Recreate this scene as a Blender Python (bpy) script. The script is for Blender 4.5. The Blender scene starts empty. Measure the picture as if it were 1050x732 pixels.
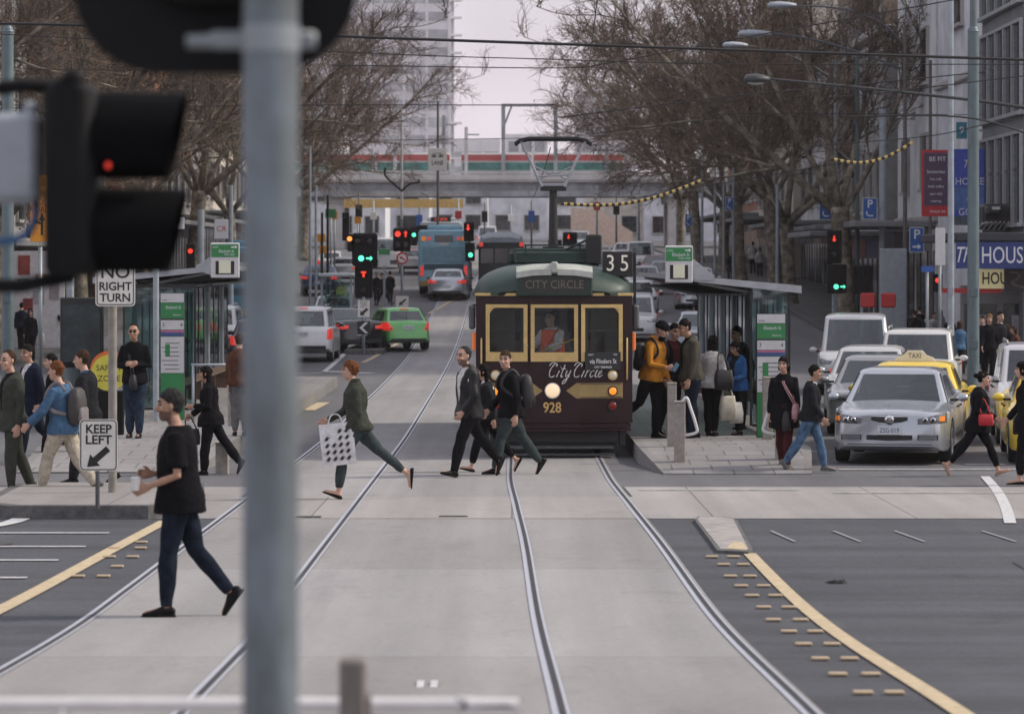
import bpy, math, random
from mathutils import Vector, Matrix, noise, Quaternion
R = math.radians
rnd = random.Random(7)
SC = bpy.context.scene
COL = SC.collection
# ---------------------------------------------------------------- camera model (photo pixels 1050 x 732)
F, YH, ZC, CX = 3500.0, 270.0, 3.26, 525.0
ZP = [(-30,2.4),(0,1.5),(10,1.06),(19.7,.665),(28.5,.37),(35.4,.29),(49.6,.14),(55,.08),(67,.0),(87,.0),(108,.08),(125,.35),
      (143,.85),(162,1.5),(200,2.4),(241,3.3),(300,4.5),(420,6.5),(900,10),(2600,12)]
def _pchip(pts):
    n=len(pts); h=[pts[i+1][0]-pts[i][0] for i in range(n-1)]; d=[(pts[i+1][1]-pts[i][1])/h[i] for i in range(n-1)]
    m=[d[0]]
    for i in range(1,n-1):
        if d[i-1]*d[i]<=0: m.append(0)
        else:
            w1=2*h[i]+h[i-1]; w2=h[i]+2*h[i-1]; m.append((w1+w2)/(w1/d[i-1]+w2/d[i]))
    m.append(d[-1])
    def f(x):
        if x<=pts[0][0]: return pts[0][1]
        for i in range(n-1):
            if x<=pts[i+1][0]:
                t=(x-pts[i][0])/h[i]; a=pts[i][1]; b=pts[i+1][1]
                return (2*t**3-3*t*t+1)*a+(t**3-2*t*t+t)*h[i]*m[i]+(-2*t**3+3*t*t)*b+(t**3-t*t)*h[i]*m[i+1]
        return pts[-1][1]
    return f
_pz=_pchip(ZP)
def knots(y0,y1):
    ks=[]; y=-30
    while y<2600:
        if y0<y<y1: ks.append(float(y))
        y+= 1 if y<200 else 5 if y<420 else 40
    return [float(y0)]+ks+[float(y1)]
_kn=knots(-30,2600); _kz=[_pz(y) for y in _kn]
import bisect
def zg(y):
    i=min(max(bisect.bisect_right(_kn,y)-1,0),len(_kn)-2)
    t=(y-_kn[i])/(_kn[i+1]-_kn[i]); return _kz[i]*(1-t)+_kz[i+1]*t
def yof(py):                                  # distance of the ground seen at photo row py
    a,b=6.0,600.0
    for _ in range(50):
        m=(a+b)/2
        if YH+F*(ZC-zg(m))/m>py: a=m
        else: b=m
    return a
def P(px,py,Y): return Vector(((px-CX)*Y/F, Y, ZC+(YH-py)*Y/F))
def gx(px,Y): return (px-CX)*Y/F
# ---------------------------------------------------------------- materials
MATS={}
def _nn(nt,t,**k):
    n=nt.nodes.new(t)
    for a,b in k.items(): setattr(n,a,b)
    return n
def mat(name,col,rough=.6,metal=0,var=.12,scale=6,bump=0,bscale=40,emit=None,estr=0,spec=.5,coat=0,dark=None,stretch=None,sheen=0):
    if name in MATS: return MATS[name]
    m=bpy.data.materials.new(name); m.use_nodes=True; nt=m.node_tree; b=nt.nodes['Principled BSDF']; L=nt.links.new
    b.inputs['Roughness'].default_value=rough; b.inputs['Metallic'].default_value=metal; b.inputs['Specular IOR Level'].default_value=spec
    b.inputs['Coat Weight'].default_value=coat; b.inputs['Coat Roughness'].default_value=.08
    if sheen: b.inputs['Sheen Weight'].default_value=sheen
    tc=_nn(nt,'ShaderNodeTexCoord'); src=tc.outputs['Object']
    if stretch:
        mp=_nn(nt,'ShaderNodeMapping'); mp.inputs['Scale'].default_value=stretch; L(src,mp.inputs['Vector']); src=mp.outputs['Vector']
    if var or dark:
        nz=_nn(nt,'ShaderNodeTexNoise'); nz.inputs['Scale'].default_value=scale; nz.inputs['Detail'].default_value=6; nz.inputs['Roughness'].default_value=.65
        L(src,nz.inputs['Vector'])
        cr=_nn(nt,'ShaderNodeValToRGB'); cr.color_ramp.elements[0].position=.3; cr.color_ramp.elements[1].position=.72
        lo=[c*(1-2*var) for c in col] if dark is None else dark; hi=[min(1,c*(1+var)) for c in col]
        cr.color_ramp.elements[0].color=(*lo,1); cr.color_ramp.elements[1].color=(*hi,1)
        L(nz.outputs['Fac'],cr.inputs['Fac']); L(cr.outputs['Color'],b.inputs['Base Color'])
        mr=_nn(nt,'ShaderNodeMapRange'); mr.inputs['To Min'].default_value=max(0,rough-.08); mr.inputs['To Max'].default_value=min(1,rough+.08)
        L(nz.outputs['Fac'],mr.inputs['Value']); L(mr.outputs['Result'],b.inputs['Roughness'])
    else: b.inputs['Base Color'].default_value=(*col,1)
    if bump:
        n2=_nn(nt,'ShaderNodeTexNoise'); n2.inputs['Scale'].default_value=bscale; n2.inputs['Detail'].default_value=5; L(src,n2.inputs['Vector'])
        bp=_nn(nt,'ShaderNodeBump'); bp.inputs['Strength'].default_value=bump; bp.inputs['Distance'].default_value=.02
        L(n2.outputs['Fac'],bp.inputs['Height']); L(bp.outputs['Normal'],b.inputs['Normal'])
    if emit: b.inputs['Emission Color'].default_value=(*emit,1); b.inputs['Emission Strength'].default_value=estr
    MATS[name]=m; return m
def glass(name,tint=(.75,.85,.85),refl=.16,trans=.8):
    if name in MATS: return MATS[name]
    m=bpy.data.materials.new(name); m.use_nodes=True; nt=m.node_tree; L=nt.links.new
    nt.nodes.remove(nt.nodes['Principled BSDF']); out=nt.nodes['Material Output']
    tr=_nn(nt,'ShaderNodeBsdfTransparent'); tr.inputs['Color'].default_value=(*[c*trans for c in tint],1)
    gl=_nn(nt,'ShaderNodeBsdfGlossy'); gl.inputs['Roughness'].default_value=.04; gl.inputs['Color'].default_value=(.9,.95,1,1)
    tc=_nn(nt,'ShaderNodeTexCoord'); nz=_nn(nt,'ShaderNodeTexNoise'); nz.inputs['Scale'].default_value=1.6; L(tc.outputs['Object'],nz.inputs['Vector'])
    bp=_nn(nt,'ShaderNodeBump'); bp.inputs['Strength'].default_value=.12; bp.inputs['Distance'].default_value=.05; L(nz.outputs['Fac'],bp.inputs['Height'])
    L(bp.outputs['Normal'],gl.inputs['Normal'])
    fr=_nn(nt,'ShaderNodeFresnel'); fr.inputs['IOR'].default_value=1.45
    ad=_nn(nt,'ShaderNodeMath'); ad.operation='ADD'; ad.inputs[1].default_value=refl; L(fr.outputs['Fac'],ad.inputs[0])
    mx=_nn(nt,'ShaderNodeMixShader'); L(ad.outputs[0],mx.inputs['Fac']); L(tr.outputs[0],mx.inputs[1]); L(gl.outputs[0],mx.inputs[2]); L(mx.outputs[0],out.inputs['Surface'])
    MATS[name]=m; return m
# ---------------------------------------------------------------- mesh builder
class MB:
    def __init__(s): s.v=[]; s.f=[]; s.mi=[]; s.mats=[]; s.sm=[]; s.cur=0; s.smooth=False; s.X=Matrix.Identity(4)
    def m(s,mt,smooth=None):
        if mt not in s.mats: s.mats.append(mt)
        s.cur=s.mats.index(mt)
        if smooth is not None: s.smooth=smooth
        return s
    def add(s,vs,fs):
        o=len(s.v); s.v+= [tuple(s.X@Vector(p)) for p in vs]
        for f in fs: s.f.append(tuple(i+o for i in f)); s.mi.append(s.cur); s.sm.append(s.smooth)
        return s
    def box(s,c,d,rz=0,rx=0,ry=0,bev=0):
        hx,hy,hz=d[0]/2,d[1]/2,d[2]/2
        M=Matrix.Translation(c)@Matrix.Rotation(rz,4,'Z')@Matrix.Rotation(ry,4,'Y')@Matrix.Rotation(rx,4,'X')
        if bev<=0 or bev>=min(hx,hy,hz):
            vs=[(x,y,z) for z in(-hz,hz) for y in(-hy,hy) for x in(-hx,hx)]
            fs=[(0,2,3,1),(4,5,7,6),(0,1,5,4),(2,6,7,3),(0,4,6,2),(1,3,7,5)]
        else:
            vs=[];idx={}
            for sx in(-1,1):
                for sy in(-1,1):
                    for sz in(-1,1):
                        for a in range(3):
                            p=[sx*hx,sy*hy,sz*hz]
                            for k in range(3):
                                if k!=a: p[k]-=(sx,sy,sz)[k]*bev
                            idx[(sx,sy,sz,a)]=len(vs); vs.append(tuple(p))
            I=idx; fs=[]
            for a in range(3):
                for sg in(-1,1):
                    q=[]
                    for u,w in((-1,-1),(1,-1),(1,1),(-1,1)):
                        k=[0,0,0]; k[a]=sg; k[(a+1)%3]=u; k[(a+2)%3]=w; q.append(I[(*k,a)])
                    fs.append(tuple(q if sg>0 else q[::-1]))
            for a in range(3):
                b,c2=(a+1)%3,(a+2)%3
                for sb in(-1,1):
                    for sc_ in(-1,1):
                        k0=[0,0,0];k0[a]=-1;k0[b]=sb;k0[c2]=sc_; k1=k0[:];k1[a]=1
                        q=[I[(*k0,b)],I[(*k1,b)],I[(*k1,c2)],I[(*k0,c2)]]
                        fs.append(tuple(q if sb*sc_<0 else q[::-1]))
            for sx in(-1,1):
                for sy in(-1,1):
                    for sz in(-1,1):
                        q=[I[(sx,sy,sz,a)] for a in range(3)]; fs.append(tuple(q if sx*sy*sz>0 else q[::-1]))
        return s.add([tuple(M@Vector(p)) for p in vs],fs)
    def tube(s,pts,r,n=8,cap=True,ell=None):
        pts=[Vector(p) for p in pts]; rs=r if isinstance(r,(list,tuple)) else [r]*len(pts)
        vs=[];fs=[]; T=[(pts[min(i+1,len(pts)-1)]-pts[max(i-1,0)]).normalized() for i in range(len(pts))]
        up=Vector((0,0,1)) if abs(T[0].z)<.9 else Vector((1,0,0))
        if ell is not None: up=Vector(ell[0])
        u=(up-T[0]*up.dot(T[0])).normalized()
        for i,p in enumerate(pts):
            u=(u-T[i]*u.dot(T[i])); u=u.normalized() if u.length>1e-6 else T[i].orthogonal().normalized()
            w=T[i].cross(u); rr=rs[i]; ru,rw=(rr if isinstance(rr,(list,tuple)) else (rr,rr))
            for k in range(n):
                a=2*math.pi*k/n; vs.append(tuple(p+u*(ru*math.cos(a))+w*(rw*math.sin(a))))
        for i in range(len(pts)-1):
            for k in range(n): fs.append((i*n+k,i*n+(k+1)%n,(i+1)*n+(k+1)%n,(i+1)*n+k))
        if cap: fs.append(tuple(range(n-1,-1,-1))); e=(len(pts)-1)*n; fs.append(tuple(range(e,e+n)))
        return s.add(vs,fs)
    def cyl(s,a,b,r,n=16,r2=None): return s.tube([a,b],[r,r if r2 is None else r2],n)
    def loft(s,rings,cap=True,closed=True):
        n=len(rings[0]); vs=[p for r in rings for p in r]; fs=[]
        for i in range(len(rings)-1):
            for k in range(n if closed else n-1): fs.append((i*n+k,i*n+(k+1)%n,(i+1)*n+(k+1)%n,(i+1)*n+k))
        if cap: fs.append(tuple(range(n-1,-1,-1))); e=(len(rings)-1)*n; fs.append(tuple(range(e,e+n)))
        return s.add(vs,fs)
    def prism(s,poly,y0,y1,ax='y'):            # polygon (a,b) extruded along an axis
        def q(a,b,t): return (a,t,b) if ax=='y' else (t,a,b) if ax=='x' else (a,b,t)
        n=len(poly); vs=[q(a,b,y0) for a,b in poly]+[q(a,b,y1) for a,b in poly]
        area=sum(poly[i][0]*poly[(i+1)%n][1]-poly[(i+1)%n][0]*poly[i][1] for i in range(n))
        fl=(area>0)==(ax in 'xz')
        fs=[tuple(range(n-1,-1,-1)) if fl else tuple(range(n)),tuple(range(n,2*n)) if fl else tuple(range(2*n-1,n-1,-1))]
        for i in range(n):
            j=(i+1)%n; fs.append((i,j,n+j,n+i) if fl else (j,i,n+i,n+j))
        return s.add(vs,fs)
    def ball(s,c,r,n=12,m=8):
        r=r if isinstance(r,(list,tuple)) else (r,r,r); c=Vector(c); vs=[];fs=[]
        for i in range(m+1):
            t=math.pi*i/m
            for k in range(n):
                a=2*math.pi*k/n; st=max(math.sin(t),.02); vs.append((c.x+r[0]*st*math.cos(a),c.y+r[1]*st*math.sin(a),c.z-r[2]*math.cos(t)))
        for i in range(m):
            for k in range(n): fs.append((i*n+k,i*n+(k+1)%n,(i+1)*n+(k+1)%n,(i+1)*n+k))
        fs.append(tuple(range(n-1,-1,-1))); fs.append(tuple(range(m*n,m*n+n)))
        return s.add(vs,fs)
    def patch(s,p00,p10,p11,p01,nu=1,nv=1,bulge=0,thick=0,inset=(0,0,0,0)):
        p00,p10,p11,p01=map(Vector,(p00,p10,p11,p01)); nrm=(p10-p00).cross(p01-p00).normalized(); vs=[];fs=[]
        l,r_,b,t=inset
        for j in range(nv+1):
            for i in range(nu+1):
                u=l+(1-l-r_)*i/nu; v=b+(1-b-t)*j/nv
                p=p00*(1-u)*(1-v)+p10*u*(1-v)+p11*u*v+p01*(1-u)*v
                vs.append(tuple(p+nrm*(bulge*(1-(2*u-1)**2)*.5+bulge*(1-(2*v-1)**2)*.5)))
        w=nu+1
        for j in range(nv):
            for i in range(nu): fs.append((j*w+i,j*w+i+1,(j+1)*w+i+1,(j+1)*w+i))
        if thick:
            k=len(vs); vs+=[tuple(Vector(p)-nrm*thick) for p in vs]; nf=len(fs)
            for f in fs[:nf]: fs.append(tuple(i+k for i in f[::-1]))
            rim=list(range(w))+[j*w+nu for j in range(1,nv+1)]+[nv*w+i for i in range(nu-1,-1,-1)]+[j*w for j in range(nv-1,0,-1)]
            for a in range(len(rim)):
                i,j=rim[a],rim[(a+1)%len(rim)]; fs.append((j,i,i+k,j+k))
        return s.add(vs,fs)
    def mesh(s,name):
        me=bpy.data.meshes.new(name); me.from_pydata(s.v,[],s.f)
        for mt in s.mats: me.materials.append(mt)
        if s.f:
            me.polygons.foreach_set('material_index',s.mi); me.polygons.foreach_set('use_smooth',s.sm)
        me.update(); return me
    def build(s,name,parent=None,loc=None,rz=0,label=None,ang=None):
        o=bpy.data.objects.new(name,s.mesh(name)); COL.objects.link(o)
        if parent is not None: o.parent=parent
        if loc is not None: o.location=loc
        if rz: o.rotation_euler.z=rz
        if label: o['label']=label
        if ang is not None:
            try: o.data.set_sharp_from_angle(angle=R(ang))
            except Exception: pass
        return o
def tag(o,label=None,cat=None,group=None,kind=None):
    if label: o['label']=label
    if cat: o['category']=cat
    if group: o['group']=group
    if kind: o['kind']=kind
    return o
def empty(name,loc=(0,0,0),rz=0,label=None,cat=None,group=None):
    o=bpy.data.objects.new(name,None); COL.objects.link(o); o.location=loc; o.rotation_euler.z=rz; o.empty_display_size=.2
    return tag(o,label,cat,group)
def kids(o): return [c for c in bpy.data.objects if c.parent==o]
def copy_tree(o,loc=None,rz=None,label=None,group=None,parent=None,scale=None):
    c=o.copy(); COL.objects.link(c)
    if parent is not None: c.parent=parent; 
    if loc is not None: c.location=loc
    if rz is not None: c.rotation_euler.z=rz
    if scale is not None: c.scale=(scale,)*3 if not isinstance(scale,(tuple,list)) else scale
    if label: c['label']=label
    if group: c['group']=group
    for ch in kids(o): copy_tree(ch,parent=c)
    return c
def text(s,size,mt,name='lettering',parent=None,loc=(0,0,0),rot=(R(90),0,0),ext=.004,align='CENTER',shear=0,sx=1,bold=0,label=None):
    cu=bpy.data.curves.new(name,'FONT'); cu.body=s; cu.size=size; cu.extrude=ext; cu.align_x=align; cu.align_y='CENTER'; cu.shear=shear; cu.offset=bold; cu.resolution_u=3
    t=bpy.data.objects.new('tmp_text',cu); me=t.to_mesh().copy(); bpy.data.objects.remove(t); bpy.data.curves.remove(cu)
    me.materials.clear(); me.materials.append(mt); o=bpy.data.objects.new(name,me); COL.objects.link(o)
    o.location=loc; o.rotation_euler=rot; o.scale=(sx,1,1)
    if parent is not None: o.parent=parent
    if label: o['label']=label
    return o
def roundrect(w,h,r,n=5,cx=0,cz=0):
    pts=[]
    for sx,sz,a0 in((1,-1,-90),(1,1,0),(-1,1,90),(-1,-1,180)):
        for k in range(n+1):
            a=R(a0+90*k/n); pts.append((cx+sx*(w/2-r)+r*math.cos(a),cz+sz*(h/2-r)+r*math.sin(a)))
    return pts
def arc(cx,cz,r,a0,a1,n): return [(cx+r*math.cos(R(a0+(a1-a0)*k/n)),cz+r*math.sin(R(a0+(a1-a0)*k/n))) for k in range(n+1)]
def smoothline(pts,n=6):
    pts=[Vector(p) for p in pts]; out=[]
    for i in range(len(pts)-1):
        a=pts[max(i-1,0)]; b=pts[i]; c=pts[i+1]; d=pts[min(i+2,len(pts)-1)]
        for k in range(n):
            t=k/n; out.append(.5*((2*b)+(c-a)*t+(2*a-5*b+4*c-d)*t*t+(3*b-a-3*c+d)*t**3))
    out.append(pts[-1]); return out
def strip(name,xl,xr,y0,y1,dz,mt,nx=1,obj=None,depth=0):      # sheet that follows the ground
    xl_=xl if callable(xl) else (lambda y:xl); xr_=xr if callable(xr) else (lambda y:xr)
    b=obj or MB(); b.m(mt); ks=knots(y0,y1); vs=[];fs=[]
    for y in ks:
        for i in range(nx+1): t=i/nx; vs.append((xl_(y)*(1-t)+xr_(y)*t,y,zg(y)+dz))
    w=nx+1
    for j in range(len(ks)-1):
        for i in range(nx): fs.append((j*w+i,j*w+i+1,(j+1)*w+i+1,(j+1)*w+i))
    if depth:
        k=len(vs); vs+=[(x,y,z-depth) for x,y,z in vs]
        n=len(ks)-1
        for j in range(n):
            fs.append((j*w+k,j*w,(j+1)*w,(j+1)*w+k)); fs.append((j*w+nx,j*w+nx+k,(j+1)*w+nx+k,(j+1)*w+nx))
        for i in range(nx):
            fs.append((i,i+k,i+1+k,i+1)); e=n*w; fs.append((e+i+1,e+i+1+k,e+i+k,e+i))
    b.add(vs,fs)
    if obj is None:
        o=b.build(name); return tag(o,kind='structure')
def poly_slab(b,poly,dz,depth):               # a slab lying on the ground, outline in plan (x,y)
    n=len(poly); top=[(x,y,zg(y)+dz) for x,y in poly]; bot=[(x,y,z-depth) for x,y,z in top]
    area=sum(poly[i][0]*poly[(i+1)%n][1]-poly[(i+1)%n][0]*poly[i][1] for i in range(n))
    o=list(range(n)) if area>0 else list(range(n-1,-1,-1))
    fs=[tuple(o)]
    for a in range(n):
        i,j=o[a],o[(a+1)%n]; fs.append((j,i,i+n,j+n))
    b.add(top+bot,fs)
# ================================================================ world, sun, camera
w=bpy.data.worlds.new('World'); SC.world=w; w.use_nodes=True; nt=w.node_tree; bg=nt.nodes['Background']
sky=nt.nodes.new('ShaderNodeTexSky'); sky.sky_type='NISHITA'; sky.sun_disc=False
SUN_EL,SUN_AZ=R(42),R(82)            # azimuth measured from +Y towards +X
sky.sun_elevation=SUN_EL; sky.sun_rotation=SUN_AZ; sky.air_density=1.2; sky.dust_density=3.5; sky.ozone_density=1.5
mx=nt.nodes.new('ShaderNodeMix'); mx.data_type='RGBA'; mx.inputs['Factor'].default_value=.74
tcw=nt.nodes.new('ShaderNodeTexCoord'); nzw=nt.nodes.new('ShaderNodeTexNoise'); nzw.inputs['Scale'].default_value=2.2; nzw.inputs['Detail'].default_value=5
crw=nt.nodes.new('ShaderNodeValToRGB'); crw.color_ramp.elements[0].color=(.44,.42,.46,1); crw.color_ramp.elements[1].color=(.86,.80,.84,1)
crw.color_ramp.elements[0].position=.36; crw.color_ramp.elements[1].position=.56
vm=nt.nodes.new('ShaderNodeVectorMath'); vm.operation='SCALE'; vm.inputs['Scale'].default_value=12.5
sx_=nt.nodes.new('ShaderNodeSeparateXYZ'); nt.links.new(tcw.outputs['Generated'],sx_.inputs['Vector']); mrw=nt.nodes.new('ShaderNodeMapRange'); mrw.interpolation_type='SMOOTHSTEP'
mrw.inputs['From Min'].default_value=.0; mrw.inputs['From Max'].default_value=.45; mrw.inputs['To Min'].default_value=15.4; mrw.inputs['To Max'].default_value=10.5
nt.links.new(sx_.outputs['Z'],mrw.inputs['Value']); nt.links.new(mrw.outputs['Result'],vm.inputs['Scale'])
nt.links.new(tcw.outputs['Generated'],nzw.inputs['Vector']); nt.links.new(nzw.outputs['Fac'],crw.inputs['Fac']); nt.links.new(crw.outputs['Color'],vm.inputs[0])
nt.links.new(sky.outputs['Color'],mx.inputs['A']); tw=nt.nodes.new('ShaderNodeMix'); tw.data_type='RGBA'; tw.inputs['A'].default_value=(1,.945,.97,1); tw.inputs['B'].default_value=(.96,1.0,1.04,1); mt_=nt.nodes.new('ShaderNodeMapRange'); mt_.inputs['From Max'].default_value=.35; nt.links.new(sx_.outputs['Z'],mt_.inputs['Value']); nt.links.new(mt_.outputs['Result'],tw.inputs['Factor'])
vt=nt.nodes.new('ShaderNodeVectorMath'); vt.operation='MULTIPLY'; nt.links.new(vm.outputs['Vector'],vt.inputs[0]); nt.links.new(tw.outputs['Result'],vt.inputs[1]); nt.links.new(vt.outputs['Vector'],mx.inputs['B']); nt.links.new(mx.outputs['Result'],bg.inputs['Color'])
bg.inputs['Strength'].default_value=.1
sl=bpy.data.lights.new('sun','SUN'); sl.energy=2.6; sl.angle=R(6); sl.color=(1,.91,.78)
so=bpy.data.objects.new('sun',sl); COL.objects.link(so)
sd=Vector((math.sin(SUN_AZ)*math.cos(SUN_EL),math.cos(SUN_AZ)*math.cos(SUN_EL),math.sin(SUN_EL)))
so.rotation_euler=sd.to_track_quat('Z','Y').to_euler(); so.location=(0,0,60)
cd=bpy.data.cameras.new('camera'); cam=bpy.data.objects.new('camera',cd); COL.objects.link(cam); SC.camera=cam
cam.location=(0,0,ZC); cam.rotation_euler=(R(90),0,0); cd.sensor_width=36; cd.lens=36*F/1050; cd.shift_y=(YH-366)/1050; cd.clip_start=.5; cd.clip_end=6000
cd.dof.use_dof=True; cd.dof.focus_distance=55; cd.dof.aperture_fstop=3.7; cd.dof.aperture_blades=0
SC.render.engine='CYCLES'; SC.view_settings.view_transform='Standard'; SC.view_settings.look='None'; SC.view_settings.exposure=.28; SC.view_settings.gamma=1
SC.cycles.use_denoising=True; SC.cycles.max_bounces=6; SC.cycles.transparent_max_bounces=24; SC.cycles.diffuse_bounces=3; SC.cycles.glossy_bounces=3; SC.cycles.volume_bounces=0
SC.cycles.caustics_reflective=False; SC.cycles.caustics_refractive=False; SC.cycles.sample_clamp_indirect=4
# ================================================================ ground materials
def ground_mat(name,col,dark,streak=None,rough=.85,grain=.25,joint=None,stain=.5):
    m=bpy.data.materials.new(name); m.use_nodes=True; nt=m.node_tree; L=nt.links.new; b=nt.nodes['Principled BSDF']; b.inputs['Roughness'].default_value=rough; b.inputs['Specular IOR Level'].default_value=.3
    tc=_nn(nt,'ShaderNodeTexCoord')
    def nz(sc,st=None,det=6,ro=.6):
        mp=_nn(nt,'ShaderNodeMapping'); mp.inputs['Scale'].default_value=st or (1,1,1); L(tc.outputs['Object'],mp.inputs['Vector'])
        n=_nn(nt,'ShaderNodeTexNoise'); n.inputs['Scale'].default_value=sc; n.inputs['Detail'].default_value=det; n.inputs['Roughness'].default_value=ro; L(mp.outputs['Vector'],n.inputs['Vector']); return n.outputs['Fac']
    def ramp(f,a,b_,c0,c1):
        r=_nn(nt,'ShaderNodeValToRGB'); r.color_ramp.elements[0].position=a; r.color_ramp.elements[1].position=b_; r.color_ramp.elements[0].color=(*c0,1); r.color_ramp.elements[1].color=(*c1,1); L(f,r.inputs['Fac']); return r.outputs['Color']
    def mix(f,a,b_,mode='MIX'):
        x=_nn(nt,'ShaderNodeMix'); x.data_type='RGBA'; x.blend_type=mode
        if isinstance(f,float): x.inputs['Factor'].default_value=f
        else: L(f,x.inputs['Factor'])
        L(a,x.inputs['A']); L(b_,x.inputs['B']); return x.outputs['Result']
    base=ramp(nz(.35,(1,.35,1)),.32,.68,dark,col)
    lane=ramp(nz(1.1,(.03,1,1) if name=='asphalt' else (1,.03,1),4),.35,.7,(1-stain*.5,)*3,(1.08,)*3)
    c=mix(1.0,base,lane,'MULTIPLY')
    sp=ramp(nz(24,None,3,.8),.3,.75,(1-grain,)*3,(1+grain,)*3); c=mix(1.0,c,sp,'MULTIPLY')
    blot=ramp(nz(1.7,(1,.5,1),8,.75),.28,.45,(1-stain*.6,)*3,(1,)*3); c=mix(.8,c,blot,'MULTIPLY')
    if streak:
        s=ramp(nz(3,(.35,.06,1),5),.58,.75,(1,)*3,streak); c=mix(1.0,c,s,'MULTIPLY')
    if joint:
        br=_nn(nt,'ShaderNodeTexBrick'); br.inputs['Scale'].default_value=1; mpj=_nn(nt,'ShaderNodeMapping'); mpj.inputs['Location'].default_value=(17.3,3.1,0) if joint[0]>9 else (0,0,0); L(tc.outputs['Object'],mpj.inputs['Vector']); br.inputs['Brick Width'].default_value=joint[0]; br.inputs['Row Height'].default_value=joint[1]; br.inputs['Mortar Size'].default_value=joint[2]; br.offset=joint[3]
        br.inputs['Color1'].default_value=(1,1,1,1); br.inputs['Color2'].default_value=(.88,.87,.86,1); br.inputs['Mortar'].default_value=(.5,.49,.48,1); L(mpj.outputs['Vector'],br.inputs['Vector']); c=mix(1.0,c,br.outputs['Color'],'MULTIPLY')
    L(c,b.inputs['Base Color'])
    bp=_nn(nt,'ShaderNodeBump'); bp.inputs['Strength'].default_value=.35; bp.inputs['Distance'].default_value=.01; L(nz(55,None,3,.7),bp.inputs['Height']); L(bp.outputs['Normal'],b.inputs['Normal'])
    MATS[name]=m; return m
g_asph=ground_mat('asphalt',(.090,.095,.108),(.066,.070,.082),(1.3,1.27,1.22),stain=.6,grain=.32)
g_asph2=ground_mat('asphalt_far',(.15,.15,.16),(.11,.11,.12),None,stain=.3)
g_conc=ground_mat('concrete',(.345,.338,.338),(.275,.27,.272),(.78,.78,.80),grain=.16,stain=.38,joint=(40,9.0,.012,0))
g_cross=ground_mat('crossing_concrete',(.37,.355,.345),(.29,.28,.275),None,grain=.14,stain=.4,joint=(2.4,40,.012,0))
g_pave=ground_mat('paving',(.31,.30,.30),(.23,.225,.23),None,grain=.15,stain=.3,joint=(.6,.6,.014,.5))
g_kerb=mat('kerb_stone',(.12,.12,.12),.85,var=.25,scale=9,bump=.3)
g_kerbtop=mat('kerb_concrete',(.33,.31,.30),.85,var=.18,scale=5,bump=.3)
g_yel=mat('yellow_paint',(.52,.42,.27),.75,var=.16,scale=11,bump=.2)
g_wht=mat('white_paint',(.55,.55,.56),.75,var=.16,scale=13,bump=.2)
g_steel=mat('rail_steel',(.52,.54,.60),.40,metal=.35,var=.12,scale=30)
g_groove=mat('rail_groove',(.03,.03,.035),.8,var=.2)
g_amb=mat('amber_block',(.46,.36,.24),.7,var=.15,scale=20)
# ================================================================ ground, roads
b=MB(); b.m(mat('ground_dirt',(.16,.155,.15),.9,var=.15,scale=.3)); ks=knots(-30,2600); xs=[-900,-300,-120,-60,-30,-18,18,30,60,120,300,900]
b.add([(x,y,zg(y)-.004) for y in ks for x in xs],[(j*12+i,j*12+i+1,(j+1)*12+i+1,(j+1)*12+i) for j in range(len(ks)-1) for i in range(11)])
tag(b.build('ground'),kind='structure')
strip('road',-15.5,12.2,-20,47.2,0,g_asph,4)
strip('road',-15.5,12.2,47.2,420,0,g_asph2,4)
def cl(y):   # left edge of the concrete track bed
    return -3.5 if y>30 else -3.5+(30-y)*.007
def rR(y):   # left rail of the right-hand track
    return _rr(y)
_rr=_pchip([(0,.42),(19.6,.28),(28,.2),(36,.14),(43,.05),(50,-.03),(60,-.02),(100,-.02),(600,-.02)])
strip('tram_track_bed',lambda y:cl(y),lambda y:rR(y)+1.52,-10,300,.004,g_conc,4)
strip('crossing',lambda y:-15.5,lambda y:cl(y)-.06,40.4,47.2,.006,g_cross,3)
strip('crossing',lambda y:rR(y)+1.56,lambda y:12.2,40.4,47.2,.006,g_cross,3)
strip('crossing',lambda y:cl(y)-.06,lambda y:rR(y)+1.56,40.4,44.8,.008,g_cross,3)
for k,fx in enumerate((lambda y:cl(y)+.06,lambda y:cl(y)+1.52,lambda y:rR(y),lambda y:rR(y)+1.435)):
    b=MB(); strip('',lambda y:fx(y)-.05,lambda y:fx(y)+.055,-5,300,.012,g_steel,1,b); strip('',lambda y:fx(y)-.008,lambda y:fx(y)+.032,-5,300,.0165,g_groove,1,b)
    tag(b.build('tram_rail'),kind='structure')
b=MB().m(g_wht)
for px in(431,445):
    Y=yof(703); b.box((gx(px,Y),Y,zg(Y)+.012),(.045,.35,.006))
tag(b.build('road_marking'),kind='structure')
# small expansion slots across the bed
b=MB(); b.m(mat('slot_iron',(.035,.033,.03),.7))
b.box((-2.42,40.6,zg(40.6)+.014),(.3,.16,.01)); b.box((-.7,40.7,zg(40.7)+.014),(.34,.1,.01)); tag(b.build('road_marking'),kind='structure')
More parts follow.
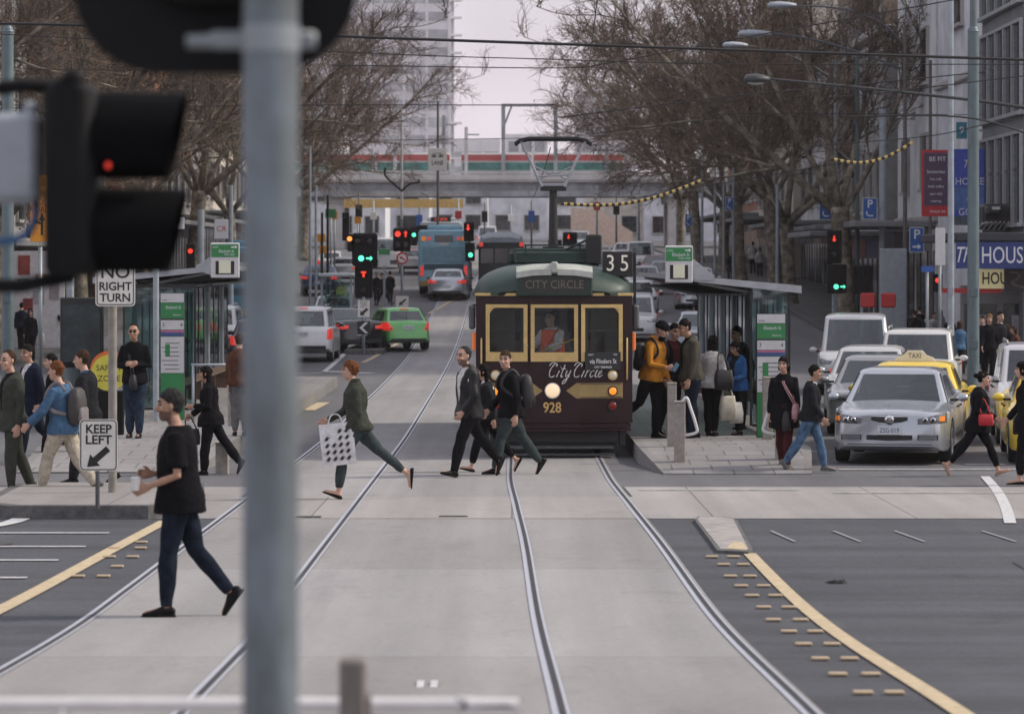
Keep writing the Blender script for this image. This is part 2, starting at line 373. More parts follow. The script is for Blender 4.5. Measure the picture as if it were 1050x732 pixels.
# painted lines
def line(pts,wd,mt,dz=.012):
    b=MB(); b.m(mt)
    pts=smoothline([(x,y,0) for x,y in pts],8)
    for i in range(len(pts)-1):
        a,c=pts[i],pts[i+1]; d=(c-a); d.z=0; d.normalize(); n=Vector((-d.y,d.x,0))*(wd/2)
        q=[a+n,a-n,c-n,c+n]; b.add([(v.x,v.y,zg(v.y)+dz) for v in q],[(0,1,2,3)])
    return tag(b.build('road_marking'),kind='structure')
line([(2.42,34.8),(2.44,30),(2.5,25),(2.58,20),(2.62,15)],.13,g_yel)
line([(-4.05,39.9),(-4.18,33),(-4.28,27),(-4.36,21),(-4.4,15)],.16,g_yel)
for yy,x1 in((547,112),(561,88),(575,60),(593,28)):
    Y=yof(yy); line([(gx(x1,Y),Y),(gx(x1,Y)-3.2,Y)],.14,g_wht)
line([(-9.2,40.3),(-8.1,40.3)],.3,g_wht); Y=yof(535); line([(gx(-30,Y),yof(548)),(gx(12,yof(536)),yof(536)),(gx(40,yof(520)),yof(520))],.22,g_wht)
for y0,y1,xx in((492,535,0),):
    line([(gx(1010,yof(489)),yof(489)),(gx(1022,yof(503)),yof(503)),(gx(1031,yof(520)),yof(520)),(gx(1036,yof(537)),yof(537))],.14,g_wht)
for (xa,xb,yy) in((655,820,503),(855,1050,506),(730,775,484),(860,1060,482),(990,1030,477)):
    Y=yof(yy); line([(gx(xa,Y),Y),(gx(xb,Y),Y)],.22 if yy>500 else .3,mat('worn_white_paint',(.4,.4,.41),.8,var=.3,scale=7),.013)
for xa in(795,860,924,1015):
    Y=yof(549); line([(gx(xa,Y),yof(545)),(gx(xa+12,Y),yof(556))],.04,mat('faint_paint',(.26,.26,.27),.8),.012)
for (x0,y0,x1,y1,wd) in((333,381,353,363,.16),(333,381,380,383,.5),(372,372,408,352,.16),(300,383,330,383,.3),(300,398,325,398,.3),(316,421,332,413,.3)):
    a,c=yof(y0),yof(y1); line([(gx(x0,a),a),(gx(x1,c),c)],wd,g_yel if wd==.16 and x0==372 or x0==316 else g_wht)
a,c=yof(322),yof(296); line([(gx(440,a),a),(gx(490,c),c)],.2,g_yel)
for px,py,dx in((705,318,-4),(672,322,-3),(725,352,4)):
    Y=yof(py); line([(gx(px,Y),Y),(gx(px+dx,yof(py-10)),yof(py-10))],.15,g_wht)
# amber rumble blocks beside the yellow lines
def blocks(rows,where):
    for (py,*xs) in rows:
        for i,px in enumerate(xs):
            Y=yof(py); bb=MB(); bb.m(g_amb).box((0,0,0),(.125,.085,.02),bev=.006)
            o=bb.build('rumble_block',loc=(gx(px,Y),Y,zg(Y)+.016)); tag(o,'amber raised rumble block in the double row '+where,'road block','amber rumble blocks')
blocks([(572,730,752),(580,742,762),(592,749,769),(602,760,783),(612,771,795),(624,783,809),(637,793,821),(649,809,836),(662,824,853),(677,841,871),(693,859,893),(712,885,917)],'left of the yellow line on the right')
blocks([(557,145),(563,118,144),(572,112,136),(582,120),(592,80,106)],'right of the yellow line on the left')
for px,py,rz_ in((858,598,.1),(1013,640,.7)):
    Y=yof(py); bb=MB(); bb.m(mat('rag',(.02,.02,.022),.9)); vs=[]
    bb.loft([[(x*1,y*.6,.002),(x*.9+.02,y*.5,.03*abs(math.sin(x*30))+.006)] for x,y in((-.06,-.05),(-.02,.05),(.03,-.03),(.07,.04))],cap=False,closed=False)
    bb.loft([[(.1*math.cos(t)*(1+.3*math.sin(3*t)),.05*math.sin(t),.004) for t in [k*.524 for k in range(12)]],[(.07*math.cos(t),.035*math.sin(t)*(1+.4*math.sin(5*t)),.022) for t in [k*.524 for k in range(12)]]])
    if px<900: tag(bb.build('dark_rag',loc=(gx(px,Y),Y,zg(Y)+.004),rz=rz_),'small flattened dark rag lying on the right-hand asphalt','litter')
# patches, crack seal and covers: wear of the road surface
wr=random.Random(5); pd_=ground_mat('asphalt_patch',(.062,.062,.068),(.045,.045,.05),None,stain=.4); pc_=0
for xa,xb,ya,yb,m_ in((-6.9,-5.2,30.5,33.5,pd_),):
    b=MB().m(m_); pl=[(xa+(xb-xa)*u+wr.uniform(-.05,.05),ya+(yb-ya)*v+wr.uniform(-.08,.08)) for u,v in((0,0),(.5,.01),(1,0),(1,.5),(1,1),(.5,.99),(0,1),(0,.5))]
    poly_slab(b,pl,.0085,.004); tag(b.build('road_patch'),kind='structure')
sealm=mat('crack_seal',(.030,.030,.033),.55,var=.2)
for x0,y0,n,dx,dy in((4.2,22,9,.10,1.3),(9.0,31,7,.2,1.1),(-6.0,27,8,-.12,1.2)):
    p_=[(x0,y0)]
    for k in range(n): p_.append((p_[-1][0]+dx+wr.uniform(-.14,.14),p_[-1][1]+dy+wr.uniform(-.12,.12)))
    line(p_,.022 if x0>2 or x0<-4 else .012,sealm,.0135)
for x0,y0 in((6.9,29.6),(-5.6,36.2)):
    b=MB().m(mat('cover_iron',(.07,.068,.066),.6,metal=.4,var=.25,scale=14,bump=.5,bscale=40)); poly_slab(b,[(x0+.3*math.cos(k*.3491),y0+.3*math.sin(k*.3491)) for k in range(18)],.015,.01); tag(b.build('manhole_cover'),'round iron manhole cover in the '+('right-hand asphalt' if x0>0 else 'left asphalt beside the yellow line'),'manhole cover')
# islands
b=MB(); b.m(g_kerb); poly_slab(b,[(-5.95,40.35),(-4.3,40.35),(-4.12,40.6),(-4.08,41.3),(-4.1,45.5),(-6.6,45.5),(-6.4,41)],.16,.2); b.m(g_cross); poly_slab(b,[(-5.85,40.5),(-4.36,40.5),(-4.22,40.7),(-4.2,41.3),(-4.2,45.4),(-6.45,45.4),(-6.28,41.05)],.164,.003)
tag(b.build('traffic_island'),kind='structure')
b=MB(); b.m(g_kerb); poly_slab(b,[(2.1,34.9),(2.4,34.7),(2.47,35),(2.62,39.8),(2.5,40.35),(2.2,40.35),(2.13,39.8)],.035,.15); b.m(g_kerbtop); poly_slab(b,[(2.14,35.05),(2.39,34.85),(2.43,35.1),(2.58,39.8),(2.47,40.25),(2.22,40.25),(2.16,39.8)],.039,.003)
b.m(g_yel); poly_slab(b,[(2.2,35.06),(2.39,34.9),(2.42,35.1),(2.43,36.0),(2.33,36.0)],.042,.002); tag(b.build('traffic_island'),kind='structure')
Y=yof(362); b=MB(); b.m(g_kerb); poly_slab(b,[(gx(355,Y),Y-1.2),(gx(394,Y),Y-1.2),(gx(396,Y),Y+4),(gx(362,Y),Y+4)],.15,.2); tag(b.build('traffic_island'),kind='structure')
# kerbed footpaths
def foot(y): return 0.13
for nm,xa,xb in(('footpath',-24,-15.5),('footpath',12.2,30)):
    g_pave2=ground_mat('footpath_asphalt',(.15,.15,.155),(.10,.10,.105),None,grain=.2,stain=.5,joint=(1.2,1.2,.014,.5)) if 'footpath_asphalt' not in MATS else MATS['footpath_asphalt']
    b=MB(); strip('',xa,xb,47,420,.13,g_pave2,2,b,.16); tag(b.build(nm),kind='structure')
# tram stop platforms with ramps at the near end
def platform(xl,xr,y0,y1,ramp,h,x0=None,x1=None):
    b=MB(); b.m(g_pave)
    ys=[y for y in knots(y0,y1)]
    vs=[];fs=[]
    for y in ys:
        t=min(1,(y-y0)/ramp); z=zg(y)+.02+(h-.02)*t; e=(1-t)
        a=xl+((x0 if x0 is not None else xl)-xl)*e; c=xr+((x1 if x1 is not None else xr)-xr)*e
        vs+=[(a,y,zg(y)-.1),(a,y,z),(a+.12,y,z+.001),(c-.12,y,z+.001),(c,y,z),(c,y,zg(y)-.1)]
    for j in range(len(ys)-1):
        for i in range(5): fs.append((j*6+i,(j+1)*6+i,(j+1)*6+i+1,j*6+i+1)[::-1])
    b.add(vs,fs); n=len(fs)
    b.add([vs[i] for i in range(6)],[(0,1,2,3,4,5)]); o=b.build('platform')
    o.data.materials.append(ground_mat('platform_edge',(.27,.265,.26),(.2,.195,.19),None,stain=.4) if 'platform_edge' not in MATS else MATS['platform_edge'])
    for k in range(n):
        if k%5 in(0,1,3,4): o.data.polygons[k].material_index=1
    return tag(o,kind='structure')
platform(2.0,4.72,50.6,95,3.2,.27,2.25,4.45)
platform(-7.6,-4.6,51.0,90,4.0,.27,-7.4,-4.7)
# ================================================================ heritage tram
def make_tram():
    mar=mat('maroon_paint',(.020,.0045,.0065),.4,var=.2,scale=3,coat=.1,spec=.3); grn=mat('roof_green',(.018,.045,.036),.5,var=.18,scale=4,bump=.08,bscale=12)
    cre=mat('cream_paint',(.62,.44,.17),.45,var=.1,scale=9); gold=mat('gold_paint',(.33,.235,.09),.45,var=.12,scale=8); blk=mat('black_iron',(.012,.012,.014),.5,var=.2,scale=8)
    gry=mat('visor_grey',(.40,.42,.38),.55,var=.15,scale=6); dkg=mat('dark_green_iron',(.012,.035,.028),.5,var=.2); chrome=mat('chrome',(.7,.7,.72),.15,metal=1,var=0)
    gl=glass('tram_glass',(.97,1,1),.0,.98); inn=mat('tram_inside',(.13,.11,.09),.7); wood=mat('seat_wood',(.16,.09,.05),.6)
    Y0=55.6; t=empty('tram',(0.69,Y0,zg(Y0)),0,'maroon and cream heritage tram numbered 928 with green domed roof, coming head-on','tram')
    def fm(u,off=0):        # front facets: plan point for lateral coordinate u
        a=abs(u)
        if a<=.41: return (u,-off)
        k=.3; n=(k/math.hypot(1,k),-1/math.hypot(1,k)); return (u+math.copysign(n[0]*off,u),(a-.41)*k+n[1]*off)
    def shell(b,z0,z1,us,th=.06,off=0):
        o=[fm(u,off) for u in us]; i=[(x*.96,y+th) for x,y in o][::-1]; b.prism(o+i,z0,z1,'z')
    U=[-1.28,-.41,.41,1.28]
    b=MB().m(mar)
    shell(b,.62,1.60,U); shell(b,2.50,2.66,U)
    for s in(-1,1):
        for a,c in((1.10,1.28),(.38,.43)):
            us=sorted([s*a,.41*s,s*c]) if a<.41 else sorted([s*a,s*c]); shell(b,1.598,2.502,us,.07,-.002)
        b.box((s*1.25,7.3,1.08),(.06,14,.92)); b.box((s*1.25,7.3,2.58),(.06,14,.16))
        for k in range(13): b.box((s*1.25,.5+k*1.13,2.05),(.06,.12,1.0))
    b.box((0,14.3,1.6),(2.5,.06,2.0)); b.box((0,7.3,.58),(2.44,13.6,.08))
    body=b.build('body',t)
    b=MB().m(mar); shell(b,.585,.625,U,.1,.02)
    for z0,z1 in((.50,.575),(.45,.49)): shell(b,z0,z1,[-1.25,-.41,.41,1.25],.12,.012)
    b.build('bumper',t)
    b=MB().m(cre)
    for us in([-1.29,-.62],[.62,1.29]): shell(b,2.655,2.70,us,.05,.03)
    for s in(-1,1): b.box((s*1.285,7.3,2.675),(.03,13.4,.04))
    b.build('cornice_strip',t)
    # roof dome
    b=MB().m(grn,True); rings=[]
    for y,sx,h in((-.06,.70,.05),(-.02,.84,.16),(.10,.92,.28),(.3,.97,.38),(.7,1,.45),(1.4,1,.49),(3,1,.5),(13,1,.5),(14,.95,.4),(14.4,.8,.05)):
        yy=lambda a:(abs(a)-.41)*.3 if abs(a)>.41 and y<.5 else 0
        ring=[]
        for k in range(25):
            a=math.pi*k/24; cx=math.cos(a); cz=math.sin(a); x=1.30*sx*math.copysign(abs(cx)**.8,cx); ring.append((x,y+max(0,yy(x)),2.69+h*cz**.75))
        ring+= [(-1.30*sx,y+max(0,yy(1.3*sx)),2.66),(1.30*sx,y+max(0,yy(1.3*sx)),2.66)]
        rings.append(ring)
    b.loft(rings); b.build('roof',t,ang=50)
    # destination box and visor
    b=MB().m(dkg); b.box((0,.10,2.83),(1.24,.42,.36),bev=.02); db=b.build('destination_box',t)
    b=MB().m(mat('blind_black',(.02,.022,.02),.35)); b.box((0,-.112,2.83),(1.06,.012,.24)); b.build('blind',db)
    text('CITY CIRCLE',.19,mat('blind_lettering',(.17,.15,.12),.6,var=.2),parent=db,loc=(0,-.125,2.835),sx=.88,ext=.002)
    b=MB().m(gry,True)
    for s in(-1,1):
        b.loft([[(s*x,yy_,zz+dz) for yy_,zz in((-.17,2.965),(-.15,3.06),(-.02,3.13),(.25,3.15),(.25,3.10),(-.02,3.07),(-.11,3.0),(-.13,2.96))] for x,dz in((.05,.03),(.35,.02),(.62,-.02))][::s])
    b.m(gry); b.box((0,-.05,3.12),(.11,.3,.18),bev=.02); b.build('visor',t,ang=40)
    # front windows
    def window(u0,u1,arch):
        u0_,u1_=u0,u1; z0,z1=1.585,2.515; fw=.062
        def q(b,a0,a1,c0,c1,o0=-.05,o1=.025):
            o=[fm(a0,o1),fm(a1,o1)]; i=[fm(a1,o0),fm(a0,o0)]; b.prism(o+i,c0,c1,'z')
        b=MB().m(cre); q(b,u0,u0+fw,z0,z1); q(b,u1-fw,u1,z0,z1); q(b,u0+fw,u1-fw,z0,z0+.15); q(b,u0+fw,u1-fw,z1-.055,z1)
        if arch:
            for (ua,ub,zz) in((u0+fw,u0+fw+.10,0),(u1-fw-.10,u1-fw,0)):
                if (ua>0)==(ub>u1-fw-.05): 
                    n=6
                    for k in range(n):
                        x0=ua+(ub-ua)*k/n; x1=ua+(ub-ua)*(k+1)/n; tt=(k+.5)/n if ua>0 else 1-(k+.5)/n; q(b,x0,x1,z1-.055-.10*tt*tt,z1-.05,-.04,.02)
        f=b.build('window_frame',t)
        b=MB().m(gl); o=[fm(u0+fw,-.022),fm(u1-fw,-.022)]; i=[fm(u1-fw,-.03),fm(u0+fw,-.03)]; b.prism(o+i,z0+.15,z1-.055,'z'); b.build('pane',f)
        if arch:
            b=MB().m(blk); q(b,u0+fw,u1-fw,2.08,2.10,-.02,.0); q(b,u1-fw-.05 if u0<0 else u0+fw,u1-fw if u0<0 else u0+fw+.05,1.74,2.45,-.02,-.005); b.build('glazing_bar',f)
        else:
            b=MB().m(blk); b.tube([(.25,-.03,2.46),(.05,-.035,2.1),(-.12,-.035,1.83)],.008,5); b.build('wiper',f)
    window(-1.11,-.43,1); window(-.385,.385,0); window(.43,1.11,1)
    # gold band with arrowheads
    for s in(-1,1):
        b=MB().m(gold)
        o=[fm(s*1.12,.004),fm(s*.41,.004)]; i=[fm(s*.41,-.01),fm(s*1.12,-.01)]; pl=o+i
        b.prism(pl if s<0 else pl[::-1],.985,1.235,'z')
        b.prism([(s*.41,.985),(s*.36,.985),(s*.19,1.11),(s*.36,1.235),(s*.41,1.235)][::s],-.005,.01)
        bn=b.build('band',t); b=MB().m(mat('band_line',(.02,.01,.01),.5))
        for z in(1.0,1.22):
            o=[fm(s*1.10,.007),fm(s*.42,.007)]; i=[fm(s*.42,.0),fm(s*1.10,.0)]; pl=o+i; b.prism(pl if s<0 else pl[::-1],z-.006,z+.006,'z')
        b.build('band_trim',bn)
    # lamps
    b=MB().m(chrome,True); b.cyl((-.03,.02,1.115),(-.03,-.05,1.115),.13,28); h=b.build('headlight',t,ang=40)
    b=MB().m(mat('headlight_glow',(.9,.8,.6),.2,emit=(1,.66,.36),estr=.42,var=0),True); b.ball((-.03,-.05,1.115),(.115,.035,.115),20,10); b.build('lens',h)
    for s in(-1,1):
        for z,e,c,st in((1.36,(1,.85,.6),(.6,.55,.45),.06),(1.10,(1,.30,.02),(.7,.2,.03),.7),(.86,(1,.03,.01),(.16,.008,.008),.03)):
            y=fm(.95)[1]; nm='lamp'
            b=MB().m(cre if z>1.3 else blk,True); b.cyl((s*.95,y+.03,z),(s*.955,y-.035,z),.082,18); l=b.build('marker_lamp',t,ang=40)
            b=MB().m(mat('lamp_%d'%int(z*100),c,.25,emit=e,estr=st,var=0),True); b.ball((s*.955,y-.035,z),(.062,.025,.062),14,8); b.build('lens',l)
        b=MB().m(mat('indicator_amber',(.5,.12,.03),.3,emit=(1,.24,.03),estr=.25,var=0)); b.box((s*1.315,.55,1.9),(.06,.1,.30),bev=.02); b.build('side_indicator',t)
        b=MB().m(mat('mirror_back',(.10,.10,.11),.5)); b.box((s*1.345,.5,2.3),(.11,.16,.40),bev=.03); b.tube([(s*1.25,.6,2.5),(s*1.34,.52,2.5)],.015,6); b.build('mirror',t)
        b=MB().m(cre,True); yv=fm(1.2)[1]-.05; b.tube([(s*1.19,yv+.06,1.28),(s*1.19,yv,1.31),(s*1.19,yv,1.93),(s*1.19,yv+.06,1.96)],.016,6); b.build('grab_rail',t)
    # writing
    text('928',.235,mat('gold_number',(.62,.40,.14),.4,var=.05),'number',t,(-.035,-.002,.83),sx=.85,ext=.004,bold=.004)
    b=MB().m(mat('board_black',(.012,.014,.018),.5)); o=[fm(.49,.05),fm(1.07,.05)]; i=[fm(1.07,.027),fm(.49,.027)]; b.prism(o+i,1.45,1.74,'z'); bd=b.build('route_board',t)
    an=math.atan2(.3,1); p=fm(.78,.056); wt=mat('white_letter',(.75,.75,.74),.5,var=0)
    text('via Flinders St',.108,wt,'lettering',bd,(p[0],p[1],1.585),(R(90),0,an),.002,sx=.76); text('CITY TERMINUS',.05,wt,'lettering',bd,(p[0],p[1],1.49),(R(90),0,an),.002,sx=.85)
    for dx in(-.2,.2): text('NEXT' if dx<0 else 'TRIP',.035,wt,'lettering',bd,(p[0]+dx,p[1]+dx*.3,1.695),(R(90),0,an),.002)
    CAP=[[(.30,.66),(.34,.78),(.24,.84),(.10,.70),(.0,.42),(.04,.12),(.18,.02),(.34,.12)],[(-.10,.70),(-.02,.86),(.12,.90),(.30,.80)]]
    def sh(l,dx): return [[(x+dx,z) for x,z in st] for st in l]
    II=[[(0,.02),(.03,.20),(.08,.42)],[(.115,.60),(.125,.64)]]
    TT=[[(.20,.08),(.12,.03),(.08,.15),(.16,.78)],[(.0,.50),(.26,.54)]]
    YY=[[(.06,.44),(.03,.20),(.08,.05),(.20,.20)],[(.27,.44),(.20,.05),(.10,-.30),(-.04,-.36),(.02,-.18),(.28,.08)]]
    RR=[[(0,.02),(.03,.20),(.07,.44)],[(.055,.28),(.13,.42),(.21,.40)]]
    CC=[[(.21,.34),(.15,.43),(.05,.32),(.03,.12),(.10,.02),(.22,.12)]]
    LL=[[(.02,.14),(.16,.55),(.18,.84),(.10,.70),(.05,.15),(.10,.02),(.17,.08)]]
    EE=[[(.02,.18),(.16,.28),(.15,.42),(.06,.34),(.03,.12),(.10,.02),(.26,.14)]]
    SCR=sh(CAP,0)+sh(II,.46)+sh(TT,.62)+sh(YY,.92)+sh(CAP,1.42)+sh(II,1.88)+sh(RR,2.07)+sh(CC,2.33)+sh(LL,2.60)+sh(EE,2.80)
    b=MB().m(mat('script_white',(.72,.70,.68),.5,var=.05))
    for st in SCR:
        pts=[]
        for v in smoothline([(x,z,0) for x,z in st],5):
            u=-.10+v.x*.285+v.y*.07; x,y=fm(u,.006); pts.append((x,y,1.325+v.y*.27))
        b.tube(pts,[.0055+.0035*abs(math.sin(k*.55)) for k in range(len(pts))],5)
    b.build('script_lettering',t)
    # under front: lifeguard tray, bogie, steps
    b=MB().m(blk); b.box((0,.75,.36),(2.1,.9,.2)); b.box((0,1.6,.3),(1.9,2.4,.3)); b.box((0,10,.3),(1.9,3,.3)); b.box((0,5.5,.42),(2.2,4,.25))
    for s in(-1,1): b.box((s*1.12,.55,.36),(.1,.5,.3)); b.box((s*1.12,2.1,.36),(.22,1.1,.06)); b.box((s*1.0,.42,.22),(.06,.1,.3))
    b.build('underframe',t)
    b=MB().m(mat('tray_grey',(.10,.11,.115),.5,var=.2)); b.box((-.02,.32,.175),(2.0,.05,.045)); b.box((-.02,.38,.05),(2.05,.04,.04))
    for k in range(9): b.box((-.9+k*.22,.55,.07),(.03,.45,.025))
    b.build('lifeguard_tray',t)
    b=MB().m(cre); b.box((1.1,.42,.52),(.05,.05,.34)); b.box((1.02,.42,.40),(.03,.05,.14)); b.build('step_post',t)
    for y in(.95,2.45,9.6,11.2):
        for s in(-1,1):
            b=MB().m(blk,True); b.cyl((s*.72-.06,y,.36),(s*.72+.06,y,.36),.35,24); b.build('wheel',t,ang=40)
    # side glass, cabin
    b=MB().m(gl)
    for s in(-1,1): b.box((s*1.245,7.3,2.02),(.012,13.9,.98))
    b.build('side_glass',t)
    b=MB().m(inn); b.box((0,7,.64),(2.3,13.4,.04)); b.box((-.95,1.85,1.62),(.62,.05,1.9)); b.box((.95,1.85,1.62),(.62,.05,1.9)); b.box((0,1.85,2.5),(2.3,.05,.2)); b.build('cabin',t)
    for y in range(3,13,2):
        for s in(-1,1): MB().m(wood).box((s*.75,y,1.1),(.85,.42,.06)).box((s*.75,y+.2,1.38),(.85,.05,.6)).build('seat',t)
    b=MB().m(blk); b.box((-.5,.42,1.3),(.28,.24,.55),bev=.03); b.tube([(-.5,.42,1.6),(-.32,.36,1.62)],.014,6)
    b.build('controller',t)
    # roof gear
    b=MB().m(grn); b.box((-.02,2.6,3.28),(1.25,.5,.22),bev=.03); b.box((-.02,3.2,3.36),(1.28,1.2,.16),bev=.02); b.m(dkg); b.box((.02,2.3,3.49),(1.0,.03,.03)); b.box((-.46,2.3,3.4),(.03,.03,.2)); b.box((.46,2.3,3.4),(.03,.03,.2)); b.box((-.5,5,3.28),(.5,2,.2),bev=.03); b.build('roof_equipment',t)
    b=MB().m(blk); b.box((.70,2.6,3.42),(.26,.8,.50),bev=.02); b.tube([(.62,2.3,3.6),(.2,2.6,3.4)],.02,6); b.build('resistor_box',t)
    b=MB().m(blk); b.box((1.05,.62,3.17),(.50,.14,.42),bev=.012); b.box((1.33,.66,2.86),(.05,.05,1.0)); b.box((1.05,.70,2.94),(.06,.06,.1)); rb=b.build('route_box',t)
    text('3',.38,mat('route_digit',(.66,.63,.55),.5,emit=(1,.92,.75),estr=.12,var=0),'route_digit',rb,(.93,.545,3.175),sx=.85); text('5',.38,MATS['route_digit'],'route_digit',rb,(1.16,.545,3.175),sx=.85)
    # pantograph
    ym=3.2
    b=MB().m(blk,True); b.tube([(.02,ym,3.2),(.02,ym,4.48)],[.085,.065],12); b.m(blk); b.box((.02,ym,3.42),(.36,.5,.1)); b.box((.02,ym,4.47),(.44,.2,.08)); b.build('mast',t,ang=40)
    al=mat('panto_alloy',(.36,.37,.40),.4,metal=.5)
    b=MB().m(al)
    for s in(-1,1):
        for dy in(-.12,.12): b.tube([(.02+s*.19,ym+dy,4.5),(.02+s*.55,ym+dy*.4,5.28)],.024,6)
    b.tube([(-.19,ym,4.53),(.23,ym,4.53)],.03,6); b.tube([(-.25,ym-.1,4.68),(.29,ym-.1,4.70)],.014,6); b.tube([(-.22,ym,4.62),(.02,ym,4.76),(.26,ym,4.62)],.014,6); b.tube([(-.3,ym,4.85),(.02,ym,4.7),(.34,ym,4.85)],.012,6)
    b.build('pantograph_arm',t)
    b=MB().m(blk); pts=[(-.64,ym-.05,5.24),(-.56,ym-.05,5.30),(-.4,ym-.05,5.335),(.44,ym-.05,5.335),(.6,ym-.05,5.30),(.68,ym-.05,5.24)]; b.tube(pts,.03,6); b.tube([(x,ym+.1,z-.02) for x,_,z in pts],.028,6)
    for s in(-.5,.54): b.box((s,ym,5.3),(.04,.25,.07))
    b.build('collector_bow',t)
    return t
tram=make_tram()
# ================================================================ vehicles
def lerp_tab(tab,x):
    if x<=tab[0][0]: return tab[0][1]
    for i in range(len(tab)-1):
        if x<=tab[i+1][0]: t=(x-tab[i][0])/(tab[i+1][0]-tab[i][0]); return tab[i][1]*(1-t)+tab[i+1][1]*t
    return tab[-1][1]
KINDS_={ # L, W, H, top line, width line, (windscreen base, roof front, roof rear, back base), belt height, wheels
 'sedan':dict(L=4.8,W=1.88,H=1.47,top=[(0,.765),(.03,.80),(.14,.83),(.45,.86),(.8,.89),(1.3,.95),(3.95,1.0),(4.1,1.06),(4.7,1.04),(4.8,.92)],gh=(1.2,1.98,3.35,4.2),belt=.94,wh=(.92,3.78),tail='bar'),
 'hatch':dict(L=3.9,W=1.70,H=1.48,top=[(0,.765),(.03,.80),(.14,.835),(.4,.87),(.7,.90),(1.1,.97),(3.5,1.04),(3.8,1.0),(3.9,.86)],gh=(.98,1.75,3.25,3.78),belt=.96,wh=(.78,3.26),tail='side'),
 'suv':dict(L=4.7,W=1.88,H=1.76,top=[(0,.70),(.06,.84),(.3,.95),(.8,1.02),(1.25,1.10),(4.4,1.13),(4.6,1.1),(4.7,.95)],gh=(1.15,1.85,4.2,4.58),belt=1.06,wh=(.92,3.7),tail='tall'),
 'wagon':dict(L=4.85,W=1.86,H=1.50,top=[(0,.765),(.03,.80),(.14,.83),(.45,.86),(.8,.89),(1.3,.95),(4.4,1.0),(4.75,.98),(4.85,.86)],gh=(1.2,1.98,4.25,4.70),belt=.94,wh=(.92,3.78),tail='side'),
 'van':dict(L=4.9,W=1.90,H=1.98,top=[(0,.72),(.06,.88),(.3,1.02),(.6,1.10),(4.7,1.14),(4.85,1.1),(4.9,.95)],gh=(.45,1.15,4.72,4.86),belt=1.04,wh=(.85,3.85),tail='tall'),
 'ute':dict(L=5.0,W=1.84,H=1.48,top=[(0,.765),(.03,.80),(.14,.83),(.45,.86),(.8,.89),(1.3,.95),(4.3,1.02),(4.9,1.02),(5.0,.9)],gh=(1.2,1.98,2.55,3.0),belt=.94,wh=(.92,3.95),tail='tall'),
}
def car(kind,paint,loc,rz,label,front='plain',group=None,plate=None,detail=1,name=None,plate_bg=(.62,.64,.66),cat='car'):
    K=KINDS_[kind]; L,W,H=K['L'],K['W'],K['H']; hw=W/2; wb,rf,rr,rb=K['gh']; r=.33; RA=.385
    t=empty(name or {'sedan':'parked_sedan','hatch':'hatchback','suv':'off_road_wagon','wagon':'station_wagon','van':'white_van','ute':'pickup_truck'}[kind],loc,rz,label,cat,group)
    seegl=glass('car_window',(.62,.74,.74),.07,.62); gl=mat('car_glass',(.010,.016,.020),.02,var=.3,scale=1.2,spec=.55,coat=.5); blk=mat('car_plastic',(.016,.016,.017),.55,var=.1); tyre=mat('tyre_rubber',(.018,.018,.018),.85,var=.2,scale=20,bump=.2)
    rim=mat('alloy_rim',(.40,.41,.43),.35,metal=.7,var=.1); lens=mat('headlamp_glass',(.20,.21,.23),.12,var=.45,scale=22,metal=.3,coat=.6); red=mat('tail_lamp_red',(.45,.015,.02),.2,emit=(1,.05,.03),estr=.35,var=.2,scale=12,coat=.6); amb=mat('turn_lamp_amber',(.7,.2,.03),.25,emit=(1,.3,.05),estr=.25,var=.1)
    chrome=mat('chrome',(.7,.7,.72),.15,metal=1,var=0)
    big=kind in('suv','van'); cw=1.0
    wt=[(0,.74),(.04,.82),(.16,.90),(.4,.955),(.8,.985),(1.6,1),(L-1.2,1),(L-.5,.97),(L-.18,.91),(L-.05,.85),(L,.78)] if not big else [(0,.84),(.04,.90),(.14,.95),(.4,.98),(.9,1),(L-.6,1),(L-.15,.96),(L-.03,.92),(L,.88)]
    zlo=[(0,.30),(.15,.22),(L-.4,.24),(L,.34)] if not big else [(0,.36),(.2,.28),(L-.4,.3),(L,.42)]
    # ---- lower body
    S={0,.02,.06,.12,.2,.3,.45,.65,1.25,1.5,1.9,2.4,2.9,L-.6,L-.4,L-.25,L-.15,L-.08,L-.03,L}
    for w_ in K['wh']:
        for k in range(13): S.add(round(w_-RA*math.cos(math.pi*k/12),3))
        S.add(w_-RA-.01); S.add(w_+RA+.01)
    S=sorted(s for s in S if 0<=s<=L); rings=[]
    for s in S:
        w_=lerp_tab(wt,s)*hw; zt=lerp_tab(K['top'],s); zl=lerp_tab(zlo,s); za=zl
        for c in K['wh']:
            if abs(s-c)<RA: za=max(za,r+math.sqrt(max(0,RA*RA-(s-c)**2)))
        za=min(za,zt-.1); h=zt-za
        half=[(w_*.80,zl if za==zl else za),(w_*.97,za),(w_,za+.05 if za==zl else za+.015),(w_*1.0,za+h*.45),(w_*.985,za+h*.72),(w_*.955,zt-.055),(w_*.90,zt-.015),(w_*.72,zt+.008),(w_*.38,zt+.025)]
        ring=[(x,s,z) for x,z in half]+[(0,s,zt+.032)]+[(-x,s,z) for x,z in half[::-1]]
        rings.append(ring)
    b=MB().m(paint,True); b.loft(rings[::-1])
    # ---- greenhouse
    def ring(z,f,k,w_,cr=.12,bow=.06):
        pts=[]
        n=5
        for sx,sy,a0 in((1,-1,-90),(1,1,0),(-1,1,90),(-1,-1,180)):
            for i in range(n+1):
                a=R(a0+90*i/n); x=sx*(w_-cr)+cr*math.cos(a); y=(k-cr if sy>0 else f+cr)+cr*math.sin(a); y+=(-bow*(1-(x/w_)**2) if sy<0 else bow*.5*(1-(x/w_)**2)); pts.append((x,y,z))
        return pts
    wb_,wr=hw*.90,hw*(.70 if not big else .80); zb=K['belt']-.05; zr=H-.075
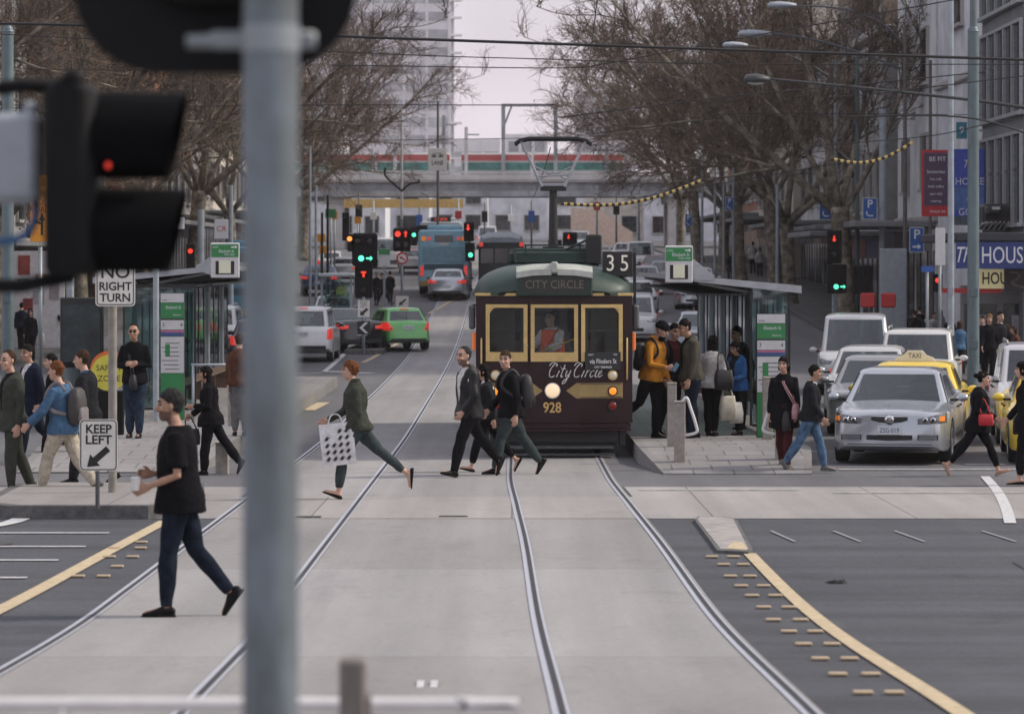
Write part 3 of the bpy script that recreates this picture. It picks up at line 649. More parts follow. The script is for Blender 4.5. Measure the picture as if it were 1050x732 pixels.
    gr=[ring(zb,wb,rb,wb_),ring(zr,rf,rr,wr),ring(H-.035,rf+.05,rr-.05,wr-.05),ring(H-.008,rf+.2,rr-.2,wr-.18),ring(H,rf+.45,rr-.4,wr-.4,.08)]
    b.loft(gr[1:]); o_=len(b.v); r0,r1=gr[0],gr[1]; n_=len(r0)
    b.add(r0+r1,[(i,(i+1)%n_,n_+(i+1)%n_,n_+i) for i in range(n_) if i not in(5,11,17,23)])
    def gp(u,v,side,off=.007):      # point on the greenhouse: v 0 belt..1 roof, u across
        z=zb+(zr-zb)*v; f=wb+(rf-wb)*v; k=rb+(rr-rb)*v; w_=wb_+(wr-wb_)*v
        if side=='f': x=u*w_; return (x,f-.06*(1-u*u)-off,z)
        if side=='b': x=u*w_; return (x,k+.03*(1-u*u)+off,z)
        return ((w_+off)*(1 if side=='r' else -1),f+(k-f)*u,z)
    v0=max(.12,(lerp_tab(K['top'],wb)+.02-zb)/(zr-zb)); v1=max(.16,(lerp_tab(K['top'],rb)+.04-zb)/(zr-zb))
    cuts=[(.16,.48),(.52,.80)] if kind in('sedan','hatch') else [(.14,.42),(.45,.66),(.69,.90)] if kind!='ute' else [(.2,.8)]
    def fill(side,u0,u1,va,vb,nu=4):
        vs=[gp(u0+(u1-u0)*i/nu,v_,side,0) for v_ in(va,vb) for i in range(nu+1)]; fs=[(i,i+1,nu+2+i,nu+1+i) for i in range(nu)]; b.add(vs,[f[::-1] for f in fs] if side in'bl' else fs)
    fill('f',-.93,.93,0,v0); fill('f',-.93,.93,.945,1); fill('b',-.93,.93,0,v1); fill('b',-.93,.93,.895,1)
    for s_ in(-1,1): fill('f',*sorted((s_*.85,s_*.93)),0,1,1); fill('b',*sorted((s_*.835,s_*.93)),0,1,1)
    for sd in'rl':
        fill(sd,.02,.98,0,.2); fill(sd,.02,.98,.875,1); e_=[.02]+[c for q_ in cuts for c in q_]+[.98]
        for i in range(0,len(e_),2): fill(sd,e_[i],e_[i+1],.2,.88,1)
    body=b.build('body',t,ang=38)
    b=MB().m(blk); zt_=lerp_tab(K['top'],(wb+rb)/2)+.04; b.box((0,(wb+rb)/2+.08,zt_-.005),(wb_*1.72,(rb-wb)*.80,.05)); b.box((0,(rf+rr)/2,H-.085),(wr*1.7,(rr-rf)*.9,.02)); b.box((0,rf+.12,H-.15),(.22,.02,.07),bev=.008)
    b.box((-.36,wb+.62,zt_+.09),(.34,.03,.14),bev=.012)
    for yy_ in((rf+.35,rf+1.15) if kind!='ute' else (rf+.3,)):
        for sx_ in(-.37,.37): b.box((sx_,yy_,zt_+.12),(.46,.12,.26),bev=.04); b.box((sx_,yy_+.02,zt_+.32),(.25,.09,.16),bev=.03)
    b.build('cabin_interior',t)
    if kind=='ute':
        b=MB().m(blk); b.box((0,4.0,.99+.07),(1.5,1.7,.02)); b.m(paint); 
        for s in(-1,1): b.box((s*.82,3.98,1.07),(.1,1.85,.08),bev=.02)
        b.box((0,4.92,1.07),(1.6,.07,.08),bev=.02); b.build('tray',t)
    # ---- glass
    def pane(name,side,u0,u1,v0,v1,flip,nu=6,mt=seegl):
        b=MB().m(mt,True); vs=[gp(u0+(u1-u0)*i/nu,v0+(v1-v0)*j/3,side) for j in range(4) for i in range(nu+1)]
        fs=[(j*(nu+1)+i,j*(nu+1)+i+1,(j+1)*(nu+1)+i+1,(j+1)*(nu+1)+i) for j in range(3) for i in range(nu)]
        b.add(vs,[f[::-1] for f in fs] if flip else fs); return b.build(name,t)
    pane('windscreen','f',-.86,.86,v0,.95,0); pane('rear_window','b',-.84,.84,v1,.9,1)
    for sd in 'rl':
        for u0,u1 in cuts: pane('side_window',sd,u0,u1,.2,.88,sd=='l',3)
    # ---- fascia helper: front (sg=-1) or rear
    def sx(x,rear):
        a=abs(x)/hw
        if not rear:
            for i in range(len(wt)-1):
                if a<=wt[0][1]: return 0
                if wt[i][1]<=a<=wt[i+1][1]: return wt[i][0]+(wt[i+1][0]-wt[i][0])*(a-wt[i][1])/(wt[i+1][1]-wt[i][1]+1e-9)
            return .8
        for i in range(len(wt)-1,0,-1):
            if a<=wt[-1][1]: return L
            if wt[i][1]<=a<=wt[i-1][1]: return wt[i][0]+(wt[i-1][0]-wt[i][0])*(a-wt[i][1])/(wt[i-1][1]-wt[i][1]+1e-9)
        return L-.8
    def fas(name,mt,x0,x1,lo,hi,rear=0,off=.010,nu=8,par=None,nv=3,lab=None):
        b=MB().m(mt,True); vs=[]
        for j in range(nv+1):
            for i in range(nu+1):
                x=x0+(x1-x0)*i/nu; a=lo(i/nu) if callable(lo) else lo; c=hi(i/nu) if callable(hi) else hi; z=a+(c-a)*j/nv
                zt=lerp_tab(K['top'],sx(x,rear)); lean=max(0,z-(zt-.14))*.5
                y=sx(x,rear)
                if not rear:
                    s_=0
                    while lerp_tab(K['top'],s_)<z+.012 and s_<1: s_+=.01
                    y=max(y,s_*.9)-off
                else:
                    s_=L
                    while lerp_tab(K['top'],s_)<z+.03 and s_>L-.15: s_-=.01
                    y=min(y,s_+(L-s_)*.2)+off
                vs.append((x,y,z))
        fs=[(j*(nu+1)+i,j*(nu+1)+i+1,(j+1)*(nu+1)+i+1,(j+1)*(nu+1)+i) for j in range(nv) for i in range(nu)]
        b.add(vs,[f[::-1] for f in fs] if rear else fs)
        n=len(vs); 
        return b.build(name,par or t,label=lab)
    o=.10 if big else 0
    if front=='hero': hl=(.47,.88,.645,.80)
    else: hl=(.48,.87,.64+o*1.2,.775+o*1.2)
    for s in(-1,1):
        x0,x1=(hl[0]*hw*s,hl[1]*1.06*hw*s); lo=lambda u:hl[2]+.02*u; hi=lambda u:hl[3]-.07*(1-u)+.03*u
        if s<0: q=fas('headlight',lens,x1,x0,lambda u:lo(1-u),lambda u:hi(1-u),nu=10)
        else: q=fas('headlight',lens,x0,x1,lo,hi)
        if detail>1:
            for dx,rr_ in((.12,.042),(.24,.046)):
                x=x0+s*dx; b=MB().m(chrome,True); y=sx(x,0)-.012; b.cyl((x,y+.02,hl[2]+.065),(x,y-.012,hl[2]+.065),rr_,14); b.m(blk); b.cyl((x,y,hl[2]+.065),(x,y-.016,hl[2]+.065),rr_*.62,12); b.build('reflector',q)
            fas('turn_signal',amb,*(sorted((x1-s*.10,x1-s*.02))),hl[2]+.05,hl[3]-.03,off=.016,nu=2,par=q)
        # tail lamps
        tl={'bar':(.52,.97,.78,.94),'side':(.66,1.0,.70,.98),'tall':(.84,1.0,.62+o,.90+o*1.5)}[K['tail']]
        a,c=sorted((tl[0]*hw*s,tl[1]*hw*s)); q=fas('tail_light',red,a,c,tl[2],tl[3],1)
        if detail and kind!='sedan': fas('reverse_lamp',lens,*(sorted((tl[0]*hw*s+s*.03,tl[0]*hw*s+s*.10))),tl[2]+.02,tl[2]+.09,1,off=.014,nu=1,par=q)
        # mirrors
        b=MB().m(paint if kind!='ute' else blk,True); mz=K['belt']+.07; b.ball((s*(hw+.10),wb+.42,mz),(.10,.06,.066),12,8); b.m(blk); b.box((s*(hw*.93+.03),wb+.43,mz-.04),(.12,.06,.04)); b.box((s*(hw+.10),wb+.49,mz),(.16,.02,.10),bev=.008); b.build('mirror',t)
        b=MB().m(blk)
        for u_ in((.40,.62) if kind!='ute' else (.45,)): b.box((s*(hw*.985),wb+(rb-wb)*u_,K['belt']-.10),(.04,.16,.03),bev=.01)
        b.build('door_handle',t)
    gz0,gz1=(.655,.765) if not big else (.74,.88)
    if front=='hero':
        fas('grille',blk,-.285,.285,lambda u:.665+.045*abs(2*u-1)**2.5,lambda u:.77-.0*u,off=.012,nu=12)
        fas('grille_chrome',chrome,-.29,.29,.768,.783,off=.02,nu=10)
        e=MB().m(chrome,True); e.cyl((0,-.012,.715),(0,-.034,.715),.074,24); e.m(mat('emblem_grey',(.25,.25,.27),.3,metal=.8)); e.tube([(-.045,-.036,.70),(-.02,-.04,.735),(.02,-.04,.745),(.045,-.036,.72),(.02,-.038,.69),(-.01,-.038,.70),(.01,-.04,.72)],.011,6); e.build('emblem',t)
        fas('lower_grille',blk,-.36,.36,lambda u:.385+.015*abs(2*u-1),.475,off=.012,nu=10)
        for s in(-1,1):
            q=fas('fog_lamp_recess',blk,*(sorted((s*.44,s*.76))),lambda u:.395 if True else 0,.48,off=.012)
            for k in range(3): fas('recess_bar',paint,*(sorted((s*.46,s*.74))),.405+k*.026,.415+k*.026,off=.018,nu=4,par=q)
        fas('bumper_seam',blk,-.66,.66,.322,.334,off=.006,nu=10)
    else:
        q=fas('grille',blk,-.34*hw-.06,.34*hw+.06,lambda u:gz0+.02*abs(2*u-1),gz1,off=.012,nu=10)
        for k in range(2 if detail else 1): fas('grille_bar',chrome,-.34*hw,.34*hw,gz0+.03+k*.04,gz0+.044+k*.04,off=.02,nu=6,par=q)
        fas('lower_grille',blk,-.40*hw-.05,.40*hw+.05,.38+o*.6,.485+o*.7,off=.012,nu=8)
        e=MB().m(chrome,True); e.cyl((0,-.014,(gz0+gz1)/2+.01),(0,-.03,(gz0+gz1)/2+.01),.05,16); e.build('emblem',t)
    pb=mat('plate_white_%d'%int(plate_bg[0]*100),plate_bg,.45,var=.06); pz=.545 if not big else .62
    for rear in(0,1):
        b=MB().m(pb); y=-.02 if not rear else L+.02; zz=pz if not rear else (.86 if kind=='sedan' else .80+o); 
        if kind=='sedan' and rear: zz=.62
        b.box((0,y,zz),(.372,.014,.134),bev=.004); q=b.build('number_plate',t)
        if plate and (rear==(1 if abs(math.cos(rz))>.5 and math.cos(rz)<0 else 0)):
            text(plate,.105,mat('plate_blue',(.03,.06,.22),.5,var=0),'plate_lettering',q,(0,y-.008 if not rear else y+.008,zz),(R(90),0,0 if not rear else math.pi),.001,sx=.82)
    fas('rear_bumper_strip',blk,-.80*hw,.80*hw,.30+o,.42+o,1,off=.010)
    if kind in('hatch','suv','van','wagon'):
        b=MB().m(blk); b.tube([(0,rb+.03,K['belt']+.12),(.18,rb-.03,K['belt']+.2),(.33,rb-.05,K['belt']+.22)],.012,5); b.build('rear_wiper',t)
        if kind!='van': b=MB().m(red); b.box((0,rr+.05,H-.045),(.3,.03,.03)); b.build('brake_lamp',t)
    if kind=='suv':
        for s in(-1,1):
            b=MB().m(mat('rail_alloy',(.35,.36,.37),.4,metal=.6),True); b.tube([(s*(wr-.08),rf+.3,H-.02),(s*(wr-.08),rf+.36,H+.05),(s*(wr-.08),rr-.4,H+.05),(s*(wr-.08),rr-.3,H-.03)],.022,6); b.build('roof_rail',t)
    for s in(-1,1):
        for c in K['wh']:
            ww=.21; x=s*(hw-.015-ww/2); b=MB().m(tyre,True); prof=[(.20,-ww/2+.02),(.27,-ww/2),(.318,-ww/2+.01),(.33,-ww/2+.04),(.33,ww/2-.04),(.318,ww/2-.01),(.27,ww/2),(.20,ww/2-.02)]
            b.loft([[(x+q,c+rr_*math.cos(a),r+rr_*math.sin(a)) for rr_,q in prof] for a in [2*math.pi*k/24 for k in range(25)]],cap=False,closed=True); wq=b.build('wheel',t,ang=50)
            b=MB().m(blk,True); b.cyl((x-.02*s,c,r),(x+s*.03,c,r),.215,20); b.m(rim); b.cyl((x+s*.02,c,r),(x+s*(ww/2+.002),c,r),.055,12)
            for k in range(5):
                a=2*math.pi*k/5; b.box((x+s*(ww/2-.03),c+.12*math.cos(a),r+.12*math.sin(a)),(.03,.2,.055),rx=a)
            b.loft([[(x+s*q,c+rr_*math.cos(a),r+rr_*math.sin(a)) for rr_,q in((.225,ww/2-.005),(.205,ww/2),(.20,.0),(.222,.0))] for a in [2*math.pi*k/20 for k in range(21)]],cap=False); b.build('rim',wq,ang=50)
    b=MB().m(blk); b.box((0,L/2,.42),(W*.72,L*.80,.3)); b.build('underbody',t)
    return t
def cp(name,c,metal=.35,rough=.32): return mat('paint_'+name,c,rough,metal=metal,var=.05,scale=2,coat=.7)
silver=cp('silver',(.45,.48,.52),.6,.24); grey=cp('grey',(.30,.31,.32)); white=cp('white',(.68,.69,.70),0); black=cp('black',(.012,.014,.018),.2,.25); green=cp('green',(.15,.50,.14),.1); yellow=cp('yellow',(.78,.56,.05),0); blue=cp('blue',(.03,.06,.15)); dgrey=cp('dark_grey',(.06,.065,.07))
def at(px,py,dx=0):
    Y=yof(py); return (gx(px,Y)+dx,Y,zg(Y))
FR='cars queued towards the crossing'; BK='cars driving away up the street'
sd_=car('sedan',silver,at(912,477),R(-11),'silver sedan with a round chrome emblem waiting first at the crossing','hero',plate='ZSG·019',detail=2)
def taxi(loc,rz,label):
    t=car('sedan',yellow,loc,rz,label,name='yellow_taxi',cat='taxi')
    b=MB().m(mat('taxi_sign_white',(.74,.72,.62),.4,var=.05)); b.prism([(-.36,1.47),(.36,1.47),(.33,1.53),(.2,1.58),(.13,1.66),(-.13,1.66),(-.2,1.58),(-.33,1.53)],2.3,2.45); s=b.build('roof_sign',t)
    text('TAXI',.13,mat('taxi_letter',(.12,.11,.10),.5,var=0),'lettering',s,(0,2.296,1.565),ext=.002,sx=.8)
    return t
def xy(x,y): return (x,y,zg(y))
taxi(xy(6.8,58.4),R(-9),'yellow taxi with a white roof sign just behind the silver sedan')
car('sedan',grey,xy(6.8,64.2),R(-9),'grey sedan with dark mirrors between the yellow taxi and a pale wagon',detail=0,group=FR)
car('wagon',cp('pale',(.55,.55,.55),.2),xy(7.3,70.2),R(-8),'pale grey station wagon third behind the silver sedan',detail=0,group=FR)
car('suv',cp('offwhite',(.6,.6,.59),0),xy(8.9,75.5),R(-9),'white four-wheel drive with roof rails behind the yellow taxi',detail=0,group=FR)
v_=car('van',cp('vanwhite',(.52,.53,.54),0),xy(8.45,84),R(-6),'tall white van at the back of the queue beside the tree',detail=0,group=FR,cat='van')
car('suv',cp('silverwhite',(.58,.58,.62),.2),xy(9.5,60.2),R(-6),'silvery four-wheel drive at the right kerb beyond the walking woman',plate='UHE·482',group=FR)
taxi(xy(8.72,53.4),R(-6),'yellow taxi mostly cut off by the right edge of the street view')
for px,py,k,p,lab in((713,318,'sedan',silver,'silver sedan beneath the right stop sign, far up the oncoming lane'),(718,365,'sedan',cp('bluegrey',(.42,.45,.48)),'pale blue-grey sedan directly behind the cyclist in blue'),(757,366,'hatch',dgrey,'dark grey hatchback right of the cyclist seen through the shelter glass'),
        (660,303,'sedan',cp('whiteblack',(.5,.5,.52),0),'white sedan left of the hanging tram stop sign, beside the tram route box'),(681,296,'sedan',grey,'grey car half hidden behind the hanging tram stop sign'),(653,323,'wagon',white,'white station wagon just right of the tram roof'),
        (648,352,'suv',cp('whitesuv',(.64,.65,.66),0),'white four-wheel drive close alongside the tram'),(656,280,'van',white,'distant white van far up the oncoming lane by the trees'),(716,306,'wagon',white,'white wagon right behind the silver sedan far up the oncoming lane'),(672,288,'hatch',cp('maroon_car',(.12,.02,.02)),'small dark red car far away under the right-hand trees'),(640,270,'sedan',white,'tiny white car furthest up the oncoming lane'),(700,284,'suv',dgrey,'dark four-wheel drive far up the road under the trees')):
    car(k,p,at(px,py),R(-3),lab,detail=0,group=FR)
def away(kind,p,px,py,th,lab,**k):
    K=KINDS_[kind]; x,y,z=at(px,py); h=R(th)      # the rear stands at the point
    return car(kind,p,(x+math.sin(h)*K['L'],y+math.cos(h)*K['L'],zg(y+2.5)),math.pi-h,lab,group=k.pop('group',BK),**k)
away('suv',white,310,372,1,'white four-wheel drive with glowing tail lamp right beside the big pole',plate='OKR·551')
away('sedan',black,371,362,-24,'black sedan turning across behind the white chevron board',plate='WQD·207')
away('hatch',green,419,361,-16,'bright green hatchback turning across the tram tracks',plate='XTN·364',plate_bg=(.7,.72,.7))
away('ute',silver,343,345,-4,'silver pickup truck behind the black sedan',detail=0)
away('sedan',blue,326,304,0,'dark blue sedan far up the left lane by the shelter',detail=0)
away('sedan',silver,458,309,2,'silver sedan following close behind the light blue bus',detail=1)
away('sedan',silver,199,378,0,'silver sedan with red tail lamps behind the green stop totem')
away('suv',white,216,370,0,'white four-wheel drive between the green totem and the dark hatchback',detail=0)
away('hatch',dgrey,262,378,0,'dark hatchback with glowing tail lamps left of the big pole',detail=0)
away('wagon',white,207,338,0,'white wagon far back under the left stop sign',detail=0)
away('wagon',white,424,281,0,'white wagon with red lamps ahead of the light blue bus',detail=0)
away('van',white,396,276,0,'distant white van seen between the traffic lights',detail=0,cat='van')
away('sedan',grey,352,292,0,'distant grey sedan left of the central traffic lights',detail=0)
away('hatch',white,338,284,0,'distant small white hatchback in the left lane',detail=0)
# ---------------------------------------------------------------- buses
def bus(loc,rz,label,col,L=11.5,led=None,lower=None):
    t=empty('city_bus',loc,rz,label,'bus','buses driving away'); W,H=2.5,3.15
    p=mat('bus_'+label.split()[0]+label.split()[1],col,.4,var=.08,scale=2,coat=.3); gl=MATS['car_glass']; red=MATS['tail_lamp_red']; amb=MATS['turn_lamp_amber']; blk=MATS['car_plastic']
    b=MB().m(p,True); prof=roundrect(W,H-.38,.18,5,0,(H+.38)/2)
    b.loft([[(x*k,y,(z-1.8)*k2+1.8) for x,z in prof] for y,k,k2 in((-.02,.93,.95),(.06,.98,.985),(.2,1,1),(L-.2,1,1),(L-.05,.98,.985),(L,.93,.95))][::-1]); b.m(p); b.box((0,L*.5,H+.12),(1.7,L*.7,.28),bev=.08); b.build('body',t,ang=40)
    y=L+.012
    def pan(n,m_,x,z,w_,h,d=.03,par=None): return MB().m(m_).box((x,y,z),(w_,d,h),bev=min(.01,d/3)).build(n,par or t)
    pan('route_window',gl,0,2.72,.9,.32); pan('engine_grille',mat('bus_grille',(.05,.10,.13),.6) ,0,1.35,1.9,.28); pan('hatch_panel',mat('bus_hatch',[c*.75 for c in col],.4),0,1.95,2.1,.75,.02)
    pan('bumper',mat('bus_bumper',(.40,.25,.06),.5),0,.55,2.3,.26,.06); pan('skirt',blk,0,.42,2.2,.2)
    for s in(-1,1):
        pan('tail_light',red,s*1.06,1.15,.16,.5); pan('tail_light',amb,s*.98,2.72,.22,.22); pan('tail_light',red,s*.72,2.72,.16,.16)
        for k in range(7): MB().m(gl).box((s*1.248,1.2+k*1.5,2.05),(.02,1.36,.95)).build('side_window',t)
        for yy in(2.6,L-3):
            b=MB().m(MATS['tyre_rubber'],True); b.cyl((s*.95,yy,.48),(s*1.255,yy,.48),.48,20); b.build('wheel',t,ang=40)
    pan('number_plate',mat('plate_white_62',(.62,.64,.66),.45),0,2.45,.5,.14)
    f=MB().m(gl); f.box((0,-.02,2.0),(2.2,.02,1.5)); f.build('windscreen',t)
    if led: 
        q=pan('sign_box',blk,0,H+.12,1.2,.28); 
        o=text(led,.2,mat('led_red',(.5,.02,.02),.5,emit=(1,.1,.06),estr=.9,var=0),'lettering',q,(0,y+.02,H+.12),(R(90),0,math.pi),.002)
    return t
x,y,z=at(455,305); bus((x-.0,y+11.5,zg(y+5)),math.pi,'light blue city bus with amber lamps ahead of the silver sedan',(.24,.46,.57))
x,y,z=at(452,283); bus((x,y+11.5,zg(y+5)),math.pi,'pale grey bus further up with a red lit rear sign',(.45,.50,.52),led='109 BOX')
x,y,z=at(250,338); bus((x,y+11.5,zg(y+5)),math.pi,'teal city bus rear half hidden by the left stop sign',(.03,.22,.33))
# ---------------------------------------------------------------- second tram further along
def far_tram():
    x,y,z=at(514,303); t=empty('tram',(x,y,z),0,'dark older tram with pale roof and red tail lamps behind the heritage tram','tram')
    d=mat('tram_dark',(.012,.02,.02),.4,var=.15); pl=mat('tram_pale_roof',(.30,.33,.37),.5,var=.1); gl=MATS['car_glass']; red=MATS['tail_lamp_red']
    b=MB().m(d); b.box((0,6,1.5),(2.25,12,2.3),bev=.06); b.build('body',t)
    b=MB().m(pl,True); prof=[(-1.1,2.62),(-1.0,2.95),(-.6,3.12),(.6,3.12),(1.0,2.95),(1.1,2.62)]; b.loft([[(x_*k,yy,2.6+(z_-2.6)*k2) for x_,z_ in prof] for yy,k,k2 in((-.05,.9,.5),(.3,1,1),(11.6,1,1),(12,.9,.5))]); b.build('roof',t,ang=40)
    for s in(-1,1): MB().m(red).box((s*1.0,-.02,2.52),(.22,.05,.22),bev=.02).build('tail_light',t); MB().m(red).box((s*.8,-.02,.85),(.18,.05,.18),bev=.02).build('tail_light',t)
    for k in range(3): MB().m(gl).box((-.7+k*.7,-.01,1.95),(.62,.03,.7)).build('rear_window',t)
    MB().m(MATS['black_iron']).box((0,-.15,.55),(2.1,.25,.25),bev=.03).build('bumper',t)
    b=MB().m(mat('tram_v_panel',(.02,.045,.045),.5)); b.prism([(-.7,1.5),(.7,1.5),(0,1.25)],-.04,-.0); b.build('front_panel',t)
    for yy in(2,4,8,10):
        for s in(-1,1): b=MB().m(MATS['black_iron'],True); b.cyl((s*.66,yy,.34),(s*.78,yy,.34),.34,18); b.build('wheel',t,ang=40)
    return t
far_tram()
# ================================================================ people
import numpy as np
TS=bpy.data.scenes.new('workbench')       # scratch scene for evaluating modifiers, removed at the end
def remesh(b,voxel,sm=3,fac=.5):
    me=b.mesh('tmp'); o=bpy.data.objects.new('tmp_r',me); TS.collection.objects.link(o)
    m=o.modifiers.new('r','REMESH'); m.mode='VOXEL'; m.voxel_size=voxel
    if sm: q=o.modifiers.new('s','SMOOTH'); q.iterations=sm; q.factor=fac
    with bpy.context.temp_override(scene=TS,view_layer=TS.view_layers[0]): dg=bpy.context.evaluated_depsgraph_get()
    dg.update(); n=bpy.data.meshes.new_from_object(o.evaluated_get(dg)); bpy.data.objects.remove(o); bpy.data.meshes.remove(me)
    n.polygons.foreach_set('use_smooth',[True]*len(n.polygons)); n.materials.clear(); return n
def link(me,name,parent=None,mats=()):
    me.name=name; o=bpy.data.objects.new(name,me); COL.objects.link(o); o.parent=parent
    for m in mats: me.materials.append(m)
    return o
def cut(me,test):        # drop the faces whose centre passes the test
    import bmesh
    bm=bmesh.new(); bm.from_mesh(me); bmesh.ops.delete(bm,geom=[f for f in bm.faces if test(f.calc_center_median())],context='FACES'); bm.to_mesh(me); bm.free()
def wrinkle(me,amp,freq,seed):
    n=len(me.vertices); co=np.empty(n*3,np.float32); no=np.empty(n*3,np.float32); me.vertices.foreach_get('co',co); me.vertices.foreach_get('normal',no); co=co.reshape(-1,3); no=no.reshape(-1,3)
    g=np.random.default_rng(int(seed*1000)+1); d=np.zeros(n)
    for k in range(14):                                  # a sum of randomly turned waves stands in for noise
        w_=g.normal(size=3)*freq*(1+k*.22); w_[2]*=.75; d+=np.sin(co@w_+g.uniform(0,6.28))/(1+.16*k)
    co+=no*(amp*.28*d)[:,None].astype(np.float32); me.vertices.foreach_set('co',co.ravel()); me.update()
def cloth(name,c,rough=.85,var=.18,scale=14): return mat('cloth_'+name,c,rough,var=var,scale=scale,bump=.35,bscale=60,spec=.08)
C=dict(black=cloth('black',(.007,.007,.009)),charcoal=cloth('charcoal',(.018,.019,.022)),navy=cloth('navy',(.011,.016,.032)),denim=cloth('denim',(.028,.045,.075),var=.3),darkdenim=cloth('darkdenim',(.014,.020,.034),var=.3),lightdenim=cloth('lightdenim',(.09,.16,.26),var=.3),
  beige=cloth('beige',(.46,.41,.33)),shirtblue=cloth('shirtblue',(.07,.14,.24)),white=cloth('white',(.62,.61,.60)),pale=cloth('pale',(.45,.44,.43)),olive=cloth('olive',(.075,.070,.055)),greygreen=cloth('greygreen',(.05,.055,.045)),mustard=cloth('mustard',(.52,.22,.03)),brown=cloth('brown',(.10,.045,.03)),
  maroon=cloth('maroon',(.07,.015,.02)),blue=cloth('blue',(.04,.12,.30)),leather=mat('cloth_leather',(.007,.007,.008),.42,spec=.28,var=.2,scale=10,bump=.4,bscale=25),grey=cloth('grey',(.16,.16,.165)),hivis=cloth('hivis',(.85,.10,.03)),slate=cloth('slate',(.045,.06,.062)),red=cloth('red',(.35,.03,.03)))
SKIN=[mat('skin_pale',(.50,.30,.22),.55,var=.06,scale=20),mat('skin_tan',(.40,.23,.155),.55,var=.06,scale=20),mat('skin_mid',(.32,.19,.125),.55,var=.06,scale=20)]
HAIR=dict(dark=mat('hair_dark',(.007,.0055,.005),.75,spec=.12,var=.35,scale=40,bump=.6,bscale=70),brown=mat('hair_brown',(.055,.030,.016),.75,spec=.12,var=.35,scale=40,bump=.6,bscale=70),red=mat('hair_auburn',(.16,.06,.022),.75,spec=.12,var=.35,scale=40,bump=.6,bscale=70),grey=mat('hair_grey',(.035,.034,.034),.75,spec=.12,var=.5,scale=60,bump=.6,bscale=70),fair=mat('hair_fair',(.20,.11,.05),.75,spec=.12,var=.35,scale=40,bump=.6,bscale=70))
STUB=mat('stubble',(.17,.10,.075),.7,var=.3,scale=60); EYE=mat('eye_dark',(.018,.014,.012),.3,var=0); LIP=mat('lip',(.27,.115,.095),.5,var=.05); SHOE=dict(black=mat('shoe_black',(.007,.007,.008),.6,var=.2,spec=.15),white=mat('shoe_white',(.5,.5,.5),.6,var=.15),brown=mat('shoe_brown',(.09,.05,.03),.5,var=.2),tan=mat('shoe_tan',(.35,.22,.15),.5,var=.1),grey=mat('shoe_grey',(.12,.12,.125),.6,var=.2))
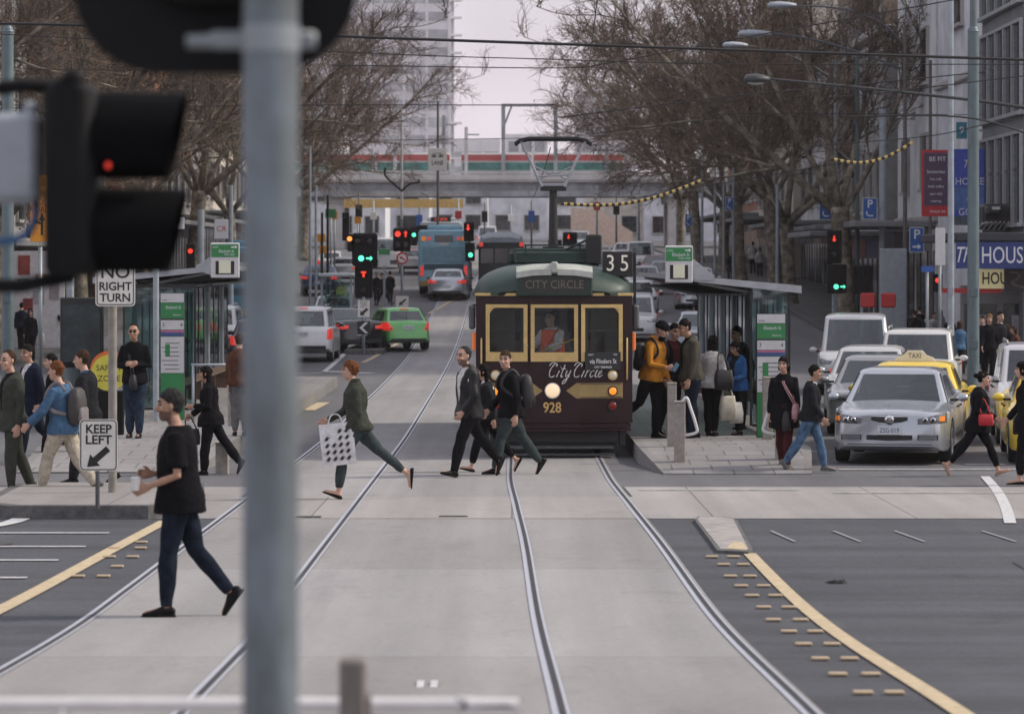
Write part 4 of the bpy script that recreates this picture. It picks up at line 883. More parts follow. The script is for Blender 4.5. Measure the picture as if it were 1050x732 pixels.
def person(px,py,H,head,label,legs=((25,5),(-25,20)),arms=((-20,15),(20,20)),abd=(8,8),inn=(0,0),lean=3,yaw=0,nod=0,top='jacket',topc='black',hem=-.05,shirt=None,trou='black',tw=1.0,shoe='black',hair='short',hairc='dark',skin=0,fat=1.0,female=False,vox=.012,sleeve=1.0,at_=None,dz=0,group=None,foot=(0,0),collar=None,bare_ankle=False,hood=False,stubble=False):
    Hh=H; rr=random.Random(hash(label)%9999 if False else sum(map(ord,label)))
    hipz=0.0
    def rot(v,a): a=R(a); return Vector((v.x*math.cos(a)+v.z*math.sin(a),v.y,-v.x*math.sin(a)+v.z*math.cos(a)))   # lean forward about y
    T=lambda x,y,z: rot(Vector((x*H,y*H,z*H)),lean)
    joints={}
    sw=.108*(.93 if female else 1.0); hw_=.052
    # legs
    J=[]
    for s,(ha,kb),ft in zip((1,-1),legs,foot):
        hip=Vector((0,s*hw_*H,-.01*H)); d=Vector((math.sin(R(ha)),0,-math.cos(R(ha)))); knee=hip+d*.245*H; knee.y-=s*.006*H
        a2=ha-kb; d2=Vector((math.sin(R(a2)),0,-math.cos(R(a2)))); ank=knee+d2*.245*H
        fa=a2+ft                      # foot tilt: 0 keeps the sole square to the shank
        fd=Vector((math.cos(R(fa)),0,math.sin(R(fa)))); fn=Vector((math.sin(R(fa)),0,-math.cos(R(fa))))
        if ft==0 and abs(a2)<14: fd=Vector((1,0,0)); fn=Vector((0,0,-1))
        J.append((hip,knee,ank,fd,fn))
    low=min(min((j[2]+j[4]*.042*H).z,(j[2]+j[4]*.042*H+j[3]*.10*H).z,(j[2]+j[4]*.042*H-j[3]*.04*H).z) for j in J)
    # arms
    A=[]
    for s,(sa,eb),ab,ii in zip((1,-1),arms,abd,inn):
        sh=T(0,s*sw*.90,.270); d=Vector((math.sin(R(sa)),s*math.sin(R(ab)),-math.cos(R(sa)))).normalized(); el=sh+d*.172*H
        a2=sa+eb; d2=Vector((math.sin(R(a2))*math.cos(R(ii)),-s*math.sin(R(ii))+s*math.sin(R(ab))*.3,-math.cos(R(a2)))).normalized(); wr=el+d2*.142*H; A.append((sh,el,wr,d2))
    # head frame
    nb=T(.004,0,.318); hc=nb+Vector((.018*H,0,.022*H)) + rot(Vector((.004*H,0,.0)),lean)
    Q=Quaternion((0,0,1),R(yaw))@Quaternion((0,1,0),R(nod))
    k=H/1.75*(.98 if female else 1.04)
    def hp(x,y,z): return hc+Q@(Vector((x,y,z))*k)
    def headgeo(b,inf=0,z0=0):
        rings=[]
        for zf,xc,dx,wy in((0,.045,.022,.022),(.06,.036,.048,.042),(.18,.022,.070,.056),(.36,.010,.086,.067),(.52,.002,.094,.073),(.72,-.006,.098,.076),(.88,-.008,.080,.064),(.97,-.008,.045,.036),(1.0,-.008,.015,.015)):
            rings.append([tuple(hp(xc+(dx+inf)*math.cos(a),(wy+inf)*math.sin(a),zf*.232+inf*(zf*2-1))) for a in [2*math.pi*i/16 for i in range(16)]])
        b.loft(rings)
    def hand(b,wr,d,s):
        up=Vector((0,0,1)); side=Vector((0,s,0)); n=(side-d*side.dot(d)).normalized(); w_=d.cross(n).normalized()
        if w_.dot(Vector((1,0,0)))<0: w_=-w_
        pc=wr+d*.048*k; b.tube([wr-d*.01*k,wr+d*.02*k,wr+d*.055*k,wr+d*.088*k],[(.022*k,.026*k),(.017*k,.034*k),(.016*k,.041*k),(.013*k,.038*k)],10,ell=(n,))
        for i,(o_,ln) in enumerate(((.030,.070),(.010,.080),(-.011,.074),(-.031,.058))):
            p=wr+d*.080*k+w_*o_*k; f1=p+d*ln*.45*k+w_*o_*.12*k-n*.006*k; f2=f1+d*ln*.38*k-n*.022*k; f3=f2+d*ln*.15*k-n*.02*k; b.tube([p,f1,f2,f3],[.0098*k,.0092*k,.0085*k,.007*k],6)
        p=wr+d*.03*k+w_*.028*k; b.tube([p,p+d*.03*k+w_*.026*k-n*.008*k,p+d*.062*k+w_*.030*k-n*.016*k],[.0135*k,.0115*k,.009*k],6)
    TOR=[(-.05,.068,.062,0),(0,.094,.074,-.004),(.05,.095*fat**.5,.072*fat,0),(.11,.086*fat,.069*fat,.004*fat),(.18,.094*fat**.6,.073*fat**.5,.004),(.25,.103,.070,.0),(.282,.092,.056,-.004),(.305,.062,.045,-.006),(.325,.040,.036,-.004)]
    if female: TOR=[(z,w_*(.97 if z<.06 else .86),d*(1.0 if z<.05 else .92 if z<.15 else 1.08 if z<.26 else .9),x) for z,w_,d,x in TOR]
    def torso(b,inf,z0,z1,flare=0):
        rings=[]; zs=[z0]+[r_[0] for r_ in TOR if z0<r_[0]<z1]+[z1]
        for z in zs:
            w_,d,x=[lerp_tab([(r_[0],r_[i]) for r_ in TOR],z) for i in(1,2,3)]; 
            if z<.03 and inf>.015: w_,d=max(w_,.102),max(d,.094)
            elif z<0.0: w_,d=max(w_,.090*(.97 if female else 1)),max(d,.068)
            e=inf+(flare*max(0,(.08-z))/.15); 
            rings.append([tuple(T(x,0,z)+rot(Vector(((d*H+e)*math.cos(a),(w_*H+e)*math.copysign(abs(math.sin(a))**.85,math.sin(a)),0)),lean)) for a in [2*math.pi*i/20 for i in range(20)]])
        b.loft(rings)
    def arm(b,i,inf,upto,wr_r=.027):
        sh,el,wr,d=A[i]; s=(1,-1)[i]; a0=T(0,s*.045,.268)
        pts=[a0,sh,sh+(el-sh)*.5,el,el+(wr-el)*.5,wr]; rs=[.045*k+inf,.048*k+inf*.9,.046*k+inf,.039*k+inf,.036*k+inf,wr_r*k+inf*.9]
        if upto<1:
            n=upto*2; 
            pts=[a0,sh,sh+(el-sh)*min(1,n)]+([el+(wr-el)*(n-1)] if n>1 else []); rs=[.045*k+inf,.048*k+inf,.048*k+inf*1.5]+([.036*k+inf*1.2] if n>1 else [])
        b.tube(pts,rs,12)
    def leg(b,i,inf,cuff,upto=.97):
        hip,kn,an,fd,fn=J[i]; tr=(.088*(1.02 if female else 1))*k
        b.tube([hip+Vector((0,0,.03*H)),hip+(kn-hip)*.25,hip+(kn-hip)*.6,kn,kn+(an-kn)*.3,kn+(an-kn)*.7,kn+(an-kn)*upto],[.075*k+inf,tr+inf,.072*k+inf,.056*k+inf,.057*k+inf*1.1,.040*k+max(inf*1.4,cuff*.7),.031*k+cuff],12)
    # ---------- body (one continuous skin)
    b=MB(); torso(b,-.012,-.05,.325); b.tube([T(0,0,.30),nb,hp(.0,0,.05)],[.056*k,.050*k,.052*k],14); headgeo(b)
    b.tube([hp(.088,0,.135),hp(.104,0,.11),hp(.117,0,.088),hp(.100,0,.076)],[.011*k,.012*k,.0165*k,.010*k],8)
    b.tube([hp(.088,-.026,.045),hp(.094,0,.047),hp(.088,.026,.045)],[.007*k,.010*k,.007*k],6); b.tube([hp(.082,-.05,.150),hp(.098,0,.150),hp(.082,.05,.150)],.010*k,6)
    for s in(-1,1): b.ball(hp(-.004,s*.077,.115),(.017*k,.011*k,.031*k),8,6); b.ball(hp(.072,s*.048,.088),.018*k,8,6)
    for i in(0,1):
        arm(b,i,-.006,1); hand(b,A[i][2],A[i][3],(1,-1)[i]); leg(b,i,-.008,0,1.0)
        hip,kn,an,fd,fn=J[i]; b.tube([an-fd*.03*H+fn*.015*H,an+fn*.012*H,an+fd*.05*H+fn*.024*H,an+fd*.10*H+fn*.03*H],[.026*k,.034*k,.03*k,.018*k],8)
    me=remesh(b,vox,2,.4); Qi=Q.inverted()
    root=link(me,'person',None,[SKIN[skin],EYE,LIP,HAIR[hairc],STUB])
    for p in me.polygons:
        v=p.center-hc
        if v.length>.35: continue
        v=Qi@v/k
        if stubble and -.005<v.x and v.z<.075 and not(abs(v.y)<.026 and .040<v.z<.056 and v.x>.085) and v.z>-.03+.3*max(0,.03-v.x): p.material_index=4
        if v.x>.055 and .04<v.z<.165:
            ay=abs(v.y)
            if .014<ay<.049 and .118<v.z<.134: p.material_index=1
            elif .012<ay<.054 and .147<v.z<.161 and v.x>.07: p.material_index=3
            elif ay<.021 and .040<v.z<.056 and v.x>.085: p.material_index=2
    # ---------- clothes
    def garment(name,b,mt,vx,amp=.006,fr=9,smooth=6,par=root):
        g=remesh(b,vx,smooth); wrinkle(g,amp,fr,rr.random()*50); return link(g,name,par,[mt])
    vc=max(vox*1.25,.012); tm=C[topc]; inf=.022 if top in('jacket','coat','hoodie') else .025
    if shirt or top in('jacket','coat'):
        b=MB(); torso(b,.008,-.03,.318); b.tube([T(0,0,.295),nb+Vector((.004*H,0,.012*H))],[.072*k,.060*k],14); garment('shirt',b,C[shirt or 'white'],vc,.002)
    b=MB(); torso(b,inf,hem,.318,flare=.03 if top=='coat' else .012 if top!='shirt' else .02)
    if collar is not None or top in('jacket','coat','hoodie'): b.tube([T(-.006,0,.29),nb+Vector((-.012*H,0,.014*H if not collar else .03*H))],[.082*k,.070*k],14)
    if hood: b.ball(T(-.05,0,.31),(.06*k,.10*k,.06*k),10,8); b.tube([T(.035,-.045,.30),T(-.02,-.058,.325),T(-.045,0,.33),T(-.02,.058,.325),T(.035,.045,.30)],.03*k,8)
    for i in(0,1): arm(b,i,inf*.75,sleeve)
    g=garment({'coat':'coat','jacket':'jacket','hoodie':'hooded_jacket','shirt':'shirt','knit':'jumper','vest':'vest'}.get(top,top),b,tm,vc,.012)
    if top in('jacket','coat'):
        inv=lambda v: rot(v,-lean)
        v0=.02 if top=='coat' else .06
        cut(g.data,lambda c:(lambda v:v.x>.01*H and v.z>v0*H and abs(v.y)<.010*H+.042*H*max(0,(v.z/H-v0))/(.30-v0) and v.z<.345*H)(inv(c)))
    b=MB(); torso(b,.009,-.055,.055); b.ball((0,0,-.035*H),(.066*k*(1.15),.080*k*1.1,.05*k),12,8)
    for i in(0,1): leg(b,i,.017*tw,.014+.016*(tw-.6),.86 if bare_ankle else 1.0)
    garment('trousers',b,C[trou],vc,.011,9)
    for i in(0,1):
        hip,kn,an,fd,fn=J[i]; b=MB(); sd=fd.cross(fn); 
        pts=[an-fd*.042*H+fn*.022*H,an-fd*.028*H+fn*.018*H,an+fd*.01*H+fn*.014*H,an+fd*.045*H+fn*.024*H,an+fd*.085*H+fn*.032*H,an+fd*.108*H+fn*.034*H]
        if bare_ankle: rs=[(.012*k,.02*k),(.02*k,.031*k),(.018*k,.032*k),(.015*k,.037*k),(.015*k,.036*k),(.009*k,.02*k)]; pts=[q+fn*.008*H for q in pts]
        else: rs=[(.018*k,.022*k),(.034*k,.034*k),(.040*k,.038*k),(.030*k,.043*k),(.022*k,.042*k),(.012*k,.026*k)]
        b.tube(pts,rs,10,ell=(fn,)); so_=[an-fd*.046*H+fn*.042*H,an+fd*.03*H+fn*.042*H,an+fd*.112*H+fn*.042*H]; b.tube(so_,[(.008*k,.03*k),(.009*k,.042*k),(.008*k,.03*k)],10,ell=(fn,))
        g=remesh(b,max(vox*.9,.010),2); link(g,'shoe',root,[SHOE[shoe]])
    # ---------- hair
    if hair!='none':
        b=MB(); m_={'beanie':.018,'short':.006,'balding':.005}.get(hair,.013)
        rings=[]; full=hair in('short','bob','long','bun','curly','beanie','balding')
        for zf in(.18,.32,.45,.6,.72,.84,.93,1.0,1.05):
            xc,dx,wy=[lerp_tab([(0,.045 if i==0 else .022 if i==1 else .022),(.18,(.022,.070,.056)[i]),(.36,(.010,.086,.067)[i]),(.52,(.002,.094,.073)[i]),(.72,(-.006,.098,.076)[i]),(.88,(-.008,.080,.064)[i]),(1.0,(-.008,.04,.035)[i])],min(zf,1)) for i in(0,1,2)]
            e=m_*(1.0 if zf<1.02 else -.6); rings.append([(xc+(dx+e)*math.cos(a),(wy+e)*math.sin(a),zf*.232+(.008 if zf>.9 else 0)) for a in [2*math.pi*i/16 for i in range(16)]])
        rings=[[tuple(hp(*p)) for p in r_] for r_ in rings]; b.loft(rings)
        if hair in('curly',):
            for _ in range(22): a=rr.uniform(.9,5.4); z=rr.uniform(.1,.25); b.ball(hp(.085*math.cos(a)*(1 if z<.2 else .6)-.01,.078*math.sin(a)*(1 if z<.2 else .6),z),rr.uniform(.018,.03)*k,6,5)
        if hair=='bun': b.ball(hp(-.12,0,.17),.042*k,10,8)
        if hair in('long','bob'):
            zb=-.16 if hair=='long' else -.015
            b.tube([hp(-.03,0,.17),hp(-.055,0,.05),hp(-.065,0,zb)],[(.075*k,.092*k),(.055*k,.098*k),(.03*k,.075*k)],12)
        g=remesh(b,max(vox,.009),2)
        LN={'short':[(-.10,.05),(-.03,.07),(.0,.125),(.035,.155),(.06,.172),(.09,.180)],'balding':[(-.10,.05),(-.03,.07),(.0,.13),(.03,.185),(.045,.225),(.06,.26)],'long':[(-.3,-.4),(.012,-.4),(.03,.03),(.05,.14),(.09,.175)],'beanie':[(-.2,.12),(.2,.145)]}
        LN['curly']=[(-.10,.045),(-.02,.06),(.015,.11),(.04,.15),(.06,.17),(.2,.18)]; LN['bob']=LN['long']; LN['bun']=LN['short']; ln=LN.get(hair,LN['short'])
        def drop(c):
            v=Qi@(c-hc)/k; return v.z<lerp_tab(ln,v.x)
        cut(g,drop); wrinkle(g,.003 if hair in('beanie','balding') else .005 if hair=='short' else .009,38,3); link(g,'knitted_cap' if hair=='beanie' else 'hair',root,[HAIR[hairc] if hair!='beanie' else C['black']])
    # ---------- place
    if at_ is None: Y=yof(py); loc=Vector((gx(px,Y),Y,zg(Y)+dz))
    else: loc=Vector(at_)
    root.location=(loc.x,loc.y,loc.z-low+.004); root.rotation_euler.z=R(head)
    tag(root,label,'person',group)
    bpy.context.view_layer.update(); M=Matrix.Translation(root.location)@Matrix.Rotation(R(head),4,'Z')
    return dict(o=root,M=M,A=A,J=J,T=T,hp=hp,k=k,H=H)
LEFT,RIGHT,TO,AWAY=180,0,-90,90
def Hpx(py,ptop): Y=yof(py); return (py-ptop)*Y/F
def yofh(py,h):
    a,b=6.,600.
    for _ in range(50):
        m=(a+b)/2
        if YH+F*(ZC-zg(m)-h)/m>py: a=m
        else: b=m
    return a
def onp(px,py,h=.27): Y=yofh(py,h); return Vector((gx(px,Y),Y,zg(Y)+h))
def Hat(Y,py,ptop): return (py-ptop)*Y/F
bagm=lambda n,c,r=.6: mat('bag_'+n,c,r,var=.15,scale=12,bump=.2)
def bag(name,label,c,w_,d,h,mt,hand=None,rz=0,strap=0,cat='bag',taper=.85):
    """soft bag whose mouth centre is at c (world)"""
    b=MB().m(mt,True); rings=[]
    for z,k,e in((-h,.86,.75),(-h*.96,.97,1),(-h*.5,1.0,1.05),(-h*.08,taper,.7),(0,taper*.97,.35)):
        rings.append([(x*k,y*e,z) for x,y in roundrect(w_,d,min(w_,d)*.4,4)])
    b.loft(rings); o=b.build(name,loc=c,rz=rz,ang=60); tag(o,label,cat)
    if hand is not None:
        M=Matrix.Translation(Vector(c))@Matrix.Rotation(rz,4,'Z'); hl=M.inverted()@Vector(hand)
        for s in(-1,1): MB().m(mt,True).tube(smoothline([(-w_*.3,s*d*.2,-.01),(hl.x-.05,hl.y+s*.012,hl.z-.03),(hl.x,hl.y+s*.012,hl.z),(hl.x+.05,hl.y+s*.012,hl.z-.03),(w_*.3,s*d*.2,-.01)],4),.009,6).build('handle',o)
    return o
def backpack(p,label,mt,pocket=None,sc=1):
    k=p['k']*sc; H=p['H']; o_=p['T'](-.085,0,.16); b=MB().m(mt,True); rings=[]
    for z,w_,d in((-.25,.20,.10),(-.23,.25,.15),(-.1,.29,.19),(.06,.28,.17),(.17,.23,.12),(.21,.12,.06)):
        rings.append([(y*k-.085*k+.0,x*k,z*k) for x,y in roundrect(w_,d,min(w_,d)*.42,4)][::-1])
    b.loft(rings); o=b.build('backpack',loc=p['M']@o_,rz=p['o'].rotation_euler.z,ang=60); tag(o,label,'backpack')
    b=MB().m(pocket or mt,True); b.loft([[(y*k-.17*k,x*k,z*k) for x,y in roundrect(w_,.06,.025,3)][::-1] for z,w_ in((-.22,.16),(-.19,.21),(-.06,.20),(-.03,.14))]); b.build('pocket',o,ang=60)
    for s in(-1,1):
        pts=[p['T'](-.07,s*.06,.26),p['T'](-.02,s*.066,.325),p['T'](.05,s*.068,.285),p['T'](.085,s*.078,.2),p['T'](.0,s*.12,.12),p['T'](-.08,s*.075,.09)]
        pts=[q-o_ for q in pts]; MB().m(pocket or mt,True).tube(smoothline(pts,4),[(.012*k,.028*k)]*(len(smoothline(pts,4))),6,ell=((0,1,0),)).build('strap',o)
    return o
def wrist(p,i,f=.08): return p['M']@(p['A'][i][2]+p['A'][i][3]*f*p['k'])
GL='people walking over the crossing from the left'; WT='people waiting on the right-hand tram platform'; CR='people crossing in front of the tram'
# ---------------------------------------------------------------- nearest walkers
p=person(184,632,Hpx(632,405)*1.0,LEFT,'grey-haired man in black T-shirt and dark jeans carrying a small white cup',legs=((11,9),(-17,22)),foot=(0,-16),arms=((-4,74),(2,88)),abd=(10,9),inn=(16,40),lean=2,top='shirt',topc='black',hem=-.075,sleeve=.40,trou='darkdenim',tw=1.0,stubble=True,hairc='grey',skin=1,fat=1.15,vox=.0065)
w_=wrist(p,0,.10)
b=MB().m(mat('paper_cup',(.7,.69,.66),.6,var=.04),True); b.cyl((0,0,-.05),(0,0,.05),.032,16,.042); o=b.build('paper_cup',loc=w_+Vector((-.01,0,.05)),ang=40); tag(o,'small white paper cup held by the man in the black T-shirt','cup')
MB().m(mat('cup_lid',(.6,.6,.6),.4,var=0),True).cyl((0,0,.049),(0,0,.062),.044,16,.036).build('lid',o,ang=40)
p=person(367,512,Hpx(512,377)*1.05,LEFT+4,'auburn-haired woman in a dark high-necked jacket hurrying left with a patterned bag',legs=((27,20),(-43,8)),foot=(16,-34),arms=((-8,46),(22,40)),abd=(7,7),inn=(10,5),top='hoodie',topc='greygreen',hem=-.03,trou='slate',tw=.85,hair='curly',hairc='red',female=True,bare_ankle=True,vox=.009,collar=1,lean=5,shoe='black')
hnd=wrist(p,1,.06) if p else None
Yb=p['M'].translation.y-.16; c=P(344,434,Yb); bw,bh=.44,.54
b=MB().m(bagm('white_card',(.66,.65,.66)),False); prof=[(-bw/2,-bh),(bw/2,-bh),(bw/2,0),(-bw/2,0)]
b.loft([[(x,y,z) for x,y in((-bw/2*k,-.07*e),(bw/2*k,-.07*e),(bw/2*k,.07*e),(-bw/2*k,.07*e))] for z,k,e in((-bh,.98,.9),(-bh*.5,1,1),(0,1,.55))]); o=b.build('carrier_bag',loc=c,rz=R(4)); o.rotation_euler.y=R(-6); tag(o,'white carrier bag with a black houndstooth pattern held by the hurrying woman','bag')
b=MB().m(mat('houndstooth_black',(.012,.012,.015),.6,var=0)); hs=[(-.38,-.5),(.2,-.2),(.2,-.05),(.55,.20),(.12,.2),(.38,.5),(-.2,.2),(-.2,.05),(-.55,-.20),(-.12,-.2)]
for r_ in range(5):
    for q in range(4):
        if (r_,q) in((0,0),(0,1),(1,1)) : continue
        x=-.135+q*.088+(r_%2)*.0; z=-.10-r_*.088; yy=-.0745 if z<-.27 else -.07+.031*(z+.27)/.27-.005; b.prism([(x+a*.078,z+e*.078) for a,e in hs],yy-.002,yy)
b.build('pattern',o)
for s in(-1,1): MB().m(MATS['bag_white_card'],True).tube(smoothline([(-.1,s*.03,-.02),(-.06,s*.02,.09),(.0,s*.0,.12),(.06,s*.02,.09),(.1,s*.03,-.02)],4),.009,6).build('handle',o)
# ---------------------------------------------------------------- pair in front of the tram and the walker behind them
pA=person(481,489,Hpx(489,359)*1.02,LEFT+30,'older man in a black leather jacket and white shirt striding left before the tram',legs=((24,10),(-30,12)),foot=(0,-20),arms=((4,30),(-14,14)),abd=(10,10),inn=(25,0),lean=3,yaw=5,top='jacket',topc='leather',shirt='white',hem=-.07,trou='black',tw=1.15,hair='balding',stubble=True,hairc='grey',skin=0,fat=1.08,vox=.009,collar=1,group=CR)
pB=person(524,487,Hpx(487,364)*1.02,LEFT+16,'younger dark-haired man in a dark jacket with backpack walking behind the leather-jacketed man',legs=((24,12),(-26,12)),foot=(0,-18),arms=((-12,18),(12,30)),abd=(10,9),lean=4,yaw=55,top='jacket',topc='black',shirt='black',hem=-.06,trou='slate',tw=1.25,hairc='brown',vox=.009,collar=1,group=CR)
backpack(pB,'black backpack on the younger man before the tram front',bagm('black',(.014,.014,.016)))
person(500,484,1.62,LEFT,'person in dark trousers and flat shoes hidden behind the pair before the tram',legs=((22,8),(-26,14)),foot=(0,-20),top='coat',topc='charcoal',trou='black',hair='long',female=True,bare_ankle=True,vox=.014,group=CR)
# ---------------------------------------------------------------- left-hand walkers
person(13,510,Hpx(510,366),LEFT+28,'balding man in grey-green suit with sunglasses on his head at the left edge',legs=((8,10),(-14,8)),foot=(0,-8),arms=((-6,14),(8,16)),abd=(8,8),lean=1,yaw=15,top='jacket',topc='greygreen',shirt='black',hem=-.09,trou='greygreen',tw=1.2,hair='balding',hairc='brown',vox=.009,group=GL)
person(33,474,Hpx(470,353),LEFT+35,'dark-haired man in a navy suit and pale shirt behind the grey-green suit',legs=((22,12),(-25,30)),foot=(0,-10),arms=((-14,14),(16,20)),abd=(9,9),yaw=10,top='jacket',topc='navy',shirt='white',hem=-.09,trou='navy',tw=1.15,hairc='dark',vox=.009,skin=1,group=GL)
p=person(64,511,Hpx(511,372),158,'red-haired man in blue shirt and beige trousers wearing a grey backpack',legs=((24,12),(-24,16)),foot=(0,-14),arms=((24,24),(-18,20)),abd=(16,12),lean=4,top='shirt',topc='shirtblue',hem=-.06,sleeve=.97,trou='beige',tw=1.3,shoe='grey',hairc='red',vox=.009,group=GL)
backpack(p,'grey and dark backpack worn by the red-haired man in blue',bagm('taupe_dark',(.045,.04,.04)),bagm('taupe',(.20,.18,.18)))
person(90,498,Hpx(498,363),LEFT-10,'brown-haired man in a dark suit behind the keep left sign',legs=((16,8),(-16,14)),arms=((-8,16),(10,20)),abd=(9,9),top='jacket',topc='charcoal',shirt='shirtblue',hem=-.09,trou='charcoal',tw=1.2,hairc='brown',vox=.010,group=GL)
person(57,476,Hpx(476,366),LEFT,'man with dark hair half hidden between the navy suit and the backpacker',legs=((16,8),(-16,14)),top='jacket',topc='black',shirt='black',trou='black',hairc='dark',vox=.014,group=GL)
L0=onp(138,449); p=person(0,0,Hat(L0.y,449,335),TO-4,'man in sunglasses, dark top and blue jeans standing at the left tram shelter',legs=((3,2),(-2,2)),arms=((2,95),(0,98)),abd=(14,14),inn=(52,52),top='hoodie',topc='black',hem=-.05,trou='denim',tw=1.2,hairc='dark',skin=1,vox=.010,at_=L0,hair='balding')
b=MB().m(mat('sunglass_black',(.008,.008,.009),.15,var=0)); hp_=p['hp']
for s in(-1,1): b.ball(hp_(.094,s*.032,.125),(.012,.026,.02),8,6)
b.tube([hp_(.098,-.06,.13),hp_(.104,0,.132),hp_(.098,.06,.13)],.006,5); sg=b.build('sunglasses'); sg.matrix_world=p['M']; tag(sg,'dark sunglasses worn by the man waiting at the left shelter','glasses')
bag('shoulder_bag','black shoulder bag hanging in front of the man in sunglasses',p['M']@Vector((.17,.02,.06)),.34,.12,.26,bagm('black',(.014,.014,.016)),hand=p['M']@Vector((.12,-.06,.40)),rz=R(86))
p=person(216,487,Hpx(487,377),LEFT+2,'long-haired woman in black walking left past the green tram totem',legs=((10,6),(-30,6)),foot=(0,-24),arms=((0,92),(14,40)),abd=(8,8),inn=(20,5),top='coat',topc='black',shirt='black',hem=-.08,trou='black',tw=1.2,hair='long',female=True,skin=1,vox=.010,lean=4)
bag('handbag','small dark handbag carried by the long-haired woman in black',wrist(p,1,.02)-Vector((0,0,.2)),.26,.10,.24,bagm('black',(.014,.014,.016)),hand=wrist(p,1,.08))
L0=onp(246,447); person(0,0,Hat(L0.y,447,345),AWAY+10,'person in a rust-brown jacket standing partly behind the big pole',legs=((4,2),(-3,3)),top='hoodie',topc='brown',trou='grey',tw=1.25,hairc='brown',vox=.014,at_=L0)
DL='distant people on the left footpath'
for px,py,tp,hd,c,tc,sx_,lab in((38,346,297,TO,'charcoal','charcoal','white','distant man in dark suit and white shirt below the bright poster wall'),(31,374,318,TO+10,'black','black','black','distant woman in black with a pale bag at the left shop fronts'),(57,350,300,TO-10,'charcoal','black','white','distant person in a dark open jacket right of the suited man'),(22,362,312,AWAY,'navy','black','black','distant dark figure walking away by the far left pole'),(66,360,305,TO+20,'black','black','black','distant figure in black nearest the left shelter glass'),(80,366,312,AWAY,'charcoal','black','black','distant charcoal figure beside the left shelter glass'),(12,352,300,TO,'black','charcoal','white','distant dark-suited figure at the very left edge')):
    person(px,py,Hpx(py,tp),hd,lab,legs=((14,8),(-14,12)),top='jacket',topc=c,shirt=sx_,trou=tc,tw=1.2,hair='long' if 'woman' in lab else 'short',female='woman' in lab,vox=.022,group=DL)
Y=yof(372); bag('shopping_bag','pale shopping bag carried by the distant woman in black on the left',(gx(42,Y),Y-.2,zg(Y)+.95),.3,.12,.42,bagm('pale',(.55,.54,.53)))
# ---------------------------------------------------------------- right platform
L0=onp(668,449); p=person(0,0,Hat(L0.y,449,331),RIGHT-38,'bearded man in a mustard hooded top and black beanie stepping off the tram',legs=((4,6),(-22,40)),foot=(0,-10),arms=((-4,28),(10,70)),abd=(10,10),inn=(5,30),lean=10,nod=22,yaw=8,top='hoodie',topc='mustard',hem=-.04,trou='black',tw=1.0,hair='beanie',hairc='dark',shoe='black',vox=.009,collar=1,hood=True,at_=L0,group=WT)
backpack(p,'black backpack on the man in the mustard top',bagm('black',(.014,.014,.016)),sc=.9)
b=MB().m(HAIR['dark'],True); hp_=p['hp']; b.loft([[hp_(.055+x,y,z) for x,y in((.045,0),(.03,.04),(-.02,.062),(-.03,.05),(0,.0),(-.03,-.05),(-.02,-.062),(.03,-.04))] for z,x in((-.035,0),(.0,0),(.03,0))]); q=b.build('beard',p['o'],ang=80)
b=MB().m(mat('phone_blue',(.05,.12,.18),.3,var=0)); b.box((0,0,0),(.08,.014,.15),bev=.005); o=b.build('phone',loc=wrist(p,1,.12)+Vector((.02,-.02,.03)),rz=.4); o.rotation_euler.y=.6; tag(o,'phone in the hand of the man in the mustard top','phone')
L0=onp(688,446); person(0,0,Hat(L0.y,446,336),RIGHT-60,'man in a black jacket with a maroon sleeve behind the mustard top',legs=((3,3),(-8,14)),arms=((6,14),(4,16)),lean=4,nod=10,top='jacket',topc='black',shirt='maroon',trou='black',hairc='dark',vox=.013,at_=L0,group=WT)
L0=onp(709,449); person(0,0,Hat(L0.y,449,330),LEFT+18,'man in an olive-grey jacket and navy trousers standing beside the platform post',legs=((5,3),(-5,3)),arms=((4,14),(-6,14)),abd=(7,7),nod=14,top='jacket',topc='olive',shirt='black',hem=-.05,trou='navy',tw=1.3,hairc='dark',skin=1,vox=.009,at_=L0,collar=1,group=WT)
L0=onp(730,447); p=person(0,0,Hat(L0.y,447,346),AWAY-22,'long-haired woman in a white top and black trousers seen from behind',legs=((3,2),(-5,4)),arms=((0,30),(6,26)),top='shirt',topc='pale',hem=-.06,sleeve=.98,trou='black',tw=1.0,hair='long',female=True,vox=.010,at_=L0,group=WT)
bag('shoulder_bag','large black shoulder bag of the woman in the white top',p['M']@Vector((-.08,-.24,.22)),.34,.14,.34,bagm('black',(.014,.014,.016)),hand=p['M']@Vector((-.02,-.17,.50)),rz=R(10))
bag('shopping_bag','cream paper shopping bag beside the woman in the white top',p['M']@Vector((-.05,-.30,-.22)),.30,.14,.42,bagm('cream',(.50,.46,.38)),hand=p['M']@Vector((0,-.26,-.04)),rz=R(15))
L0=onp(757,446); p=person(0,0,Hat(L0.y,446,352),LEFT+45,'woman in a bright blue jacket and dark scarf inside the right shelter',legs=((4,2),(-4,4)),arms=((6,70),(6,80)),inn=(30,30),nod=12,top='jacket',topc='blue',shirt='charcoal',hem=-.06,trou='charcoal',tw=1.0,hair='bob',female=True,skin=2,vox=.010,at_=L0,group=WT)
bag('shopping_bag','patterned pale shopping bag by the feet of the blue-jacketed woman',p['M']@Vector((.22,.12,-.28)),.3,.14,.36,bagm('pale',(.55,.54,.53)),rz=R(30))
L0=onp(760,440); person(0,0,Hat(L0.y,440,337),LEFT+30,'tall dark-haired man in a dark coat behind the blue-jacketed woman',legs=((3,2),(-3,3)),nod=8,top='coat',topc='charcoal',shirt='black',trou='black',hairc='dark',skin=2,vox=.013,at_=L0,group=WT)
